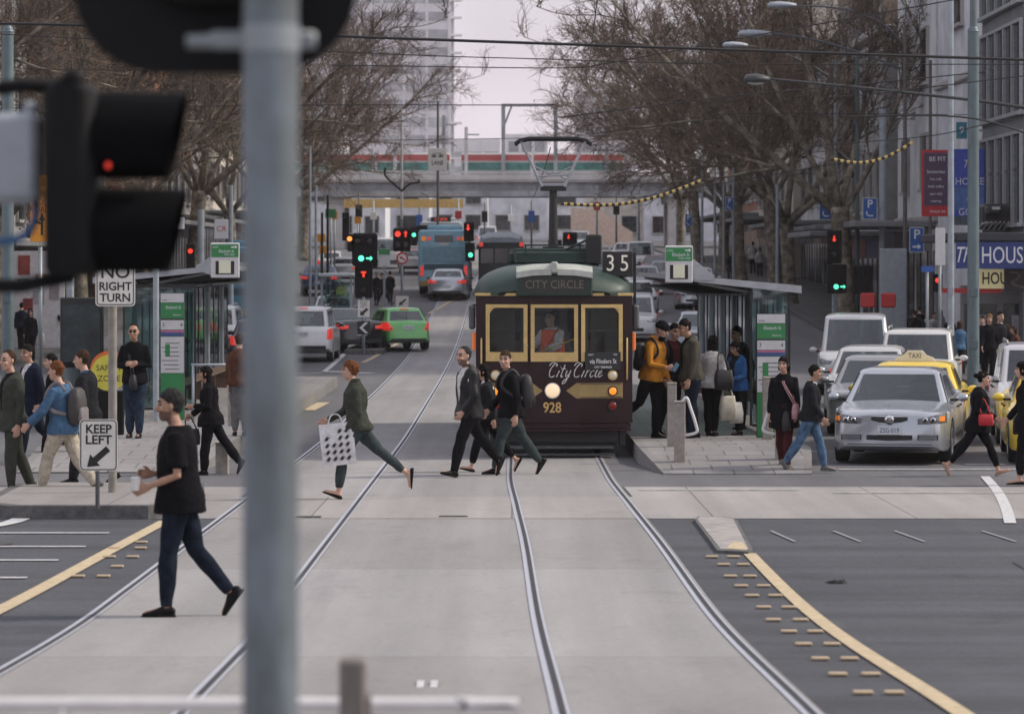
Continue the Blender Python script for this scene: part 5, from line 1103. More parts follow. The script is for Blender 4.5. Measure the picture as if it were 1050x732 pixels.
# ---------------------------------------------------------------- right-hand walkers
p=person(804,484,Hpx(484,370),TO-12,'woman in a long black coat with a pink bag crossing beside the silver sedan',legs=((14,8),(-14,12)),foot=(0,-10),arms=((4,20),(-4,24)),abd=(9,9),yaw=-8,top='coat',topc='black',shirt='black',hem=-.16,trou='maroon',tw=.75,hair='bob',female=True,skin=0,shoe='brown',vox=.009)
bag('crossbody_bag','dusty pink bag on the hip of the woman in the black coat',p['M']@Vector((.16,.20,.10)),.26,.10,.24,bagm('pink',(.42,.22,.24)),hand=p['M']@Vector((.12,.02,.42)),rz=R(75))
bag('handbag','soft black bag hanging from the black-coated woman\'s hand',p['M']@Vector((.15,.06,-.02)),.30,.12,.30,bagm('black',(.014,.014,.016)),rz=R(80))
p=person(831,485,Hpx(485,377),RIGHT-8,'person in pale jeans and dark open jacket walking right towards the silver sedan',legs=((20,8),(-24,10)),foot=(0,-18),arms=((-6,30),(10,24)),abd=(8,8),top='jacket',topc='charcoal',shirt='white',hem=-.05,trou='lightdenim',tw=.95,hairc='dark',skin=1,shoe='grey',vox=.009)
p=person(1003,488,Hpx(488,380),RIGHT-4,'dark-haired woman in black with a red bag striding right past the sedan',legs=((27,8),(-33,6)),foot=(0,-24),arms=((10,50),(-10,60)),abd=(8,8),inn=(20,30),lean=4,top='coat',topc='black',shirt='grey',hem=-.10,trou='black',tw=.8,hair='bun',female=True,bare_ankle=True,shoe='tan',skin=0,vox=.009)
bag('clutch_bag','small bright red bag held by the woman striding right',p['M']@Vector((.10,-.20,.12)),.22,.09,.17,bagm('red',(.50,.02,.03)),hand=p['M']@Vector((.04,-.17,.34)),taper=.95)
p=person(1054,498,Hpx(498,374),LEFT-10,'person in black and open sandals cut off by the right edge of the street',legs=((12,8),(-20,12)),foot=(0,-14),top='coat',topc='black',shirt='black',hem=-.12,trou='black',hair='long',female=True,bare_ankle=True,vox=.011)
DR='people gathered on the right-hand footpath'; k=0
for px,py,tp,hd,c,tc,lab in((984,388,331,AWAY,'shirtblue','charcoal','man in a blue shirt seen from behind between the two right-hand poles'),(1014,396,324,TO,'black','black','tall dark-clothed person below the yellow shop board'),(1024,394,322,TO+25,'charcoal','black','dark-haired person close beside the tall dark-clothed one'),(1042,392,336,LEFT,'brown','charcoal','brown-haired person by the shop window near the right edge'),
    (950,362,322,TO,'charcoal','black','far pedestrian in charcoal nearest the red wheeled bin'),(957,366,322,TO+30,'pale','grey','far pedestrian in a pale top within the footpath crowd'),(966,362,319,LEFT,'grey','black','far pedestrian in grey within the footpath crowd'),(974,368,324,TO-20,'navy','black','far pedestrian in navy left of the blue shirt'),(943,358,316,AWAY,'black','black','far pedestrian in black by the brown pole'),(934,360,318,RIGHT,'slate','black','far pedestrian walking right in slate grey'),(970,352,312,TO,'maroon','black','far pedestrian in maroon at the back of the crowd'),
    (772,283,249,AWAY,'white','charcoal','distant person in a white shirt above the right shelter roof'),(779,286,254,AWAY,'pale','black','distant person in a pale top beside the white shirt'),(749,292,258,TO,'charcoal','black','distant dark pedestrian among the thin poles'),(1008,384,326,TO-30,'black','black','dark-haired person standing just right of the thick blue-grey pole'),(1033,388,334,AWAY,'black','black','person in black facing the shop windows near the right edge'),(925,360,318,TO,'black','charcoal','dark pedestrian below the red barrier panels'),(938,364,320,AWAY,'black','black','person in black walking away left of the crowd'),(992,372,320,TO,'slate','black','pedestrian in slate behind the blue-shirted man'),(865,330,292,LEFT,'navy','navy','distant pedestrian beside the large tree trunk')):
    k+=1; person(px,py,Hpx(py,tp),hd,lab,legs=((10+k%4*3,8),(-12,10)),top='jacket' if k%3 else 'shirt',topc=c,shirt='white' if k%2 else 'black',sleeve=.96,trou=tc,tw=1.2,hair=('short','long','bob')[k%3],female=k%3>0,hairc=('dark','brown','fair')[k%3],vox=.016 if py>380 else .024,group=DR)
DC='people standing at the central traffic lights'
for px,py,tp,hd,c,lab in((386,313,279,TO,'black','dark-clothed person directly right of the central traffic light'),(393,314,280,LEFT,'charcoal','middle person of the dark trio by the traffic light'),(400,312,278,AWAY,'black','right-hand person of the dark trio by the traffic light')):
    person(px,py,Hpx(py,tp),hd,lab,top='jacket',topc=c,shirt='red' if px==393 else 'black',trou='black',vox=.026,group=DC)
# ---------------------------------------------------------------- tram driver
p=person(0,0,1.74,LEFT+60,'tram driver in orange safety vest and white shirt behind the centre window',legs=((70,75),(66,72)),arms=((44,34),(40,40)),abd=(12,12),inn=(10,10),top='shirt',topc='white',hem=-.03,sleeve=.98,trou='navy',hair='short',hairc='dark',skin=2,vox=.011,at_=(.69-.02,56.75,zg(56)+.66))
dz_=(zg(56)+2.40)-(p['M']@p['hp'](0,0,.232)).z; p['o'].location.z+=dz_; bpy.context.view_layer.update(); p['M']=Matrix.Translation((0,0,dz_))@p['M']
b=MB(); 
for z0,z1 in((.02,.30),):
    b.loft([[tuple(p['T'](.0+.096*math.cos(a),.132*math.sin(a)*(1 if z<.26 else .75),z)) for a in [2*math.pi*i/18 for i in range(18)]] for z in(.02,.1,.2,.27,.30)])
q=remesh(b,.012,3); link(q,'safety_vest',p['o'],[C['hivis']])
b=MB().m(mat('cab_seat',(.03,.03,.035),.7)); b.box((0,0,.0),(.46,.46,.08),bev=.02); b.box((0,.24,.3),(.46,.07,.55),bev=.02); b.m(MATS['black_iron']); b.cyl((0,0,-.04),(0,0,-.66),.05,10)
hz=(p['M']@Vector((0,0,-.11))); o=b.build('driver_seat',loc=(hz.x,hz.y+.02,hz.z),rz=R(-30)); tag(o,'dark padded seat under the tram driver','seat')
wl,wr=wrist(p,0),wrist(p,1); b=MB().m(mat('wand_yellow',(.6,.42,.06),.4)); b.tube([(wl.x-.02,wl.y-.05,wl.z),(wl.x+.50,wl.y-.15,wl.z+.20)],.013,6); o=b.build('lever'); tag(o,'yellow lever across the tram driver\'s centre window','lever')
# ---------------------------------------------------------------- cyclist
Y=yof(352); cx,cy,cz=gx(716,Y),Y,zg(Y)
t=empty('bicycle',(cx,cy,cz),R(4),'dark bicycle ridden towards the camera by the cyclist in blue','bicycle'); fr=mat('bike_black',(.015,.015,.02),.4)
for yy in(-.5,.52):
    b=MB().m(MATS['tyre_rubber'],True); b.tube([(0,yy+.33*math.cos(2*math.pi*k/24),.34+.33*math.sin(2*math.pi*k/24)) for k in range(25)],.022,6); wq=b.build('wheel',t)
    b=MB().m(MATS['alloy_rim']); 
    for k in range(8): a=math.pi*k/8; b.tube([(0,yy-.31*math.cos(a),.34-.31*math.sin(a)),(0,yy+.31*math.cos(a),.34+.31*math.sin(a))],.003,3)
    b.build('spokes',wq)
b=MB().m(fr,True); Fh,ST,BB=(0,-.36,.88),(0,.22,.90),(0,.06,.30)
for a,c in((Fh,ST),(Fh,BB),(ST,BB),(BB,(0,.52,.34)),(ST,(0,.52,.34)),((0,-.34,.98),(0,-.5,.34))): b.tube([a,c],.018,6)
b.build('frame',t); MB().m(fr,True).tube([(-.28,-.30,1.0),(-.2,-.40,1.02),(.2,-.40,1.02),(.28,-.30,1.0)],.014,6).build('handlebar',t); MB().m(fr,True).ball((0,.24,.95),(.07,.13,.035),10,6).build('saddle',t)
person(0,0,1.76,TO+4,'cyclist in a blue jacket and dark helmet riding towards the crossing',legs=((60,78),(36,62)),arms=((66,8),(66,8)),abd=(8,8),inn=(-4,-4),lean=26,nod=-8,top='hoodie',topc='navy',trou='black',hair='beanie',vox=.016,at_=(cx,cy+.22,cz+.12))
# ================================================================ street furniture
galv=mat('galvanised_steel',(.27,.30,.32),.5,metal=.5,var=.18,scale=5,bump=.06,bscale=30,stretch=(1,1,.25)); tanpole=mat('tan_pole',(.26,.245,.215),.65,var=.15,scale=8); bluepole=mat('blue_grey_pole',(.135,.185,.20),.5,metal=.2,var=.18,scale=4,stretch=(1,1,.3)); palepole=mat('pale_pole',(.34,.38,.42),.5,metal=.2,var=.12,scale=4); brownpole=mat('brown_pole',(.12,.105,.095),.6,var=.2)
sblk=mat('signal_black',(.008,.008,.009),.7,var=.2,scale=6,spec=.2); vis_=mat('visor_black',(.004,.004,.005),.9,var=.2,spec=.1); signw=mat('sign_white',(.76,.74,.68),.5,var=.08,scale=5); signk=mat('sign_black',(.014,.014,.015),.5,var=0); blueS=mat('sign_blue',(.02,.10,.36),.45,var=.08,scale=5); whS=mat('sign_letter_white',(.70,.71,.72),.5,var=0); grnS=mat('stop_green',(.03,.24,.07),.45,var=.08,scale=4); redS=mat('sign_red',(.50,.03,.03),.45,var=.08); yelS=mat('safety_yellow',(.66,.60,.08),.45,var=.08); orgS=mat('sign_orange',(.75,.30,.02),.5,var=.08,scale=4)
LR=mat('signal_lit_red',(.8,.05,.03),.4,emit=(1,.06,.03),estr=.9,var=0); LG=mat('signal_lit_green',(.2,.8,.6),.4,emit=(.12,1,.62),estr=1.2,var=0); LO=mat('signal_lit_amber',(.8,.3,.05),.4,emit=(1,.25,.06),estr=1.6,var=0); OFF=mat('signal_unlit',(.02,.02,.02),.25,var=0)
# ---------------------------------------------------------------- near blurred pole with its signals
Yp=7.5; zp=zg(Yp); zz=lambda py,Y: ZC+(YH-py)*Y/F
t=empty('signal_pole',(gx(277.5,Yp),Yp,zp),0,'thick grey steel signal pole standing close to the viewer, out of focus','pole')
MB().m(mat('near_pole_steel',(.165,.205,.235),.5,metal=.3,var=.3,scale=7,dark=(.085,.09,.09),bump=.15,bscale=8,stretch=(1,1,.35)),True).tube([(0,0,-.05),(0,0,4.3)],.0615,32).build('shaft',t,ang=40); b=MB().m(galv,True); b.cyl((0,0,-.02),(0,0,.03),.13,24); b.m(galv)
for k in range(4): b.cyl((.1*math.cos(k*1.57+.8),.1*math.sin(k*1.57+.8),.03),(.1*math.cos(k*1.57+.8),.1*math.sin(k*1.57+.8),.06),.014,8)
b.build('base_plate',t,ang=40); b=MB().m(galv,True); zc=zz(40,Yp)-zp; b.tube([(0,0,zc-.03),(0,0,zc+.03)],.064,32); b.m(galv); b.box((-.02,.05,zc),(.235,.03,.04),bev=.006)
for s in(-1,1): b.cyl((s*.085,.04,zc),(s*.085,.09,zc),.010,8)
b.build('clamp',t,ang=40)
t=empty('traffic_signal',(gx(220,Yp+.22),Yp+.22,zp),0,'large black traffic signal with rounded backing board, seen from behind at the top','traffic light')
sp=(Yp+.22)/F; cxl=0; z0=zz(76,Yp+.22)-zp; b=MB().m(sblk); W_=292*sp; b.prism(roundrect(W_,1.3,.20,8,0,z0+.65),.0,.012); b.build('backing_board',t)
b=MB().m(sblk,True); b.loft([[(x,y,z) for x,z in roundrect(.30*k,1.1*k2,.1,6,0,z0+.70)] for y,k,k2 in((0,1,1),(-.08,.98,.99),(-.12,.8,.93))]); b.build('housing',t,ang=50)
b=MB().m(vis_,True)
for k in range(3): zc_=z0+.32+k*.36; b.tube([(0,.02,zc_),(0,.22,zc_)],.13,20,cap=False)
b.build('visor',t,ang=50); MB().m(galv,True).tube([(.09,-.10,zc),(.02,-.13,zc),(-.05,-.12,zc)],.016,8).build('bracket',t)
Yl=10.2; zl_=zg(Yl)
t=empty('traffic_signal',(gx(76,Yl),Yl,zl_),0,'side-on black traffic signal with hooded visors and a red glint, left foreground','traffic light')
sc_=Yl/F; b=MB().m(sblk,True); zt,zb=zz(88,Yl)-zl_,zz(283,Yl)-zl_; b.loft([[(x,y,z) for x,y in roundrect(w_,.30,.05,5)] for z,w_ in((zb,.12),(zb+.02,.15),(zt-.03,.16),(zt,.11))]); b.build('housing',t,ang=50)
MB().m(sblk,True).tube([(0,0,zt-.01),(0,0,zt+.03),(0,0,zt+.05)],[.04,.036,.018],14).build('finial',t)
for k,(pt,pb) in enumerate(((94,190),(193,286))):
    zt_,zb_=zz(pt,Yl)-zl_,zz(pb,Yl)-zl_; zc_=(zt_+zb_)/2; r_=(zt_-zb_)/2; b=MB().m(vis_,True); rings=[]
    for x,rr_ in((.07,r_),(.335,r_*.98)):
        rings.append([(x+(.0 if x<.1 else -.06*(1-math.sin(a))/2),rr_*math.cos(a),zc_+rr_*math.sin(a)) for a in [R(-60+300*i/22) for i in range(23)]])
    b.loft(rings,cap=False,closed=False); b.loft([[(p_[0],p_[1]*.95,zc_+(p_[2]-zc_)*.95) for p_ in r__] for r__ in rings][::-1],cap=False,closed=False); b.build('visor',t,ang=60)
    MB().m(OFF,True).ball((.075,0,zc_),(.03,r_*.92,r_*.92),16,8).build('lens',t)
    if k==0: MB().m(mat('glint_red',(.5,.03,.02),.4,emit=(1,.05,.03),estr=.45,var=0),True).ball((.118,-.137,zc_-.085),(.008,.005,.010),8,6).build('lit_glint',t)  # small glowing bead stands in for a red reflection, not a lamp
MB().m(sblk,True).tube([(0,0,zt+.0),(-.16,.0,zt+.0),(-.32,0,zt-.02)],.022,8).build('bracket',t); MB().m(sblk,True).tube([(0,0,zb),(-.16,0,zb-.03),(-.32,0,zb-.03)],.022,8).build('bracket',t)
xo=gx(-42,Yl); t=empty('signal_pole',(xo,Yl,zl_),0,'steel pole at the left edge carrying the grey control box and side-on signal','pole'); MB().m(galv,True).tube([(0,0,-.05),(0,0,3.4)],.055,24).build('shaft',t,ang=40); MB().m(galv,True).cyl((0,0,3.4),(0,0,3.43),.062,24).build('cap',t,ang=40)
gb=mat('control_box_grey',(.30,.33,.37),.5,var=.1); t=empty('control_box',(gx(14,Yl),Yl-.03,zl_),0,'pale grey metal control box with blue conduit at the left edge','box')
b=MB().m(gb); b.box((0,0,zz(163,Yl)-zl_),(.165,.14,.27),bev=.018); b.box((0,-.072,zz(163,Yl)-zl_),(.13,.006,.22),bev=.002); b.build('case',t); MB().m(gb).box((.055,0,zz(113,Yl)-zl_),(.04,.06,.05),bev=.012).build('latch',t)
MB().m(mat('conduit_blue',(.03,.10,.24),.5,var=.1),True).tube(smoothline([(.07,0,zz(206,Yl)-zl_),(.068,0,zz(225,Yl)-zl_),(.03,.0,zz(243,Yl)-zl_),(-.08,0,zz(249,Yl)-zl_),(-.15,0,zz(246,Yl)-zl_)],5),.013,8).build('conduit',t); MB().m(galv).box((-.11,0,zz(150,Yl)-zl_),(.10,.03,.04)).build('bracket',t)
# ---------------------------------------------------------------- white rail and bollard near the lens
Yr=10.0; zr_=zg(Yr); t=empty('handrail',(gx(240,Yr),Yr,zr_),0,'white tubular handrail crossing the bottom of the view at the near kerb','railing'); wr_=mat('rail_white',(.68,.67,.67),.4,var=.08); h_=zz(722,Yr)-zr_
x1=gx(478,Yr)-gx(240,Yr); MB().m(wr_,True).tube(smoothline([(-2.2,0,h_),(x1-.07,0,h_),(x1-.02,0,h_-.012),(x1,0,h_-.06),(x1,0,-.02)],6),.021,14).build('top_rail',t,ang=60)
for x in(-1.5,-.5): MB().m(wr_,True).tube([(x,0,-.02),(x,0,h_)],.018,10).build('post',t)
MB().m(wr_,True).tube([(-2.2,0,h_-.4),(x1,0,h_-.4)],.014,10).build('lower_rail',t)
tb=mat('weathered_timber',(.20,.18,.165),.8,var=.25,scale=6,bump=.4,bscale=20,stretch=(3,3,.4)); t=empty('bollard',(gx(362,Yr-.3),Yr-.3,zg(Yr-.3)),0,'grey-brown square post rising blurred at the bottom edge right of the big pole','bollard')
hb=zz(668,Yr-.3)-zg(Yr-.3); b=MB().m(tb); b.box((0,0,hb/2-.02),(.075,.09,hb),bev=.008); b.build('post',t); b=MB().m(tb); b.prism([(.037,hb-.14),(.05,hb-.11),(.055,hb-.3),(.037,hb-.3)],-.03,.03); b.build('side_block',t)
# ---------------------------------------------------------------- signs on the left island
def ipost(px,py,h): Y=yofh(py,h); return gx(px,Y),Y,zg(Y)+h
x,y,z=ipost(115.5,505,.16); s=F/y; t=empty('traffic_sign',(x,y,z),0,'tall NO RIGHT TURN sign on a tan pole','sign'); MB().m(tanpole,True).tube([(0,0,-.02),(0,0,3.5)],.055,16).build('pole',t,ang=40)
zf=lambda py:ZC+(YH-py)/s-z; dx=(119-115.5)/s; b=MB().m(signw); b.prism(roundrect(.50,1.14,.05,4,dx,zf(314)+.57),-.085,-.075); sg=b.build('plate',t); b=MB().m(signk)
ro,ri=roundrect(.47,1.11,.04,4,dx,zf(314)+.57),roundrect(.445,1.085,.03,4,dx,zf(314)+.57); n=len(ro); b.add([(p_[0],-.0868,p_[1]) for p_ in ro+ri],[(i,(i+1)%n,n+(i+1)%n,n+i) for i in range(n)]); b.build('border',sg)
for tx,py,sz,sx_ in(('NO',279.5,.225,1.05),('RIGHT',294,.145,.98),('TURN',305.5,.145,1.0)): text(tx,sz,signk,'lettering',sg,(dx,-.087,zf(py)),ext=.001,sx=sx_,bold=.003)
b=MB().m(redS); ring_=[(dx+.19*math.cos(a),zf(251)+.19*math.sin(a)) for a in [k*.2094 for k in range(30)]]; rin=[(dx+.145*math.cos(a),zf(251)+.145*math.sin(a)) for a in [k*.2094 for k in range(30)]]; b.add([(a_,-.0872,c_) for a_,c_ in ring_+rin],[(i,(i+1)%30,30+(i+1)%30,30+i) for i in range(30)]); b.prism([(dx-.12,zf(251)+.09),(dx-.09,zf(251)+.12),(dx+.12,zf(251)-.09),(dx+.09,zf(251)-.12)],-.0878,-.0865); b.build('prohibition_ring',sg)
b=MB().m(signk); b.prism([(dx-.02,zf(251)-.1),(dx+.02,zf(251)-.1),(dx+.02,zf(251)+.06),(dx+.10,zf(251)+.06),(dx+.02,zf(251)+.1),(dx-.02,zf(251)+.1)],-.0868,-.086); b.build('arrow',sg)
x,y,z=ipost(100,519,.16); s=F/y; zf=lambda py:ZC+(YH-py)/s-z; t=empty('traffic_sign',(x,y,z),0,'white KEEP LEFT sign with black arrow on the low near post','sign'); MB().m(mat('dark_pole',(.10,.105,.11),.5,metal=.4),True).tube([(0,0,-.02),(0,0,zf(431))],.026,12).build('pole',t,ang=40)
wS,hS=39/s,53/s; dx=1.5/s; zc_=zf(456); b=MB().m(signw); b.prism(roundrect(wS,hS,.05,4,dx,zc_),-.05,-.042); sg=b.build('plate',t); b=MB().m(signk); ro,ri=roundrect(wS-.02,hS-.02,.045,4,dx,zc_),roundrect(wS-.044,hS-.044,.035,4,dx,zc_); n=len(ro); b.add([(p_[0],-.0515,p_[1]) for p_ in ro+ri],[(i,(i+1)%n,n+(i+1)%n,n+i) for i in range(n)]); b.build('border',sg)
text('KEEP',.145,signk,'lettering',sg,(dx,-.051,zf(440)),ext=.001,sx=.98,bold=.004); text('LEFT',.145,signk,'lettering',sg,(dx,-.051,zf(451)),ext=.001,sx=1.05,bold=.004)
def arrow(b,c,ang,L_,w_,y0,y1,hd=2.4):
    ca,sa=math.cos(ang),math.sin(ang); pl=[(-L_/2,-w_/2),(L_*.12,-w_/2),(L_*.12,-w_*hd/2),(L_/2,0),(L_*.12,w_*hd/2),(L_*.12,w_/2),(-L_/2,w_/2)]; b.prism([(c[0]+a_*ca-e*sa,c[1]+a_*sa+e*ca) for a_,e in pl],y0,y1)
b=MB().m(signk); arrow(b,(dx-.01,zf(469)),R(221),.33,.075,-.052,-.0495); b.build('arrow',sg)
# ---------------------------------------------------------------- safety zone disc
def safety(px,py,r_px,foot,h,lab,col2=True):
    Y=yofh(foot,h); z=zg(Y)+h; s=F/Y; zc_=ZC+(YH-py)/s-z; r_=r_px/s; t=empty('safety_sign',(gx(px,Y),Y,z),0,lab,'sign'); MB().m(sblk,True).tube([(0,.03,0),(0,.03,zc_)],.05,10).build('post',t); MB().m(sblk).box((0,.03,zc_*.35),(.5,.1,zc_*.7),bev=.02).build('base',t)
    b=MB().m(mat('safety_orange',(.72,.16,.03),.5)); b.prism([(0+r_*1.06*math.cos(a),zc_+.03+r_*1.06*math.sin(a)) for a in [k*.2094 for k in range(30)]],-.012,.0); b.build('rim',t)
    b=MB().m(yelS); b.prism([(r_*math.cos(a),zc_-.02+r_*math.sin(a)) for a in [k*.2094 for k in range(30)]],-.03,-.014); q=b.build('disc',t); text('SAFETY',r_*.46,signk,'lettering',q,(0,-.031,zc_+.06),ext=.001,sx=.95); text('ZONE',r_*.46,signk,'lettering',q,(0,-.031,zc_-.12),ext=.001)
safety(112,381,18.5,446,.27,'round yellow SAFETY ZONE sign with orange rim at the left tram platform'); safety(350,299,5.5,322,0,'small distant round yellow safety sign left of the central traffic lights')
# ---------------------------------------------------------------- tram shelters
fb=mat('shelter_frame',(.02,.024,.026),.5,var=.1); sst=mat('shelter_steel',(.40,.42,.45),.4,metal=.4,var=.12); sgl=glass('shelter_glass',(.62,.82,.80),.05,.85); wpan=mat('panel_white',(.62,.62,.62),.5,var=.06)
def stop_sign(t,xc,yc,zt,zb,w_,name):
    h=zt-zb; b=MB().m(wpan); b.box((xc,yc,(zt+zb)/2),(w_,.14,h),bev=.012); sg=b.build('stop_sign',t); MB().m(grnS).box((xc,yc-.073,zt-.03-h*.185),(w_*.97,.006,h*.36)).build('green_panel',sg)
    text(name,.085,whS,'lettering',sg,(xc+.03,yc-.077,zt-.03-h*.2),ext=.001,sx=.75); text('tram',.06,whS,'lettering',sg,(xc-w_*.33,yc-.077,zt-.03-h*.08),ext=.001); text('City stop',.055,whS,'lettering',sg,(xc+.09,yc-.077,zt-.03-h*.29),ext=.001)
    b=MB().m(whS); b.prism([(xc+w_*.22,zt-.03-h*.10),(xc+w_*.36,zt-.03-h*.10),(xc+w_*.36,zt-.03-h*.13),(xc+w_*.45,zt-.03-h*.08),(xc+w_*.36,zt-.03-h*.03),(xc+w_*.36,zt-.03-h*.06),(xc+w_*.22,zt-.03-h*.06)],yc-.0785,yc-.076); b.build('arrow_logo',sg)
    MB().m(signk).box((xc,yc-.073,zb+h*.29),(w_*.66,.008,h*.38),bev=.002).build('display',sg); MB().m(mat('clock_card',(.60,.60,.46),.5,emit=(1,1,.75),estr=.08,var=.05)).box((xc,yc-.079,zb+h*.31),(w_*.42,.008,h*.36)).build('screen',sg)
def totem(t,xc,yc,z0,z1,w_,name):
    tm=empty('panel_totem'); bpy.data.objects.remove(tm); H_=z1-z0; Z=lambda f:z0+H_*f
    b=MB().m(mat('totem_dark',(.05,.055,.06),.5)); b.box((xc,yc,Z(.5)),(w_,.12,H_),bev=.01); q=b.build('information_totem',t)
    for f0,f1,m_,nm in((.925,.995,wpan,'header'),(.80,.92,grnS,'name_panel'),(.71,.785,wpan,'route_panel'),(.672,.705,mat('route_pink',(.55,.15,.25),.5),'route_stripe'),(.66,.690,mat('route_blue',(.05,.10,.25),.5),'route_stripe'),(.37,.655,wpan,'timetable'),(.01,.365,grnS,'lower_panel')): MB().m(m_).box((xc,yc-.063+(.002 if nm=='route_stripe' and f0>.67 else 0),Z((f0+f1)/2)),(w_*.97,.008,H_*(f1-f0))).build(nm,q)
    text(name,.085,whS,'lettering',q,(xc+.02,yc-.069,Z(.885)),ext=.001,sx=.75); text('tram',.055,signk,'lettering',q,(xc-w_*.33,yc-.069,Z(.945)),ext=.001); text('Platform',.045,whS,'lettering',q,(xc+w_*.2,yc-.069,Z(.825)),ext=.001)
    text('3',.1,signk,'lettering',q,(xc-w_*.38,yc-.069,Z(.747)),ext=.001); text('4',.1,signk,'lettering',q,(xc+w_*.38,yc-.069,Z(.747)),ext=.001)
    b=MB().m(signk)
    for k in range(7): b.box((xc-w_*.05*(k%3),yc-.068,Z(.40+k*.034)),(w_*(.6+.05*(k%3)),.004,.012))
    b.m(grnS); b.box((xc-w_*.2,yc-.0685,Z(.55)),(w_*.2,.004,.22)); b.build('timetable_print',q)
def shelter(lab,y0,L_,xr0,xr1,xw,sx,signx,pe,pt,h0,name,tfoot):
    z=zg(y0)+.27; t=empty('tram_shelter',(0,y0,z),0,lab,'shelter')
    b=MB().m(sst); zi,zo=h0
    b.prism([(xr0,zi),(xr1,zo),(xr1,zo-.13),(xr0,zi-.10)],0,L_) if sx>0 else b.prism([(xr0,zi-.10),(xr1,zo-.13),(xr1,zo),(xr0,zi)],0,L_)
    rf=b.build('roof',t); b=MB().m(fb); b.box(((xr0+xr1)/2,L_/2,min(zi,zo)-.15),(abs(xr1-xr0)*.96,L_*.98,.03)); b.build('roof_underside',rf)
    for k in range(int(L_//4)+1):
        yy=.35+k*4.0; b=MB().m(galv,True); b.tube([(xw,yy,-.02),(xw,yy,zo-.08)],.065,14); b.build('post',t,ang=40)
        b=MB().m(sst); b.tube([(xr0+.1*sx,yy,zi-.12),(xw,yy,zo-.22)],.035,8); b.build('roof_arm',t)
    for k in range(int(L_/1.35)):
        ya=.5+k*1.35; b=MB().m(fb)
         
        for yy in(ya,ya+1.3): b.box((xw,yy,1.3),(.04,.045,2.3))
        b.box((xw,ya+.65,.30),(.04,1.3,.05)); b.box((xw,ya+.65,2.43),(.04,1.3,.05)); b.build('glazing_frame',t); MB().m(sgl).box((xw,ya+.65,1.36),(.012,1.25,2.06)).build('glass_panel',t)
    a,c=pe; b=MB().m(fb); 
    for xx in(a,c): b.box((xx,.2,1.36),(.045,.045,2.4))
    for zz_ in(.17,2.54): b.box(((a+c)/2,.2,zz_),(abs(c-a)-.045,.04,.05))
    b.build('end_frame',t); MB().m(sgl).box(((a+c)/2,.2,1.36),(abs(c-a)-.06,.012,2.3)).build('end_glass',t)
    b=MB().m(mat('bench_timber',(.14,.09,.06),.7)); 
    for k in range(3): b.box((xw-sx*(.25+.13*k),L_*.5,.46),(.11,L_*.6,.04))
    for k in range(4): b.box((xw-sx*.38,L_*(.25+k*.16),.22),(.3,.06,.44))
    b.build('bench',t)
    xs,zt,zb,w_=signx; stop_sign(t,xs,-.02,zt,zb,w_,name); b=MB().m(sst); xa=xs+sx*w_/2; b.prism([(xa,zb+.05),(xr0+sx*.3,zi-.08),(xr0+sx*.35,zi),(xa,zb+.42)] if sx>0 else [(xa,zb+.42),(xr0+sx*.35,zi),(xr0+sx*.3,zi-.08),(xa,zb+.05)],-.03,.03); b.build('gusset',t)
    totem(t,pt[0],-.75,0,pt[2],pt[1],name); return t
Yr_=58.2; s=F/Yr_; zR=lambda py,Y=Yr_:ZC+(YH-py)*Y/F-zg(Y)-.27
shelter('right tram shelter of steel and glass with hanging green stop sign above the platform',Yr_,26,gx(712,Yr_),gx(822,Yr_),4.60,1,(gx(696,Yr_),zR(252),zR(290),28/s),(gx(771,Yr_),gx(810,Yr_)),(gx(787,Yr_),29/s,zR(321)),(zR(283),zR(293)),'Elizabeth St',0)
Yl_=66.0; s=F/Yl_; zL=lambda py,Y=Yl_:ZC+(YH-py)*Y/F-zg(Y)-.27
shelter('left tram shelter of steel and glass with green totem behind the waiting man',Yl_,22,gx(219,Yl_),gx(95,Yl_),-7.35,-1,(gx(231,Yl_),zL(249),zL(285),29/s),(gx(199,Yl_),gx(126,Yl_)),(gx(181,Yl_),24/s,zL(300)),(zL(273),zL(284)),'Elizabeth St',0)
t=empty('advertising_panel',(gx(84,76),76,zg(76)+.2),0,'tall dark advertising panel at the back of the left tram platform','sign'); s=F/76; MB().m(fb).box((0,0,1.15),(44/s,.16,2.3),bev=.02).build('frame',t); MB().m(mat('advert_dark',(.03,.05,.055),.2,var=.4,scale=3)).box((0,-.085,1.2),(38/s,.02,1.9)).build('face',t)
t=empty('litter_bin',(gx(66,70),70,zg(70)+.13),0,'grey steel litter bin left of the round safety sign','bin'); b=MB().m(galv,True); b.cyl((0,0,0),(0,0,1.0),.28,18,.30); b.build('drum',t,ang=40); MB().m(sblk,True).cyl((0,0,1.0),(0,0,1.12),.31,18,.2).build('lid',t,ang=40)
# third shelter far along the street
Yf=128; t=empty('tram_shelter',(gx(345,Yf),Yf,zg(Yf)),0,'small distant glass tram shelter beside the central traffic lights','shelter'); MB().m(sst).box((0,3,2.4),(1.3,7,.12),bev=.02).build('roof',t)
for yy in(0,3,6):
    for xx in(-.55,.55): MB().m(palepole).box((xx,yy,1.2),(.08,.08,2.4)).build('post',t)
MB().m(sgl).box((0,.1,1.2),(1.0,.02,2.0)).build('glass_panel',t)
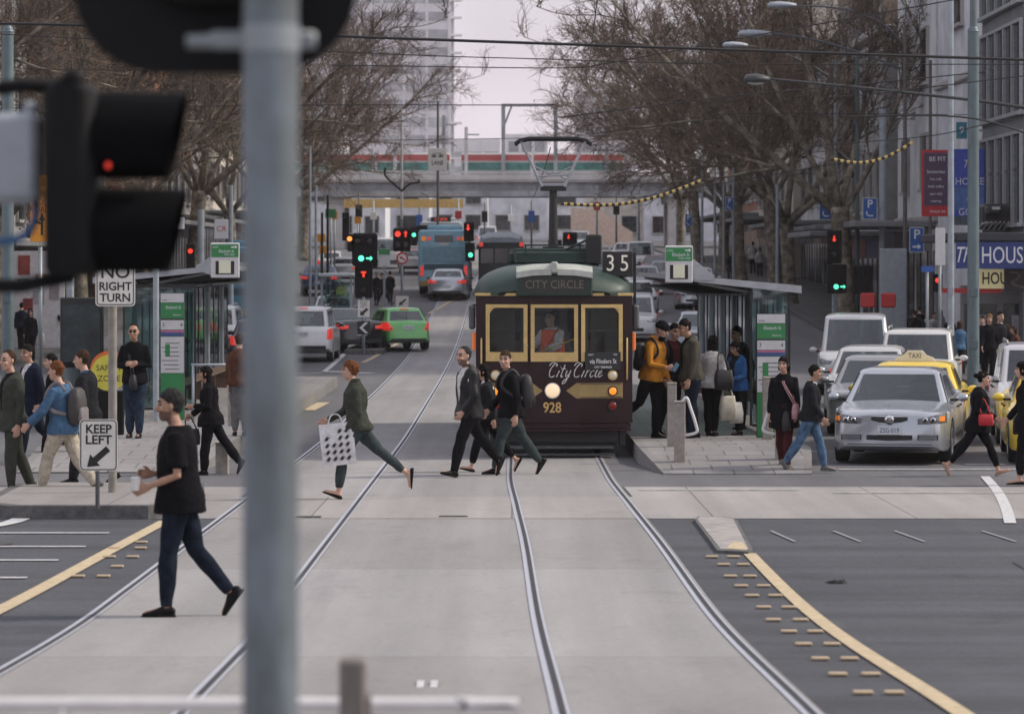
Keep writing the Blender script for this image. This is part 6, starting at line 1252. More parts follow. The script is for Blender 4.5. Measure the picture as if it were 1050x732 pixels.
# ---------------------------------------------------------------- platform posts with white loops
con=mat('post_concrete',(.33,.30,.27),.8,var=.18,scale=9,bump=.2)
def platpost(px,foot,top,w_,h,lab,loop=0,dy=0):
    Y=yofh(foot,h)+dy; z=zg(Y)+h; s=F/Y; H_=(foot-top)/s; t=empty('platform_post',(gx(px,Y),Y,z),0,lab,'post'); wd=w_/s; b=MB().m(con); b.box((0,0,H_/2-.1),(wd,wd*1.2,H_+.2),bev=.012); b.m(con); b.box((0,0,H_+.015),(wd*1.08,wd*1.3,.03),bev=.006); b.build('shaft',t)
    if loop: MB().m(wr_,True).tube(smoothline([(loop*.02,-.02,H_-.02),(loop*.10,-.03,H_+.08),(loop*.17,-.03,H_-.1),(loop*.24,-.03,H_-.32),(loop*.25,-.03,H_-.45),(loop*.04,-.02,H_-.5)],5),.024,8).build('handrail',t)
    return t
platpost(697,482,413,11,0,'tan concrete platform post with white handrail loop at the tram side of the ramp',1); platpost(689,474,394,9,.02,'taller plain tan post just behind the tram-side ramp post'); platpost(787,461,388,10,.1,'dark-edged tan post beside the green information totem'); platpost(800,481,412,10,0,'tan platform post with white handrail at the car side of the ramp',-1)
platpost(239,446,378,10,.1,'tan post on the left platform by the big pole'); platpost(228,486,455,13,0,'short tan post at the end of the left platform ramp')
b=MB().m(palepole,True); Y=64; b.tube([(gx(196,Y),Y,zg(Y)+1.35),(gx(238,Y),Y,zg(Y)+1.35)],.025,8)
for px in(198,236): b.tube([(gx(px,Y),Y,zg(Y)+.2),(gx(px,Y),Y,zg(Y)+1.35)],.025,8)
tag(b.build('guard_rail'),'white guard rail between the green totem and the tan post','railing')
# ---------------------------------------------------------------- traffic lights in the distance
def lantern(t,x,z,w_,h,mt=sblk,y=0): return MB().m(mt).box((x,y,z),(w_,.25,h),bev=min(w_,h)*.08).build('housing',t)
def disc(t,x,z,r_,m_,shape='o',y=-.14,par=None):
    b=MB().m(m_)
    if shape=='o': b.prism([(x+r_*math.cos(a),z+r_*math.sin(a)) for a in [k*.349 for k in range(18)]],y-.01,y)
    elif shape in('>','v','^','<'): 
        a={'>':0,'v':-1.5708,'^':1.5708,'<':3.1416}[shape]; arrow(b,(x,z),a,r_*2.1,r_*.55,y-.01,y,3)
    elif shape=='T': b.box((x,y,z+r_*.6),(r_*1.8,.012,r_*.6)); b.box((x,y,z-r_*.4),(r_*.7,.012,r_*1.4))
    o=b.build('lit_lens',par or t); 
    MB().m(vis_,True).tube([(x,y+.02,z),(x,y-.16,z+.01)],r_*1.25,14,cap=False).build('visor',par or t); return o
def signal(px,foot,h,lab,parts,pole=galv,top=None,pr=.055):
    Y=yofh(foot,h); z=zg(Y)+h; s=F/Y; ZZ=lambda py:ZC+(YH-py)/s-z; XX=lambda p_:(p_-px)/s
    t=empty('traffic_signal',(gx(px,Y),Y,z),0,lab,'traffic light'); MB().m(pole,True).tube([(0,.2,-.02),(0,.2,ZZ(top if top else min(p_[2] for p_ in parts if p_[0]=='box')))],pr,10).build('pole',t,ang=40)
    for p_ in parts:
        if p_[0]=='box': _,x0,y0,x1,y1=p_; lantern(t,XX((x0+x1)/2),(ZZ(y0)+ZZ(y1))/2,(x1-x0)/s,ZZ(y0)-ZZ(y1))
        elif p_[0]=='l': _,x,y,r_,m_,sh=p_; disc(t,XX(x),ZZ(y),r_/s,m_,sh)
    return t,XX,ZZ,s
t,XX,ZZ,s=signal(372.5,361,.15,'central traffic signal cluster with two green lamps, an amber lamp and red T',[('box',361,239,387,273),('box',364,272.5,382,306),('box',356.5,240,360.8,258),('l',370.5,265,3.0,LG,'o'),('l',379,265,3.2,LG,'>'),('l',373,281,3.0,LR,'T'),('l',358.6,245,2.6,LO,'o'),('l',367,247,2.6,OFF,'o'),('l',379,247,2.6,OFF,'o'),('l',373,297,2.6,OFF,'o')])
Y=yofh(361,.15)-.6; t=empty('chevron_board',(gx(373,Y),Y,zg(Y)+.15),0,'black chevron board with white left arrow and KEEP LEFT plate on the small island','sign'); MB().m(palepole,True).tube([(0,0,-.02),(0,0,1.85)],.045,10).build('post',t)
s=F/Y; z=zg(Y)+.15; ZZ=lambda py:ZC+(YH-py)/s-z; MB().m(signk).box((0,-.06,ZZ(336)),(13/s,.02,14/s)).build('board',t); b=MB().m(whS); w_,h_=13/s,14/s; b.prism([(.12*w_,ZZ(336)+.40*h_),(-.34*w_,ZZ(336)),(.12*w_,ZZ(336)-.40*h_),(.36*w_,ZZ(336)-.40*h_),(-.08*w_,ZZ(336)),(.36*w_,ZZ(336)+.40*h_)],-.075,-.071); b.build('chevron',t)
MB().m(signw).box((0,-.06,ZZ(316.5)),(12/s,.02,17/s)).build('plate',t); b=MB().m(signk); arrow(b,(0,ZZ(320)),R(221),.34,.09,-.074,-.071); b.build('arrow',t); text('KEEP',.15,signk,'lettering',t,(0,-.073,ZZ(310.5)),ext=.001,sx=.8); text('LEFT',.15,signk,'lettering',t,(0,-.073,ZZ(314)),ext=.001,sx=.8)
signal(412,318,0,'traffic signal with paired red lamps over a round red no-turn sign',[('box',403,234,421,258),('l',408,240,3,LR,'o'),('l',416,240,3,LR,'^'),('l',408,251,2.6,OFF,'o'),('l',416,251,2.6,OFF,'o')],top=225)
Y=yofh(318,0)-.3; t=empty('traffic_sign',(gx(412.5,Y),Y,zg(Y)),0,'round red-ringed no-turn sign over a small white arrow plate','sign'); s=F/Y; ZZ=lambda py:ZC+(YH-py)/s-zg(Y); MB().m(palepole,True).tube([(0,0,0),(0,0,ZZ(260))],.04,8).build('pole',t); b=MB().m(redS); b.prism([(.27*math.cos(k*.26),ZZ(265)+.27*math.sin(k*.26)) for k in range(24)],-.06,-.045); b.build('ring',t); b=MB().m(whS); b.prism([(.19*math.cos(k*.26),ZZ(265)+.19*math.sin(k*.26)) for k in range(24)],-.064,-.058); b.build('face',t); b=MB().m(redS); arrow(b,(0,ZZ(265)),R(150),.3,.07,-.07,-.0645); b.build('arrow',t); MB().m(signw).box((0,-.05,ZZ(310)),(13/s,.02,13/s)).build('plate',t); b=MB().m(signk); arrow(b,(0,ZZ(310)),R(221),.42,.09,-.066,-.0605); b.build('arrow',t)
signal(481,306,0,'slim traffic signal with a red arrow above a green lamp right of the blue bus',[('box',475.5,228,486,247.5),('box',477,249,487,268),('l',480,233.5,3,LR,'v'),('l',482.5,261.5,2.4,LG,'o')])
signal(432,285,0,'distant traffic signal showing two green lamps left of the blue bus',[('box',421,233,428,252),('box',428,231,441,249),('l',424.5,241,2.1,LG,'o'),('l',431.5,243,2.1,LG,'o'),('l',437,236,2,OFF,'o')])
signal(584,290,0,'distant traffic signal with a red arrow behind the tram roof',[('box',577,238,592,252),('l',583,243,2.2,LR,'v'),('box',562,246,576,252)])
signal(602,291,0,'dark distant traffic signal left of the tram route box',[('box',603,243,614,275),('l',608,250,2,OFF,'o')])
signal(195,330,0,'distant traffic signal with one red lamp left of the hanging left sign',[('box',191,250,200,275),('l',195.5,257.5,2.5,LR,'o')])
signal(855,352,.13,'right-hand traffic signal with red arrow over a wide lower head with green lamps',[('box',848,236,863,270),('box',848,271,868,301),('l',855,245,3,LR,'v'),('l',857,294,2.6,LG,'o'),('l',864,294,2.6,LG,'>'),('l',855,260,2.6,OFF,'o')],pole=palepole)
signal(884,346,.13,'black rear-facing traffic signal right of the green-lit one',[('box',874,272,894,302),('l',884,280,2.4,OFF,'o')],pole=palepole)
signal(961,352,.13,'small pedestrian signal showing red beside the parking arrow sign',[('box',957,281,966,299),('l',961,287.5,2.6,LR,'o')],pole=galv)
signal(330,312,0,'slim dark traffic signal at the distant left kerb',[('box',351,218,358,247),('l',354,222,1.6,OFF,'o')],top=218,pole=sblk)
# ---------------------------------------------------------------- poles
def pole(px,foot,top,w_,mt,lab,extra=None,h=.13,taper=1,name='street_pole',cat='pole'):
    Y=yofh(foot,h); s=F/Y; z=zg(Y)+h; H_=ZC+(YH-top)/s-z; t=empty(name,(gx(px,Y),Y,z),0,lab,cat); r_=w_/s/2
    if extra=='tram': b=MB().m(mt,True); hh=ZC+(YH-30)/s-z; b.tube([(0,0,-.02),(0,0,hh)],[r_,r_*.92],18); b.tube([(0,0,hh),(0,0,H_)],[r_*.6,r_*.5],14); b.build('shaft',t,ang=40); MB().m(mt,True).tube([(0,0,hh-.06),(0,0,hh+.05)],[r_*1.05,r_*.7],18).build('collar',t,ang=40)
    else: MB().m(mt,True).tube([(0,0,-.02),(0,0,H_)],[r_,r_*taper],14).build('shaft',t,ang=40)
    for zz_ in(1.1,2.4): MB().m(mt).box((0,-r_,zz_),(r_*1.3,.03,.22),bev=.008).build('access_plate',t)
    return t,Y,s,z
pole(998,398,-25,12.5,bluepole,'thick blue-grey tram wire pole in front of the shop signs','tram')
pole(975,392,-25,7,palepole,'slim pale steel pole left of the thick blue-grey pole',taper=.8)
pole(928,350,26,5,brownpole,'thin dark brown lamp pole before the grey stone building',taper=.7)
pole(905,345,112,8,palepole,'short pale blue-grey pole left of the brown lamp pole',taper=.9)
pole(954,352,62,4,brownpole,'thin dark pole with a small top knob before the white building',taper=.8)
pole(879,340,52,5,bluepole,'slender blue-grey pole right of the first blue parking sign',taper=.8)
pole(857,336,62,5,palepole,'slender pale pole beside the large plane tree trunk',taper=.8)
pole(797,318,190,4,palepole,'thin pale pole rising over the right shelter roof',taper=.8)
for px,ft,tp,lab in((733,300,168,'leftmost of the thin pale poles behind the right stop sign'),(742,300,186,'second thin pale pole behind the right stop sign'),(752,302,160,'tallest thin pale pole right of the hanging stop sign'),(720,292,150,'thin far pole under the right-hand trees near the stop sign')): pole(px,ft,tp,3,palepole,lab,taper=.8)
pole(8,420,25,13,bluepole,'thick blue-grey tram pole at the left edge behind the suited men','tram')
pole(237,345,190,5,palepole,'pale slim pole above the left hanging stop sign',taper=.85); pole(206,350,215,7,palepole,'pale blue pole left of the left hanging stop sign')
pole(160,440,200,6,palepole,'slim pole partly behind the dark signal at the left shelter'); pole(72,400,285,8,palepole,'short pale pole between the suited men and the shelter glass')
for px,ft,tp,lab in((318,318,150,'thin pale pole beside the right edge of the big foreground pole'),(324,316,190,'second thin pole right of the big foreground pole'),(336,314,200,'dark thin pole at the far left kerb')): pole(px,ft,tp,3,palepole if px<330 else sblk,lab,taper=.8)
pole(412,290,112,3,mat('white_pole',(.50,.50,.50),.5),'white centre pole carrying a bracket of tram wires',taper=.8); pole(449,284,104,3,brownpole,'dark pole carrying the white tram LANE sign',taper=.8)
# centre bracket arms of wrought iron on the white pole
Y=yofh(290,.13)-.05; s=F/Y; b=MB().m(sblk,True)
for sx in(-1,1): b.tube(smoothline([(gx(412,Y),Y,ZC+(YH-196)/s),(gx(412+sx*8,Y),Y,ZC+(YH-189)/s),(gx(412+sx*17,Y),Y,ZC+(YH-187 if sx>0 else YH-180)/s),(gx(412+sx*17,Y),Y,ZC+(YH-172 if sx<0 else YH-184)/s)],5),.055,6)
tag(b.build('wire_bracket'),'curled dark iron wire bracket on the white centre pole','bracket')
Y=yofh(284,.13)-.2; s=F/Y; t=empty('lane_sign',(gx(448.5,Y),Y,ZC+(YH-163.5)/s),0,'white tram LANE sign hung above the roadway','sign'); MB().m(signw).box((0,0,0),(19/s,.04,23/s),bev=.01).build('plate',t); text('LANE',.36,signk,'lettering',t,(0,-.023,-.22),ext=.001,sx=.78,bold=.006)
b=MB().m(signk); b.box((-.2,-.022,.2),(.28,.006,.16)); b.box((.2,-.022,.2),(.28,.006,.16)); b.box((0,-.022,.34),(.5,.006,.03)); b.m(signw); 
for k in range(4): b.box((-.28+k*.16+(.06 if k>1 else 0),-.0265,.22),(.07,.004,.05))
b.build('tram_pictogram',t)
# parking signs
def psign(px,py,w_,h_,foot,lab,sub='L',dxp=0):
    Y=yofh(foot,.13)-.25; s=F/Y; t=empty('parking_sign',(gx(px,Y),Y,ZC+(YH-py)/s),0,lab,'sign'); W_,H_=w_/s,h_/s; MB().m(whS).box((0,0,0),(W_,.03,H_),bev=.006).build('edge',t); MB().m(blueS).box((0,-.004,0),(W_*.93,.03,H_*.95),bev=.004).build('panel',t); text('P',H_*.52,whS,'lettering',t,(0,-.022,H_*.2),ext=.001,bold=.006); b=MB().m(whS)
    if sub=='L': b.tube([(-W_*.22,-.021,-H_*.12),(-W_*.22,-.021,-H_*.26),(-W_*.1,-.021,-H_*.34),(W_*.22,-.021,-H_*.34)],H_*.035,5)
    else: arrow(b,(0,-H_*.27),0,W_*.6,H_*.07,-.024,-.0195,3.2)
    b.build('arrow',t)
    b=MB().m(galv); b.box((W_*.5+.05,.03,0),(.2,.03,.06)); b.build('clamp',t); return t
psign(847,214,14,23,336,'blue P sign on the pale pole beside the large tree trunk'); psign(892,214,15,22,345,'blue P sign between the two slim poles left of the brown pole'); psign(940,246,15,26,350,'blue P sign with a right arrow by the shop entrance','>'); psign(748,209,8,14,302,'small distant blue P sign among the thin poles'); psign(706,226,7,13,292,'tiny far blue P sign above the right-hand stop sign')
# small signs and boxes
def plate(px,py,w_,h_,Y,mt,lab,txt=None,tm=None,name='notice_sign',cat='sign',sz=.6):
    s=F/Y; t=empty(name,(gx(px,Y),Y,ZC+(YH-py)/s),0,lab,cat); MB().m(mt).box((0,0,0),(w_/s,.04,h_/s),bev=.006).build('panel',t)
    if txt:
        L_=txt.split('|'); hh=h_/s/len(L_)
        for i,l in enumerate(L_): text(l,hh*sz,tm or signk,'lettering',t,(0,-.022,h_/s/2-hh*(i+.5)),ext=.001)
    MB().m(galv).box((0,.04,0) if name!='shop_sign' else (.7,.04,0),(.06,.05,h_/s*.8) if name!='shop_sign' else (1.4,.05,.06)).build('bracket',t)
    if name=='notice_sign' and Y>90 and px not in(227,394): MB().m(galv,True).tube([(0,.07,h_/s*.4),(0,.07,zg(Y)-t.location.z)],.045,8).build('post',t)
    return t
t=plate(41,214,20,68,80,orgS,'tall orange road works sign with black arrow left of the dark signal'); s=F/80
for l,py in(('BUS',188),('LANE',199),('SIDE',207),('ROAD',215)): text(l,.24,signk,'lettering',t,(.0,-.022,(214-py)/s),ext=.001,sx=.72)
b=MB().m(signk); arrow(b,(.05,-.35),R(90),.55,.06,-.026,-.0205,2.6); arrow(b,(-.06,-.32),R(160),.22,.05,-.0265,-.0205,2.6); b.build('arrow',t)
MB().m(galv,True).tube([(0,.06,-.9),(0,.06,-4.5)],.05,8).build('post',t)
plate(227,235,14,20,yofh(345,.13)-.15,whS,'white board with small red lettering on the pale slim pole','CR',redS,sz=.4); plate(183,229,12,12,70,whS,'small white plate on the pole beside the dark signal')
for px,py,w_,h_,Y,m_,lab in((339,219,11,9,170,grnS,'distant green direction sign at the far left kerb'),(343,221,6,8,172,orgS,'small distant orange sign right of the green direction sign'),(367,226,7,7,178,orgS,'small amber sign under the bridge beam'),(329,244,9,8,166,orgS,'distant orange diamond-like sign above the left kerb'),(331,256,7,8,164,orgS,'lower distant orange sign above the dark blue sedan'),(394,264,12,18,150,wpan,'distant white and green stop board right of the central signals'),(868,243,9,5,150,blueS,'little blue street name sign behind the right-hand signals'),(951,276,13,6,100,blueS,'blue street name blade by the parking arrow sign'),(964,253,10,38,96,wpan,'white and blue hanging shop light box left of the house sign')):
    t=plate(px,py,w_,h_,Y,m_,lab)
    if px==394: MB().m(grnS).box((0,-.03,.25),(.5,.03,.25)).build('green_header',t); MB().m(galv).box((0,.05,-1.2),(.1,.06,2.2)).build('post',t)
# red barriers
for px,py,lab in((890,308,'red plastic barrier panel left of the pale pole'),(911,308,'red plastic barrier panel right of the pale pole')):
    Y=108; s=F/Y; t=empty('barrier',(gx(px,Y),Y,zg(Y)+.13),0,lab,'barrier'); z=zg(Y)+.13; hh=ZC+(YH-py)/s-z; MB().m(redS).box((0,0,hh),(15/s,.12,15/s),bev=.04).build('panel',t); 
    for sx in(-1,1): MB().m(galv).box((sx*.18,0,hh/2-.1),(.05,.05,hh)).build('leg',t)
# traffic cabinet
Y=112; t=empty('signal_cabinet',(gx(916,Y),Y,zg(Y)+.13),0,'tall grey utility cabinet behind the red barriers','cabinet'); s=F/Y; hh=ZC+(YH-255)/s-zg(Y)-.13; MB().m(gb).box((0,0,hh/2),(26/s,.6,hh),bev=.02).build('case',t); MB().m(gb).box((0,-.31,hh*.55),(22/s,.02,hh*.6)).build('door',t)
# ---------------------------------------------------------------- street lamps on long arms
lampg=mat('lamp_grey',(.42,.46,.52),.4,var=.1)
def lamp(px0,px1,py,Y,pts,lab,mt=lampg):
    s=F/Y; xm=(px0+px1)/2; t=empty('street_lamp',(gx(xm,Y),Y,ZC+(YH-py)/s),0,lab,'street lamp'); L_=(px1-px0)/s; b=MB().m(mt,True); b.loft([[(x*L_,w_*.32*math.cos(a),h_*.16*max(-.55,math.sin(a))) for a in [k*.524 for k in range(12)]] for x,w_,h_ in((-.5,.35,.3),(-.42,.8,.8),(-.1,1,1),(.25,.8,.8),(.46,.4,.5),(.5,.2,.25))]); b.build('head',t,ang=60); MB().m(mat('lamp_bowl',(.5,.5,.48),.2,var=.1),True).ball((-.06*L_,0,-.08),(L_*.32,.18,.06),12,6).build('bowl',t)
    ap=smoothline([((px-xm)/s,0,(py-y_)/s) for px,y_ in pts],6); MB().m(mt if mt is not lampg else mat('arm_grey',(.10,.115,.13),.5),True).tube(ap,[.028+.02*i/len(ap) for i in range(len(ap))],8).build('arm',t)
lamp(763,790,82,88,[(788,81),(840,86),(900,92),(998,103),(1060,112)],'dark lamp head on a long arm from the thick blue-grey pole',mat('lamp_dark',(.035,.04,.045),.5)); lamp(757,791,35,127.4,[(790,34),(830,40),(880,54),(928,72)],'upper grey street lamp on an arm from the brown pole'); lamp(741,767,47,138.5,[(766,47),(800,54),(840,72),(857,90)],'lower grey street lamp in the right-hand tree twigs'); lamp(787,817,6,127.4,[(816,6),(860,9),(900,22),(928,46)],'topmost grey street lamp near the upper edge')
# ---------------------------------------------------------------- overhead wires
wm=mat('wire_black',(.012,.012,.014),.6,var=0)
def wire(pts,Y,r_,lab,sag=.0,Y1=None,mt=wm):
    n=len(pts); q=[]
    for i,(px,py) in enumerate(pts):
        yy=Y+((Y1 if Y1 else Y)-Y)*i/max(1,n-1); q.append(P(px,py,yy))
    q=smoothline(q,8); b=MB().m(mt); b.tube(q,r_,5); o=b.build('overhead_wire'); return tag(o,lab,'wire')
wire([(-120,24),(75,26),(360,38),(705,50),(1150,65)],60,.028,'thickest dark span wire running right across the sky'); wire([(-100,30),(360,54),(560,61),(760,66),(1150,66)],72,.012,'thin span wire just below the thickest one'); wire([(340,67),(545,70),(602,69)],84,.014,'short thin wire ending at the contact wire hanger')
wire([(602,69),(700,51),(800,32),(880,18),(1000,-4),(1100,-24)],84,.016,'oblique wire rising to the upper right from the hanger'); wire([(-60,112),(120,110),(330,108),(545,108),(565,107)],120,.018,'long faint wire across the left tree crowns'); wire([(572,121),(660,110),(760,98),(900,85),(1010,74)],86,.016,'slanting wire above the dark lamp head'); wire([(600,138),(720,124),(760,117),(1005,118)],110,.014,'slanting wire through the right-hand twigs')
wire([(850,100),(900,96),(1000,84),(1120,70)],76,.014,'wire rising right across the white building'); wire([(830,150),(950,140),(1010,128),(1110,108)],84,.014,'thin wire passing the top of the house banner'); wire([(330,145),(540,142)],150,.016,'far thin wire above the train'); wire([(-40,66),(75,72),(260,70)],90,.012,'thin wire between the dark signals at the upper left')
wire([(870,120),(1000,122),(1110,160)],70,.02,'sagging wire below the lamp arm at the right'); wire([(615,-30),(610,20),(604,66)],38,.010,'steep contact wire dropping from the top centre',Y1=84); wire([(640,205),(800,178),(870,166)],120,.014,'low slanting wire towards the right-hand trees')
for X,lab in((-2.69,'left-hand tram contact wire running up the street'),(.70,'right-hand tram contact wire running up the street')):
    b=MB().m(wm); b.tube([(X if X<0 else X+(max(0,50-y)*.006),y,zg(max(y,40))+5.35-.05*math.sin((y%30)/30*math.pi)) for y in range(62 if X>0 else 100,300,5)],.010,4); tag(b.build('overhead_wire'),lab,'wire')
# yellow and black sleeved span wires
def checked(a,c,Y,lab):
    t=empty('insulated_wire',P(a[0],a[1],Y),0,lab,'wire'); p0,p1=P(a[0],a[1],Y),P(c[0],c[1],Y); n=int((c[0]-a[0])/3.2); ys=MB()
    for k in range(n):
        q0=(p1-p0)*(k/n); q1=(p1-p0)*((k+1)/n); d=Vector((0,0,-.25*math.sin(math.pi*k/n))); d1=Vector((0,0,-.25*math.sin(math.pi*(k+1)/n))); ys.m(mat('sleeve_yellow',(.55,.40,.12),.5,var=.05) if k%2 else wm); ys.tube([q0+d,q1+d1],.036,6,cap=k in(0,n-1))
    ys.build('sleeve',t)
checked((575,209),(722,184),78,'yellow and black banded wire right of the pantograph'); checked((852,163),(936,146),78,'yellow and black banded wire before the stone building')
# ================================================================ bare plane trees
bark=bpy.data.materials.new('plane_bark'); bark.use_nodes=True; nt=bark.node_tree; bs=nt.nodes['Principled BSDF']; bs.inputs['Roughness'].default_value=.85; bs.inputs['Specular IOR Level'].default_value=.2
tc=_nn(nt,'ShaderNodeTexCoord'); vo=_nn(nt,'ShaderNodeTexNoise'); vo.inputs['Scale'].default_value=2.6; vo.inputs['Detail'].default_value=7; vo.inputs['Roughness'].default_value=.7; nt.links.new(tc.outputs['Object'],vo.inputs['Vector'])
cr=_nn(nt,'ShaderNodeValToRGB'); e=cr.color_ramp.elements; e[0].position=.36; e[0].color=(.07,.06,.05,1); e[1].position=.66; e[1].color=(.36,.32,.25,1); k_=cr.color_ramp.elements.new(.5); k_.color=(.17,.15,.115,1); nt.links.new(vo.outputs['Fac'],cr.inputs['Fac']); nt.links.new(cr.outputs['Color'],bs.inputs['Base Color'])
bp=_nn(nt,'ShaderNodeBump'); bp.inputs['Strength'].default_value=.5; bp.inputs['Distance'].default_value=.05; nt.links.new(vo.outputs['Fac'],bp.inputs['Height']); nt.links.new(bp.outputs['Normal'],bs.inputs['Normal'])
twig=mat('twig_bark',(.16,.122,.095),.9,var=.4,scale=1.2,spec=.1); deadleaf=mat('dead_leaf',(.20,.085,.045),.9,var=.4,scale=3,spec=.1)
def tree_meshes(seed,limbs,H=16.0,hr=.40,fork=4.2,lean=(0,0),n3=8,n4=10,n5=14):
    r_=random.Random(seed); T=MB().m(bark,True); K=MB().m(twig,False)
    def rv(): return Vector((r_.gauss(0,1),r_.gauss(0,1),r_.gauss(0,1))).normalized()
    def grow(p,d,L_,seg,wob,up):
        pts=[p.copy()]; d=d.normalized()
        for i in range(seg): d=(d+rv()*wob+Vector((0,0,up))).normalized(); p=p+d*(L_/seg); pts.append(p.copy())
        return pts,d
    base=[Vector((0,0,-.1)),Vector((lean[0]*.3,lean[1]*.3,fork*.35)),Vector((lean[0]*.7,lean[1]*.7,fork*.7)),Vector((lean[0],lean[1],fork))]
    T.tube(smoothline(base,4),[hr*(1.25-.45*min(1,i/3)) if i<4 else hr*.82 for i in range(13)],12)
    tips=[]
    for az,el,L_,rr_ in limbs:
        d=Vector((math.cos(R(az))*math.cos(R(el)),math.sin(R(az))*math.cos(R(el)),math.sin(R(el)))); pts,de=grow(base[3]-Vector((0,0,.3)),d,L_,9,.12,.035)
        T.tube(pts,[rr_*.72*(1-.78*i/9) for i in range(10)],8); 
        for k in range(n3):
            i=2+int(7*(k+r_.random())/n3); i=min(i,9); pd=(pts[i]-pts[i-1]).normalized(); d2=(pd+rv()*.85+Vector((0,0,.02))).normalized(); l2=L_*r_.uniform(.28,.5)*(1.15-.05*i); q,_=grow(pts[i],d2,l2,6,.18,-.005); r2=rr_*(1-.72*i/9)*.36; T.tube(q,[max(.018,r2*(1-.75*j/6)) for j in range(7)],6); tips.append((q,l2))
        tips.append((pts[4:],L_*.5))
    small=[]
    for q,l in tips:
        n=len(q)-1
        for k in range(n4):
            t=r_.uniform(.15,1)*n; i=min(int(t),n-1); p=q[i].lerp(q[i+1],t-i); pd=(q[i+1]-q[i]).normalized(); d=(pd+rv()*.9+Vector((0,0,.0))).normalized(); l3=r_.uniform(.9,2.1); pts,_=grow(p,d,l3,4,.2,.02); K.tube(pts,[.020,.017,.014,.011,.008],3,cap=False); small.append(pts)
    lv=[]
    for pts in small:
        for k in range(n5):
            t=r_.uniform(.2,1)*4; i=min(int(t),3); p=pts[i].lerp(pts[i+1],t-i); d=((pts[i+1]-pts[i]).normalized()*.9+rv()*.8+Vector((0,0,.1))).normalized(); l4=r_.uniform(.35,1.0); m_=p+d*l4*.5+rv()*.05; e_=p+d*l4+rv()*.10-Vector((0,0,.04)); K.tube([p,m_,e_],[.011,.009,.006],3,cap=False)
            if r_.random()<.5: e2=m_+(d+rv()*.8).normalized()*l4*.5; K.tube([m_,e2],[.0085,.006],3,cap=False)
            if r_.random()<.14: lv.append(e_)
    K.m(deadleaf)
    for p in lv:
        a,b_=rv()*.05,rv()*.05; K.add([p-a,p+b_,p+a,p-b_-Vector((0,0,.03))],[(0,1,2,3)])
    return T.mesh('trunk'),K.mesh('crown')
VAR=[tree_meshes(11,[(166,40,12,.24),(195,62,11,.2),(70,58,10,.2),(345,50,9,.18),(110,78,12,.27)],hr=.42,fork=4.6,lean=(-.3,.1)),
     tree_meshes(23,[(20,42,10.5,.22),(95,55,10,.2),(165,42,11,.22),(235,50,10,.2),(310,46,10,.2),(40,78,11,.22)],hr=.36,fork=4.0,lean=(.2,0)),
     tree_meshes(37,[(0,42,10.5,.2),(75,52,10,.2),(140,46,10,.2),(205,40,11,.2),(280,48,10,.2),(300,80,11,.22)],hr=.34,fork=3.6,lean=(-.1,.2))]
def plane(i,x,y,rz,sc,lab,grp):
    x+=1.1 if x>0 else -1.3
    t=empty('plane_tree',(x,y,zg(y)+.1),R(rz),lab,'tree',grp); t.scale=(sc,sc,sc)
    for me,nm in zip(VAR[i],('trunk','crown')):
        o=bpy.data.objects.new(nm,me); COL.objects.link(o); o.parent=t
GRT,GLT='bare plane trees along the right kerb','bare plane trees along the left kerb'
plane(0,11.7,130,0,1.05,'large bare plane tree leaning a long pale limb over the street behind the right shelter',GRT)
for i,x,y,rz,sc,lab in((2,11.6,156,110,1.08,'bare plane tree with dark trunk just left of the large leaning one'),(0,12.2,172,20,1.05,'third bare plane tree along the right kerb'),(1,11.6,190,200,1.1,'fourth bare plane tree along the right kerb'),(2,12.0,212,300,1.15,'fifth bare plane tree along the right kerb'),(0,11.8,238,-15,1.12,'sixth bare plane tree along the right kerb, dark trunk near the bridge'),(1,12.0,266,80,1.1,'farthest bare plane tree on the right before the bridge')): plane(i,x,y,rz,sc,lab,GRT)
for i,x,y,rz,sc,lab in((1,-17.5,92,190,1.0,'bare plane tree whose twigs fill the upper left corner'),(0,-15.8,112,170,1.0,'bare plane tree behind the side-on black signal'),(2,-15.2,131,30,1.05,'bare plane tree left of the hanging left stop sign'),(1,-15.0,150,250,1.08,'bare plane tree with pale limbs just left of the big pole'),(0,-14.6,170,185,1.1,'bare plane tree right of the big pole, fifth on the left kerb'),(2,-14.4,192,100,1.1,'sixth bare plane tree along the left kerb'),(1,-14.2,218,10,1.12,'seventh bare plane tree along the left kerb'),(0,-14.0,248,200,1.1,'farthest bare plane tree on the left before the bridge')): plane(i,x,y,rz,sc,lab,GLT)
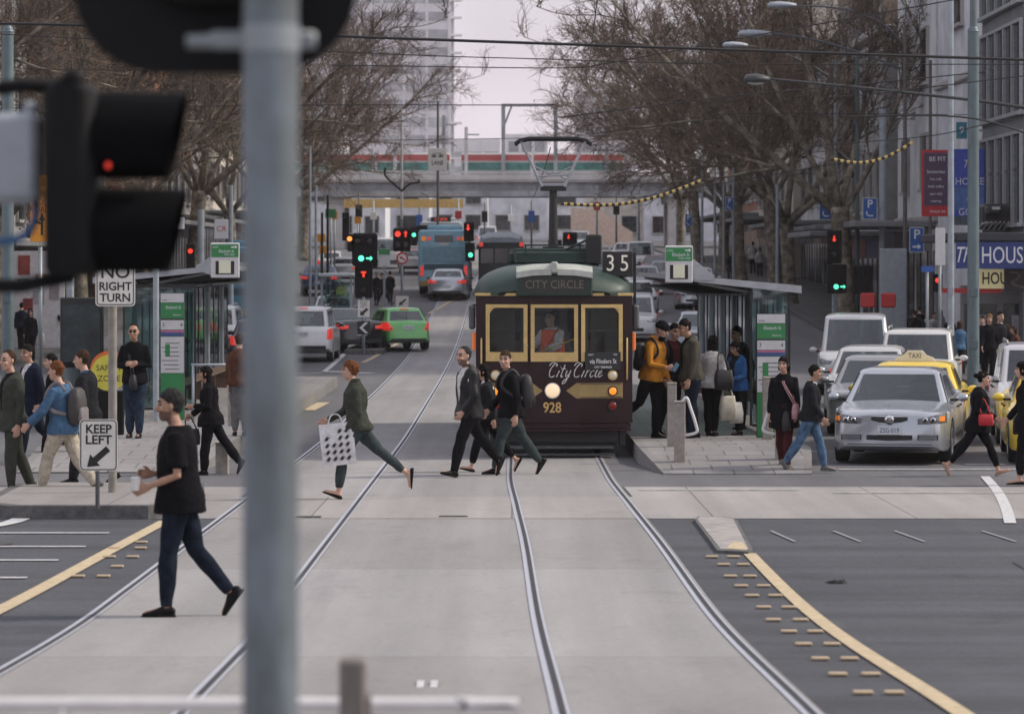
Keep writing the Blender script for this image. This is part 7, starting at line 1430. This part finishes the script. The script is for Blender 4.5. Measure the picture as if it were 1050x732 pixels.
# ================================================================ buildings
wgl=mat('window_glass',(.022,.03,.036),.08,var=.35,scale=.7,spec=.7); wfr=mat('window_frame_dark',(.03,.032,.035),.5,var=.1); stone=mat('pale_stone',(.40,.39,.38),.85,var=.14,scale=.8,bump=.2,bscale=6)
def wallmat(n,c,v=.16,sc=.7): return mat('wall_'+n,c,.88,var=v,scale=sc,bump=.25,bscale=9)
def building(x0,x1,y0,y1,H,wm_,lab,bay=3.0,fl=3.4,g0=4.0,faces='xy',ww=.55,wh=.6,frame=stone,corn=True,side=-1,name='office_building',sills=True,base=None):
    """block with real recessed-looking windows on the street face (x side) and on the face towards the crossing"""
    zb=min(zg(y0),zg(y1))-.3; xs=x0 if side<0 else x1; t=empty(name,((x0+x1)/2,(y0+y1)/2,zb),0,lab,'building'); cx,cy=(x0+x1)/2,(y0+y1)/2
    b=MB().m(wm_); b.box((0,0,H/2),(x1-x0,y1-y0,H)); b.build('wall',t)
    if corn:
        MB().m(frame).box((0,0,H+.15),(x1-x0+.7,y1-y0+.7,.35),bev=.06).build('cornice',t); MB().m(frame).box((0,0,H-.35),(x1-x0+.3,y1-y0+.3,.22),bev=.04).build('string_course',t); MB().m(frame).box((0,0,g0-.15),(x1-x0+.3,y1-y0+.3,.28),bev=.05).build('string_course',t)
    nf=max(1,int((H-g0-.6)/fl)); cnt=0
    for f in faces:
        L_=(y1-y0) if f=='x' else (x1-x0); nb=max(1,int(L_/bay)); st=L_/nb
        for i in range(nb):
            for k in range(nf):
                if cnt>=95: break
                u=-L_/2+st*(i+.5); z=g0+fl*(k+.5); w_,h_=st*ww,fl*wh
                if z*1.0+zb>26: continue
                cnt+=1; b=MB().m(frame)
                def pb(bb,du,dz,a,c,off,th):
                    if f=='x': bb.box((xs-cx+side*off,u+du,z+dz),(th,a,c))
                    else: bb.box((u+du,-(y1-y0)/2-off,z+dz),(a,th,c))
                pb(b,-w_/2-.05,0,.1,h_+.2,.05,.12); pb(b,w_/2+.05,0,.1,h_+.2,.05,.12); pb(b,0,h_/2+.05,w_,.1,.05,.12); pb(b,0,-h_/2-.06,w_+.3,.12,.09,.2); q=b.build('window',t)
                b=MB().m(wgl); pb(b,0,0,w_,h_,.008,.03); b.m(wfr); pb(b,0,0,.06,h_,.03,.03); pb(b,0,h_*.1,w_,.06,.03,.028); b.build('pane',q)
    if base:
        L_=y1-y0; n=max(1,int(L_/4.5)); st=L_/n
        for i in range(n):
            u=-L_/2+st*(i+.5); b=MB().m(base[i%len(base)]); b.box((xs-cx+side*.06,u,g0-.95),(.16,st*.94,.8)); b.build('fascia_board',t); b=MB().m(wgl); b.box((xs-cx+side*.02,u,(g0-1.4)/2+.35),(.05,st*.86,g0-2.0)); b.m(wfr); b.box((xs-cx+side*.05,u-st*.15,(g0-1.4)/2+.3),(.05,.08,g0-1.9)); b.box((xs-cx+side*.05,u+st*.2,(g0-1.4)/2+.3),(.05,.08,g0-1.9)); b.build('shop_window',t)
            b=MB().m(wallmat('awning',(.20,.21,.22))); b.box((xs-cx+side*1.5,u,g0-.35),(3.0,st*.99,.22),bev=.03); b.build('awning',t)
    return t
wW,wB,wG,wR,wD,wP,wC=wallmat('white',(.70,.71,.74)),wallmat('brown',(.24,.19,.15)),wallmat('grey',(.32,.32,.325)),wallmat('brick',(.34,.15,.09)),wallmat('dark',(.075,.075,.08)),wallmat('pale',(.62,.63,.67)),wallmat('cream',(.62,.57,.50))
shopB=[mat('shop_blue',(.02,.05,.20),.5,var=.1),mat('shop_red',(.34,.04,.03),.5,var=.1),mat('shop_white',(.5,.5,.5),.5,var=.1),mat('shop_dark',(.03,.03,.035),.5,var=.1)]
building(15.5,34,103.5,112.5,30,wallmat('slate',(.16,.17,.18)),'dark curtain wall office with pale floor bands at the right edge',bay=1.8,fl=3.4,g0=4.4,ww=.86,wh=.8,frame=mat('spandrel',(.33,.35,.37),.5,metal=.3),base=None)
building(15.6,36,113.2,125,28,wP,'blue-white rendered building behind the blue house banner',bay=6,fl=5,g0=10,ww=.2,wh=.3)
building(15.6,36,125.6,138,16.5,wW,'white parapeted building behind the red sign board',bay=5,fl=4,g0=5,ww=.3,wh=.5,base=shopB[2:])
building(15.1,36,138.6,150,12.2,wallmat('ornate',(.33,.33,.33)),'ornate grey stone building with a heavy cornice behind the parking signs',bay=2.6,fl=3.7,g0=4.4,ww=.5,wh=.66,base=shopB)
building(16.4,38,150.6,172,25,wB,'tall brown stone building with narrow dark windows on the right',bay=3.2,fl=3.7,g0=4.4,ww=.42,wh=.66,base=shopB[::-1],faces='x')
building(16.6,38,172.6,196,13,wW,'white low building with shops beyond the brown stone one',bay=4,fl=3.6,g0=4.2,base=shopB,faces='x')
building(16.2,38,196.6,224,19,wC,'cream building half way up the right side of the street',bay=4,fl=3.6,g0=4.2,base=shopB,faces='x')
building(16.6,38,224.6,262,16,wR,'red brick building on the right before the rail bridge',bay=4,fl=3.6,g0=4.2,base=shopB,faces='x')
building(-40,-20.5,96,118,17,wD,'dark shop building at the left edge behind the suited men',bay=4,fl=3.6,g0=4.4,side=1,base=shopB,faces='x')
building(-40,-20.2,118.6,142,20,wG,'grey office block on the left behind the bare trees',bay=3.6,fl=3.6,g0=4.4,side=1,base=shopB,faces='x')
building(-40,-19.6,142.6,160,18,wD,'dark glass-fronted block left of the terracotta building',bay=3.6,fl=3.6,g0=4.4,side=1,base=shopB[::-1],faces='x')
building(-40,-18.4,160.6,182,14,wallmat('terracotta',(.33,.13,.065)),'terracotta and cream building behind the left stop sign',bay=3.2,fl=3.6,g0=4.4,side=1,base=shopB,faces='xy',frame=mat('cream_trim',(.5,.45,.38),.8))
building(-40,-19.4,182.6,214,22,wG,'grey stone block beyond the terracotta building',bay=3.8,fl=3.6,g0=4.4,side=1,base=shopB,faces='x')
building(-40,-19.4,214.6,258,18,wC,'cream shop row on the left before the rail bridge',bay=3.8,fl=3.6,g0=4.4,side=1,base=shopB,faces='x')
# bright poster wall on the left
Y=118.1; s=F/Y; t=empty('poster_wall',P(40,330,Y),0,'white wall of shop posters behind the distant suited man','shop front'); MB().m(mat('poster_white',(.82,.80,.80),.5,var=.1)).box((0,0,.65),(52/s,.1,3.6)).build('panel',t)
for i,(px,py,w_,h_,c) in enumerate(((25,272,12,20,(.4,.08,.06)),(24,291,12,10,(.1,.25,.15)),(44,285,14,8,(.6,.25,.1)),(56,296,10,22,(.45,.4,.42)),(40,305,12,14,(.5,.48,.5)),(29,312,10,12,(.35,.06,.06)))): MB().m(mat('poster_%d'%i,c,.5,var=.3,scale=3)).box(((px-40)/s,-.07,(330-py)/s),(w_/s,.03,h_/s)).build('poster',t)
# ---------------------------------------------------------------- shop awning, signs and banners on the right
Yh=101; s=F/Yh; t=empty('shop_awning',P(1020,330,Yh),0,'shop awning with a deep blue sign reading THE HOUSE at the right edge','shop sign'); X=lambda px:(px-1020)/s; Z=lambda py:(330-py)/s
MB().m(mat('awning_dark',(.03,.035,.045),.6,var=.15)).box((X(1035),4.2,Z(243)),(112/s,8.6,9/s),bev=.03).build('roof',t); b=MB().m(mat('house_blue',(.012,.035,.17),.4,var=.08)); b.box((X(1035),-.06,Z(262)),(110/s,.1,27/s)); q=b.build('fascia',t)
text('The',.66,whS,'lettering',q,(X(989),-.12,Z(262)),ext=.002,shear=.35,sx=.62); text('HOUSE',.70,whS,'lettering',q,(X(1031),-.12,Z(262.5)),ext=.002,sx=.66)
MB().m(redS).box((X(1006),2.0,Z(298.5)),(62/s,.1,5/s)).build('red_strip',t)
t=empty('shop_sign',P(1022,286,Yh+1.6),0,'pale yellow lit board with black HOUSE lettering beside a dark emblem board','shop sign'); s2=F/(Yh+1.6); MB().m(mat('board_yellow',(.62,.56,.30),.5,emit=(1,.88,.5),estr=.12,var=.05)).box((6/s2,0,0),(48/s2,.12,20/s2)).build('panel',t); text('HOUSE',.50,signk,'lettering',t,(3.5/s2,-.064,.0),ext=.002,sx=.70,bold=.008)
MB().m(mat('emblem_board',(.018,.016,.018),.5)).box((20/s2,-.12,2/s2),(26/s2,.06,29/s2)).build('emblem_panel',t); b_=MB().m(wfr)
for dx in(-12/s2,26/s2): b_.box((dx,.02,.46),(.03,.03,.5))
b_.build('hanger',t); b=MB().m(mat('emblem_bronze',(.14,.11,.09),.5)); b.tube(smoothline([(12/s2,-.16,7/s2),(22/s2,-.16,5/s2),(19/s2,-.16,-1/s2),(14/s2,-.16,-4/s2),(22/s2,-.16,-8/s2),(30/s2,-.16,-9/s2)],5),.035,6); b.build('emblem_mark',t)
def banner(px0,px1,py0,py1,Y,lab,pan,parts,tilt=0):
    s=F/Y; t=empty('banner_sign',P((px0+px1)/2,(py0+py1)/2,Y),R(tilt),lab,'sign'); W_,H_=(px1-px0)/s,(py1-py0)/s
    MB().m(pan).box((0,0,0),(W_,.12,H_),bev=.01).build('panel',t); b=MB().m(wfr)
    for dz in(.4,-.4): MB().m(wfr).box((W_*.5+.45,.02,H_*dz),(.9,.06,.06)).build('bracket',t)
    parts(t,W_,H_); return t
def pblue(t,W_,H_):
    for l,f,sz,sh_ in(('The',.30,.36,.35),('HOUSE',.07,.33,0),('of',-.14,.34,.35),('GOLF',-.33,.33,0)): text(l,sz,whS,'lettering',t,(-.03,-.064,H_*f),ext=.002,shear=sh_,sx=.9)
    b=MB().m(mat('banner_sky',(.10,.20,.50),.5,var=.25,scale=2)); b.box((0,-.0605,-H_*.15),(W_*.98,.004,H_*.3)); b.m(mat('banner_grass',(.10,.13,.16),.6,var=.2)); b.box((0,-.0605,-H_*.44),(W_*.98,.004,H_*.11)); b.build('picture',t)
banner(977,1013,153,231,112,'blue vertical banner reading THE HOUSE OF GOLF in white',mat('banner_blue',(.06,.10,.48),.45,var=.1),pblue)
def pred(t,W_,H_):
    b=MB().m(mat('board_plum',(.09,.055,.10),.5,var=.1)); b.box((0,-.062,.12*H_*.5),(W_*.86,.01,H_*.80)); b.build('inner_panel',t); text('BE FIT',.22,whS,'lettering',t,(0,-.07,H_*.36),ext=.002)
    for i,(l,sz) in enumerate((('Sandwiches',.15),('hot rolls',.13),('fresh coffee',.13),('open daily',.12),('catering',.12))): text(l,sz,whS,'lettering',t,(-.05,-.07,H_*(.17-.11*i)),ext=.002,sx=.9)
    text('WALK IN',.13,whS,'lettering',t,(0,-.066,-H_*.43),ext=.002)
banner(945,977,154,222,117,'red-framed plum sign board left of the blue banner',redS,pred)
Y=106; s=F/Y; t=empty('shop_canopy',P(1030,222,Y),0,'dark folded canopy and machinery over the shop entrance','awning'); b=MB().m(mat('canopy_dark',(.02,.022,.025),.6,var=.2)); b.box((0,1,0),(44/s,2,26/s),bev=.1); b.box((-14/s,-.3,6/s),(14/s,.8,8/s),bev=.05); b.build('cover',t); b=MB().m(mat('canopy_stripe',(.35,.34,.33),.6)); 
for k in range(6): b.tube([(-28/s+k*.16,-.1,-14/s),(-25/s+k*.16,-.4,-8/s),(-20/s+k*.13,-.6,-6/s)],.03,5)
b.build('striped_edge',t); MB().m(mat('canopy_lamp',(.5,.5,.5),.4)).box((-12/s,-.72,8/s),(8/s,.06,3/s)).build('lamp',t)
t=empty('shop_kiosk',P(1015,400,104.5),0,'shop front with pale window posters below the blue house sign','shop front'); s=F/104.5; MB().m(wallmat('shopfront',(.20,.20,.21))).box((1.2,0,1.6),(4.2,.2,3.2)).build('wall',t)
for k in range(3): q=MB().m(wgl).box((-.3+k*1.2,-.11,1.5),(1.0,.04,2.3)).build('window',t); MB().m(mat('poster_lilac',(.40,.38,.45),.5,var=.3,scale=3)).box((-.3+k*1.2,-.14,1.9),(.5,.02,.8)).build('poster',q)
plate(986,134,11,17,110,mat('teal_sign',(.02,.18,.24),.4),'round-cornered teal shop sign above the blue banner',txt='9',tm=whS,name='shop_sign'); plate(979,190,10,18,113,mat('badge_blue',(.02,.12,.35),.4),'blue badge sign overlapping the red board',name='shop_sign')
# ---------------------------------------------------------------- rail bridge and train
Yb=300.; s=F/Yb; Zb=lambda py:ZC+(YH-py)/s; con2=mat('bridge_concrete',(.60,.585,.58),.85,var=.15,scale=.5,bump=.2,bscale=4); girder=mat('bridge_girder',(.32,.335,.36),.6,var=.25,scale=.6)
t=empty('rail_bridge',(0,Yb,Zb(201)),0,'long rail bridge crossing the far end of the street on dark girders','bridge'); z0=Zb(201); b=MB().m(girder); b.box((0,0,(Zb(187)-z0)/2),(90,.6,Zb(187)-z0)); b.box((0,9,(Zb(187)-z0)/2),(90,.6,Zb(187)-z0))
for k in range(45): b.box((-44+k*2,-.36,(Zb(187)-z0)/2),(.12,.12,Zb(187)-z0-.2))
b.build('girder',t); MB().m(con2).box((0,4.5,Zb(187)-z0+.15),(90,10.4,.3)).build('deck',t); b=MB().m(con2); b.box((0,-.75,Zb(184)-z0+.15),(90,.2,.45)); b.box((0,-.75,Zb(177.5)-z0),(90,.14,.14))
for k in range(60): b.box((-44.2+k*1.5,-.75,Zb(181)-z0),(.1,.12,.8))
b.build('parapet',t)
for x in(-15.5,14.5):
    b=MB().m(con2); b.box((x,1,-2.6),(1.6,1.6,5.4),bev=.1); b.box((x,8,-2.6),(1.6,1.6,5.4),bev=.1); b.box((x,4.5,-.3),(2,9,.6)); b.build('pier',t)
for sx in(-1,1): MB().m(con2).box((sx*32,4.5,-1.8),(26,9,5.2)).build('abutment',t)
b=MB().m(mat('beam_yellow',(.62,.40,.12),.6,var=.15)); b.box((gx(414,Yb-1.2),-1.2,Zb(209)-z0),(122/s,.4,9/s)); b.build('height_beam',t)
b=MB().m(girder); b.box((gx(520,Yb),-.8,Zb(199)-z0),(90,.2,.5)); b.build('service_pipe',t)
t=empty('train',(0,Yb+4,Zb(180)),0,'red and teal suburban train crossing the rail bridge','train'); tz=lambda py:Zb(py)-Zb(180); 
for k,(xa,xb) in enumerate(((gx(300,304),gx(384,304)),(gx(386,304),gx(462,304)),(gx(473,304),gx(545,304)),(gx(547,304),gx(640,304)))):
    b=MB().m(mat('train_white',(.50,.50,.50),.5,var=.1)); b.box(((xa+xb)/2,0,(tz(156)+.1)/2),(xb-xa,2.8,tz(156)-.1),bev=.12); q=b.build('carriage',t); MB().m(mat('train_red',(.45,.09,.09),.5)).box(((xa+xb)/2,-1.42,tz(161)),(xb-xa-.1,.06,6/s)).build('red_band',q); MB().m(mat('train_teal',(.07,.22,.20),.35,var=.3,scale=1.5)).box(((xa+xb)/2,-1.42,tz(170)),(xb-xa-.3,.06,8/s)).build('window_band',q)
t=empty('overhead_gantry',(gx(530,Yb+2),Yb+2,Zb(186)),0,'steel railway gantry above the bridge left of the pantograph','gantry'); b=MB().m(girder); gz=Zb(107)-Zb(186); b.box((-14/s,0,gz/2),(.35,.35,gz)); b.box((12/s,0,gz),(56/s,.25,.25)); b.box((40/s,0,gz/2),(.35,.35,gz)); b.tube([(-14/s,0,gz-2),(-5/s,0,gz)],.09,6); b.build('frame',t)
for px,top in((455,118),(405,120),(478,130),(622,120)):
    t=empty('bridge_mast',(gx(px,Yb+1),Yb+1,Zb(186)),0,{455:'dark catenary mast on the bridge right of the LANE sign',405:'pale catenary mast on the bridge above the red train',478:'short thick pale mast in the middle of the bridge',622:'catenary mast on the bridge behind the right-hand trees'}[px],'mast'); MB().m(girder if px in(455,622) else con2).box((0,0,(Zb(top)-Zb(186))/2),(.3,.3,Zb(top)-Zb(186))).build('shaft',t); MB().m(girder).box((.5,0,(Zb(top)-Zb(186))*.86),(1.3,.12,.12)).build('cross_arm',t)
# ---------------------------------------------------------------- distant city
twr=mat('tower_pale',(.78,.76,.79),.7,var=.08,scale=.05); twg=mat('tower_glass',(.52,.52,.56),.5,var=.3,scale=.1)  # walls and windows coloured pale, so part of the distance haze is painted in
def tower(px0,px1,Y,H,lab,fl=3.3,balc=False,mt=twr):
    s=F/Y; xa,xb=(px0-CX)/s,(px1-CX)/s; t=empty('tower_block',((xa+xb)/2,Y,zg(Y)-.5),0,lab,'building'); w_=xb-xa; MB().m(mt).box((0,8,H/2),(w_,16,H)).build('wall',t); n=int(H/fl)
    b=MB().m(twg)
    for k in range(n): b.box((0,-.02,fl*(k+.55)),(w_*.94,.3,fl*.5))
    b.build('window_bands',t); b=MB().m(mt); m_=max(3,int(w_/4))
    for k in range(m_+1): b.box((-w_/2+w_*k/m_,-.1,H/2),(.5,.6,H))
    b.build('mullion',t)
    if balc:
        b=MB().m(twg); b.box((w_/2+.4,2,H/2),(.8,.8,H)); b.build('corner_column',t)
        for k in range(min(n,90)): MB().m(mt).box((w_/2+1.0,2,fl*(k+.5)),(2.6,2.2,.35)).build('balcony',t)
tower(368,461,640,95,'pale hazy high-rise with balconies on its right corner',balc=True); tower(318,372,700,70,'second pale high-rise behind the left tree crowns'); tower(462,512,760,22,'low pale block right of the high-rise in the haze'); tower(590,650,700,30,'hazy mid-rise block behind the right trees'); tower(520,560,560,17,'small pale block behind the rail gantry')
for i,(px0,px1,Y,H,m_,lab) in enumerate(((340,395,345,6.5,wW,'white low building under the bridge at the far left'),(396,440,365,7.5,wP,'pale shop building under the bridge left of centre'),(441,500,400,8,wW,'white building under the bridge behind the blue bus'),(501,560,380,7,wP,'pale grey building under the bridge behind the dark tram'),(561,600,420,8,wW,'whitish building under the bridge behind the mast'),(601,660,350,7,wC,'peach cream building under the bridge by the right tree trunks'),(661,760,345,7,wP,'pale building under the right end of the bridge'))):
    s=F/Y; xa,xb=(px0-CX)/s,(px1-CX)/s; t=building(xa,xb,Y,Y+14,H,m_,lab,bay=2.6,fl=3,g0=.6,faces='y',corn=False,name='shop_building',ww=.5,wh=.55)
k=0
for x0,x1,Y,H,lab in((-160,-60,420,26,'long pale city block far left beyond the bridge'),(-60,-22,440,20,'grey city block left beyond the bridge'),(26,70,430,22,'grey city block right beyond the bridge'),(70,170,420,28,'long pale city block far right beyond the bridge'),(-110,-42,180,15,'plain block behind the left street front'),(40,120,160,15,'plain block behind the right street front')): building(x0,x1,Y,Y+20,H,(wG,wP,wC)[k%3],lab,bay=6,fl=4,faces='y',corn=False); k+=1

# clutter of the far street under and beyond the bridge
hr_=random.Random(3)
for i,(px,Y,top,lab) in enumerate(((368,240,196,'thin far pole at the left end of the yellow beam'),(383,262,205,'far pole under the yellow beam left of the white centre pole'),(430,270,212,'far pole between the white centre pole and the LANE pole'),(470,255,203,'far pole right of the LANE pole'),(497,282,208,'far pole left of the pantograph mast'),(524,290,210,'far pole just left of the pantograph mast'),(545,262,206,'far pole close beside the pantograph mast'),(612,250,190,'far pole right of the red signal behind the tram'),(632,270,196,'far pole by the right-hand tree trunks'),(655,246,180,'far pole between the farthest right tree trunks'))):
    t=empty('street_pole',(gx(px,Y),Y,zg(Y)),0,lab,'pole'); hh=ZC+(YH-top)*Y/F-zg(Y); MB().m(palepole if i%2 else brownpole,True).tube([(0,0,0),(0,0,hh)],[.09,.06],8).build('shaft',t); MB().m((sblk,signw,blueS,redS)[i%4]).box((0,-.1,hh*.72),(.5,.06,.6 if i%2 else .9),bev=.02).build('sign_plate',t)
t=empty('hoarding',(gx(615,330),330,zg(330)),0,'pale peach hoarding wall below the bridge right of the pantograph mast','wall'); b=MB().m(mat('hoarding_peach',(.66,.50,.40),.7,var=.15)); b.prism([(-2.8,0),(3.2,0),(3.2,1.2),(1.6,2.2),(.2,3.3),(-2.8,3.6)],-.1,.1); b.build('panel',t)
for px,Y,kd,pt,lab in((500,300,'van',white,'white van waiting under the bridge left of the pantograph mast'),(595,285,'suv',silver,'silver four-wheel drive under the bridge behind the tram roof')): car(kd,pt,(gx(px,Y),Y,zg(Y)),0 if px>520 else math.pi,lab,detail=0)
# ---------------------------------------------------------------- air
hz=bpy.data.materials.new('haze'); hz.use_nodes=True; nt=hz.node_tree; nt.nodes.remove(nt.nodes['Principled BSDF']); pv=nt.nodes.new('ShaderNodeVolumePrincipled'); pv.inputs['Color'].default_value=(1,.95,.97,1); pv.inputs['Density'].default_value=.00017; pv.inputs['Anisotropy'].default_value=.2; nt.links.new(pv.outputs[0],nt.nodes['Material Output'].inputs['Volume'])
o=MB().m(hz).box((0,440,60),(420,980,130)).build('haze'); tag(o,kind='stuff')
bpy.data.scenes.remove(TS)
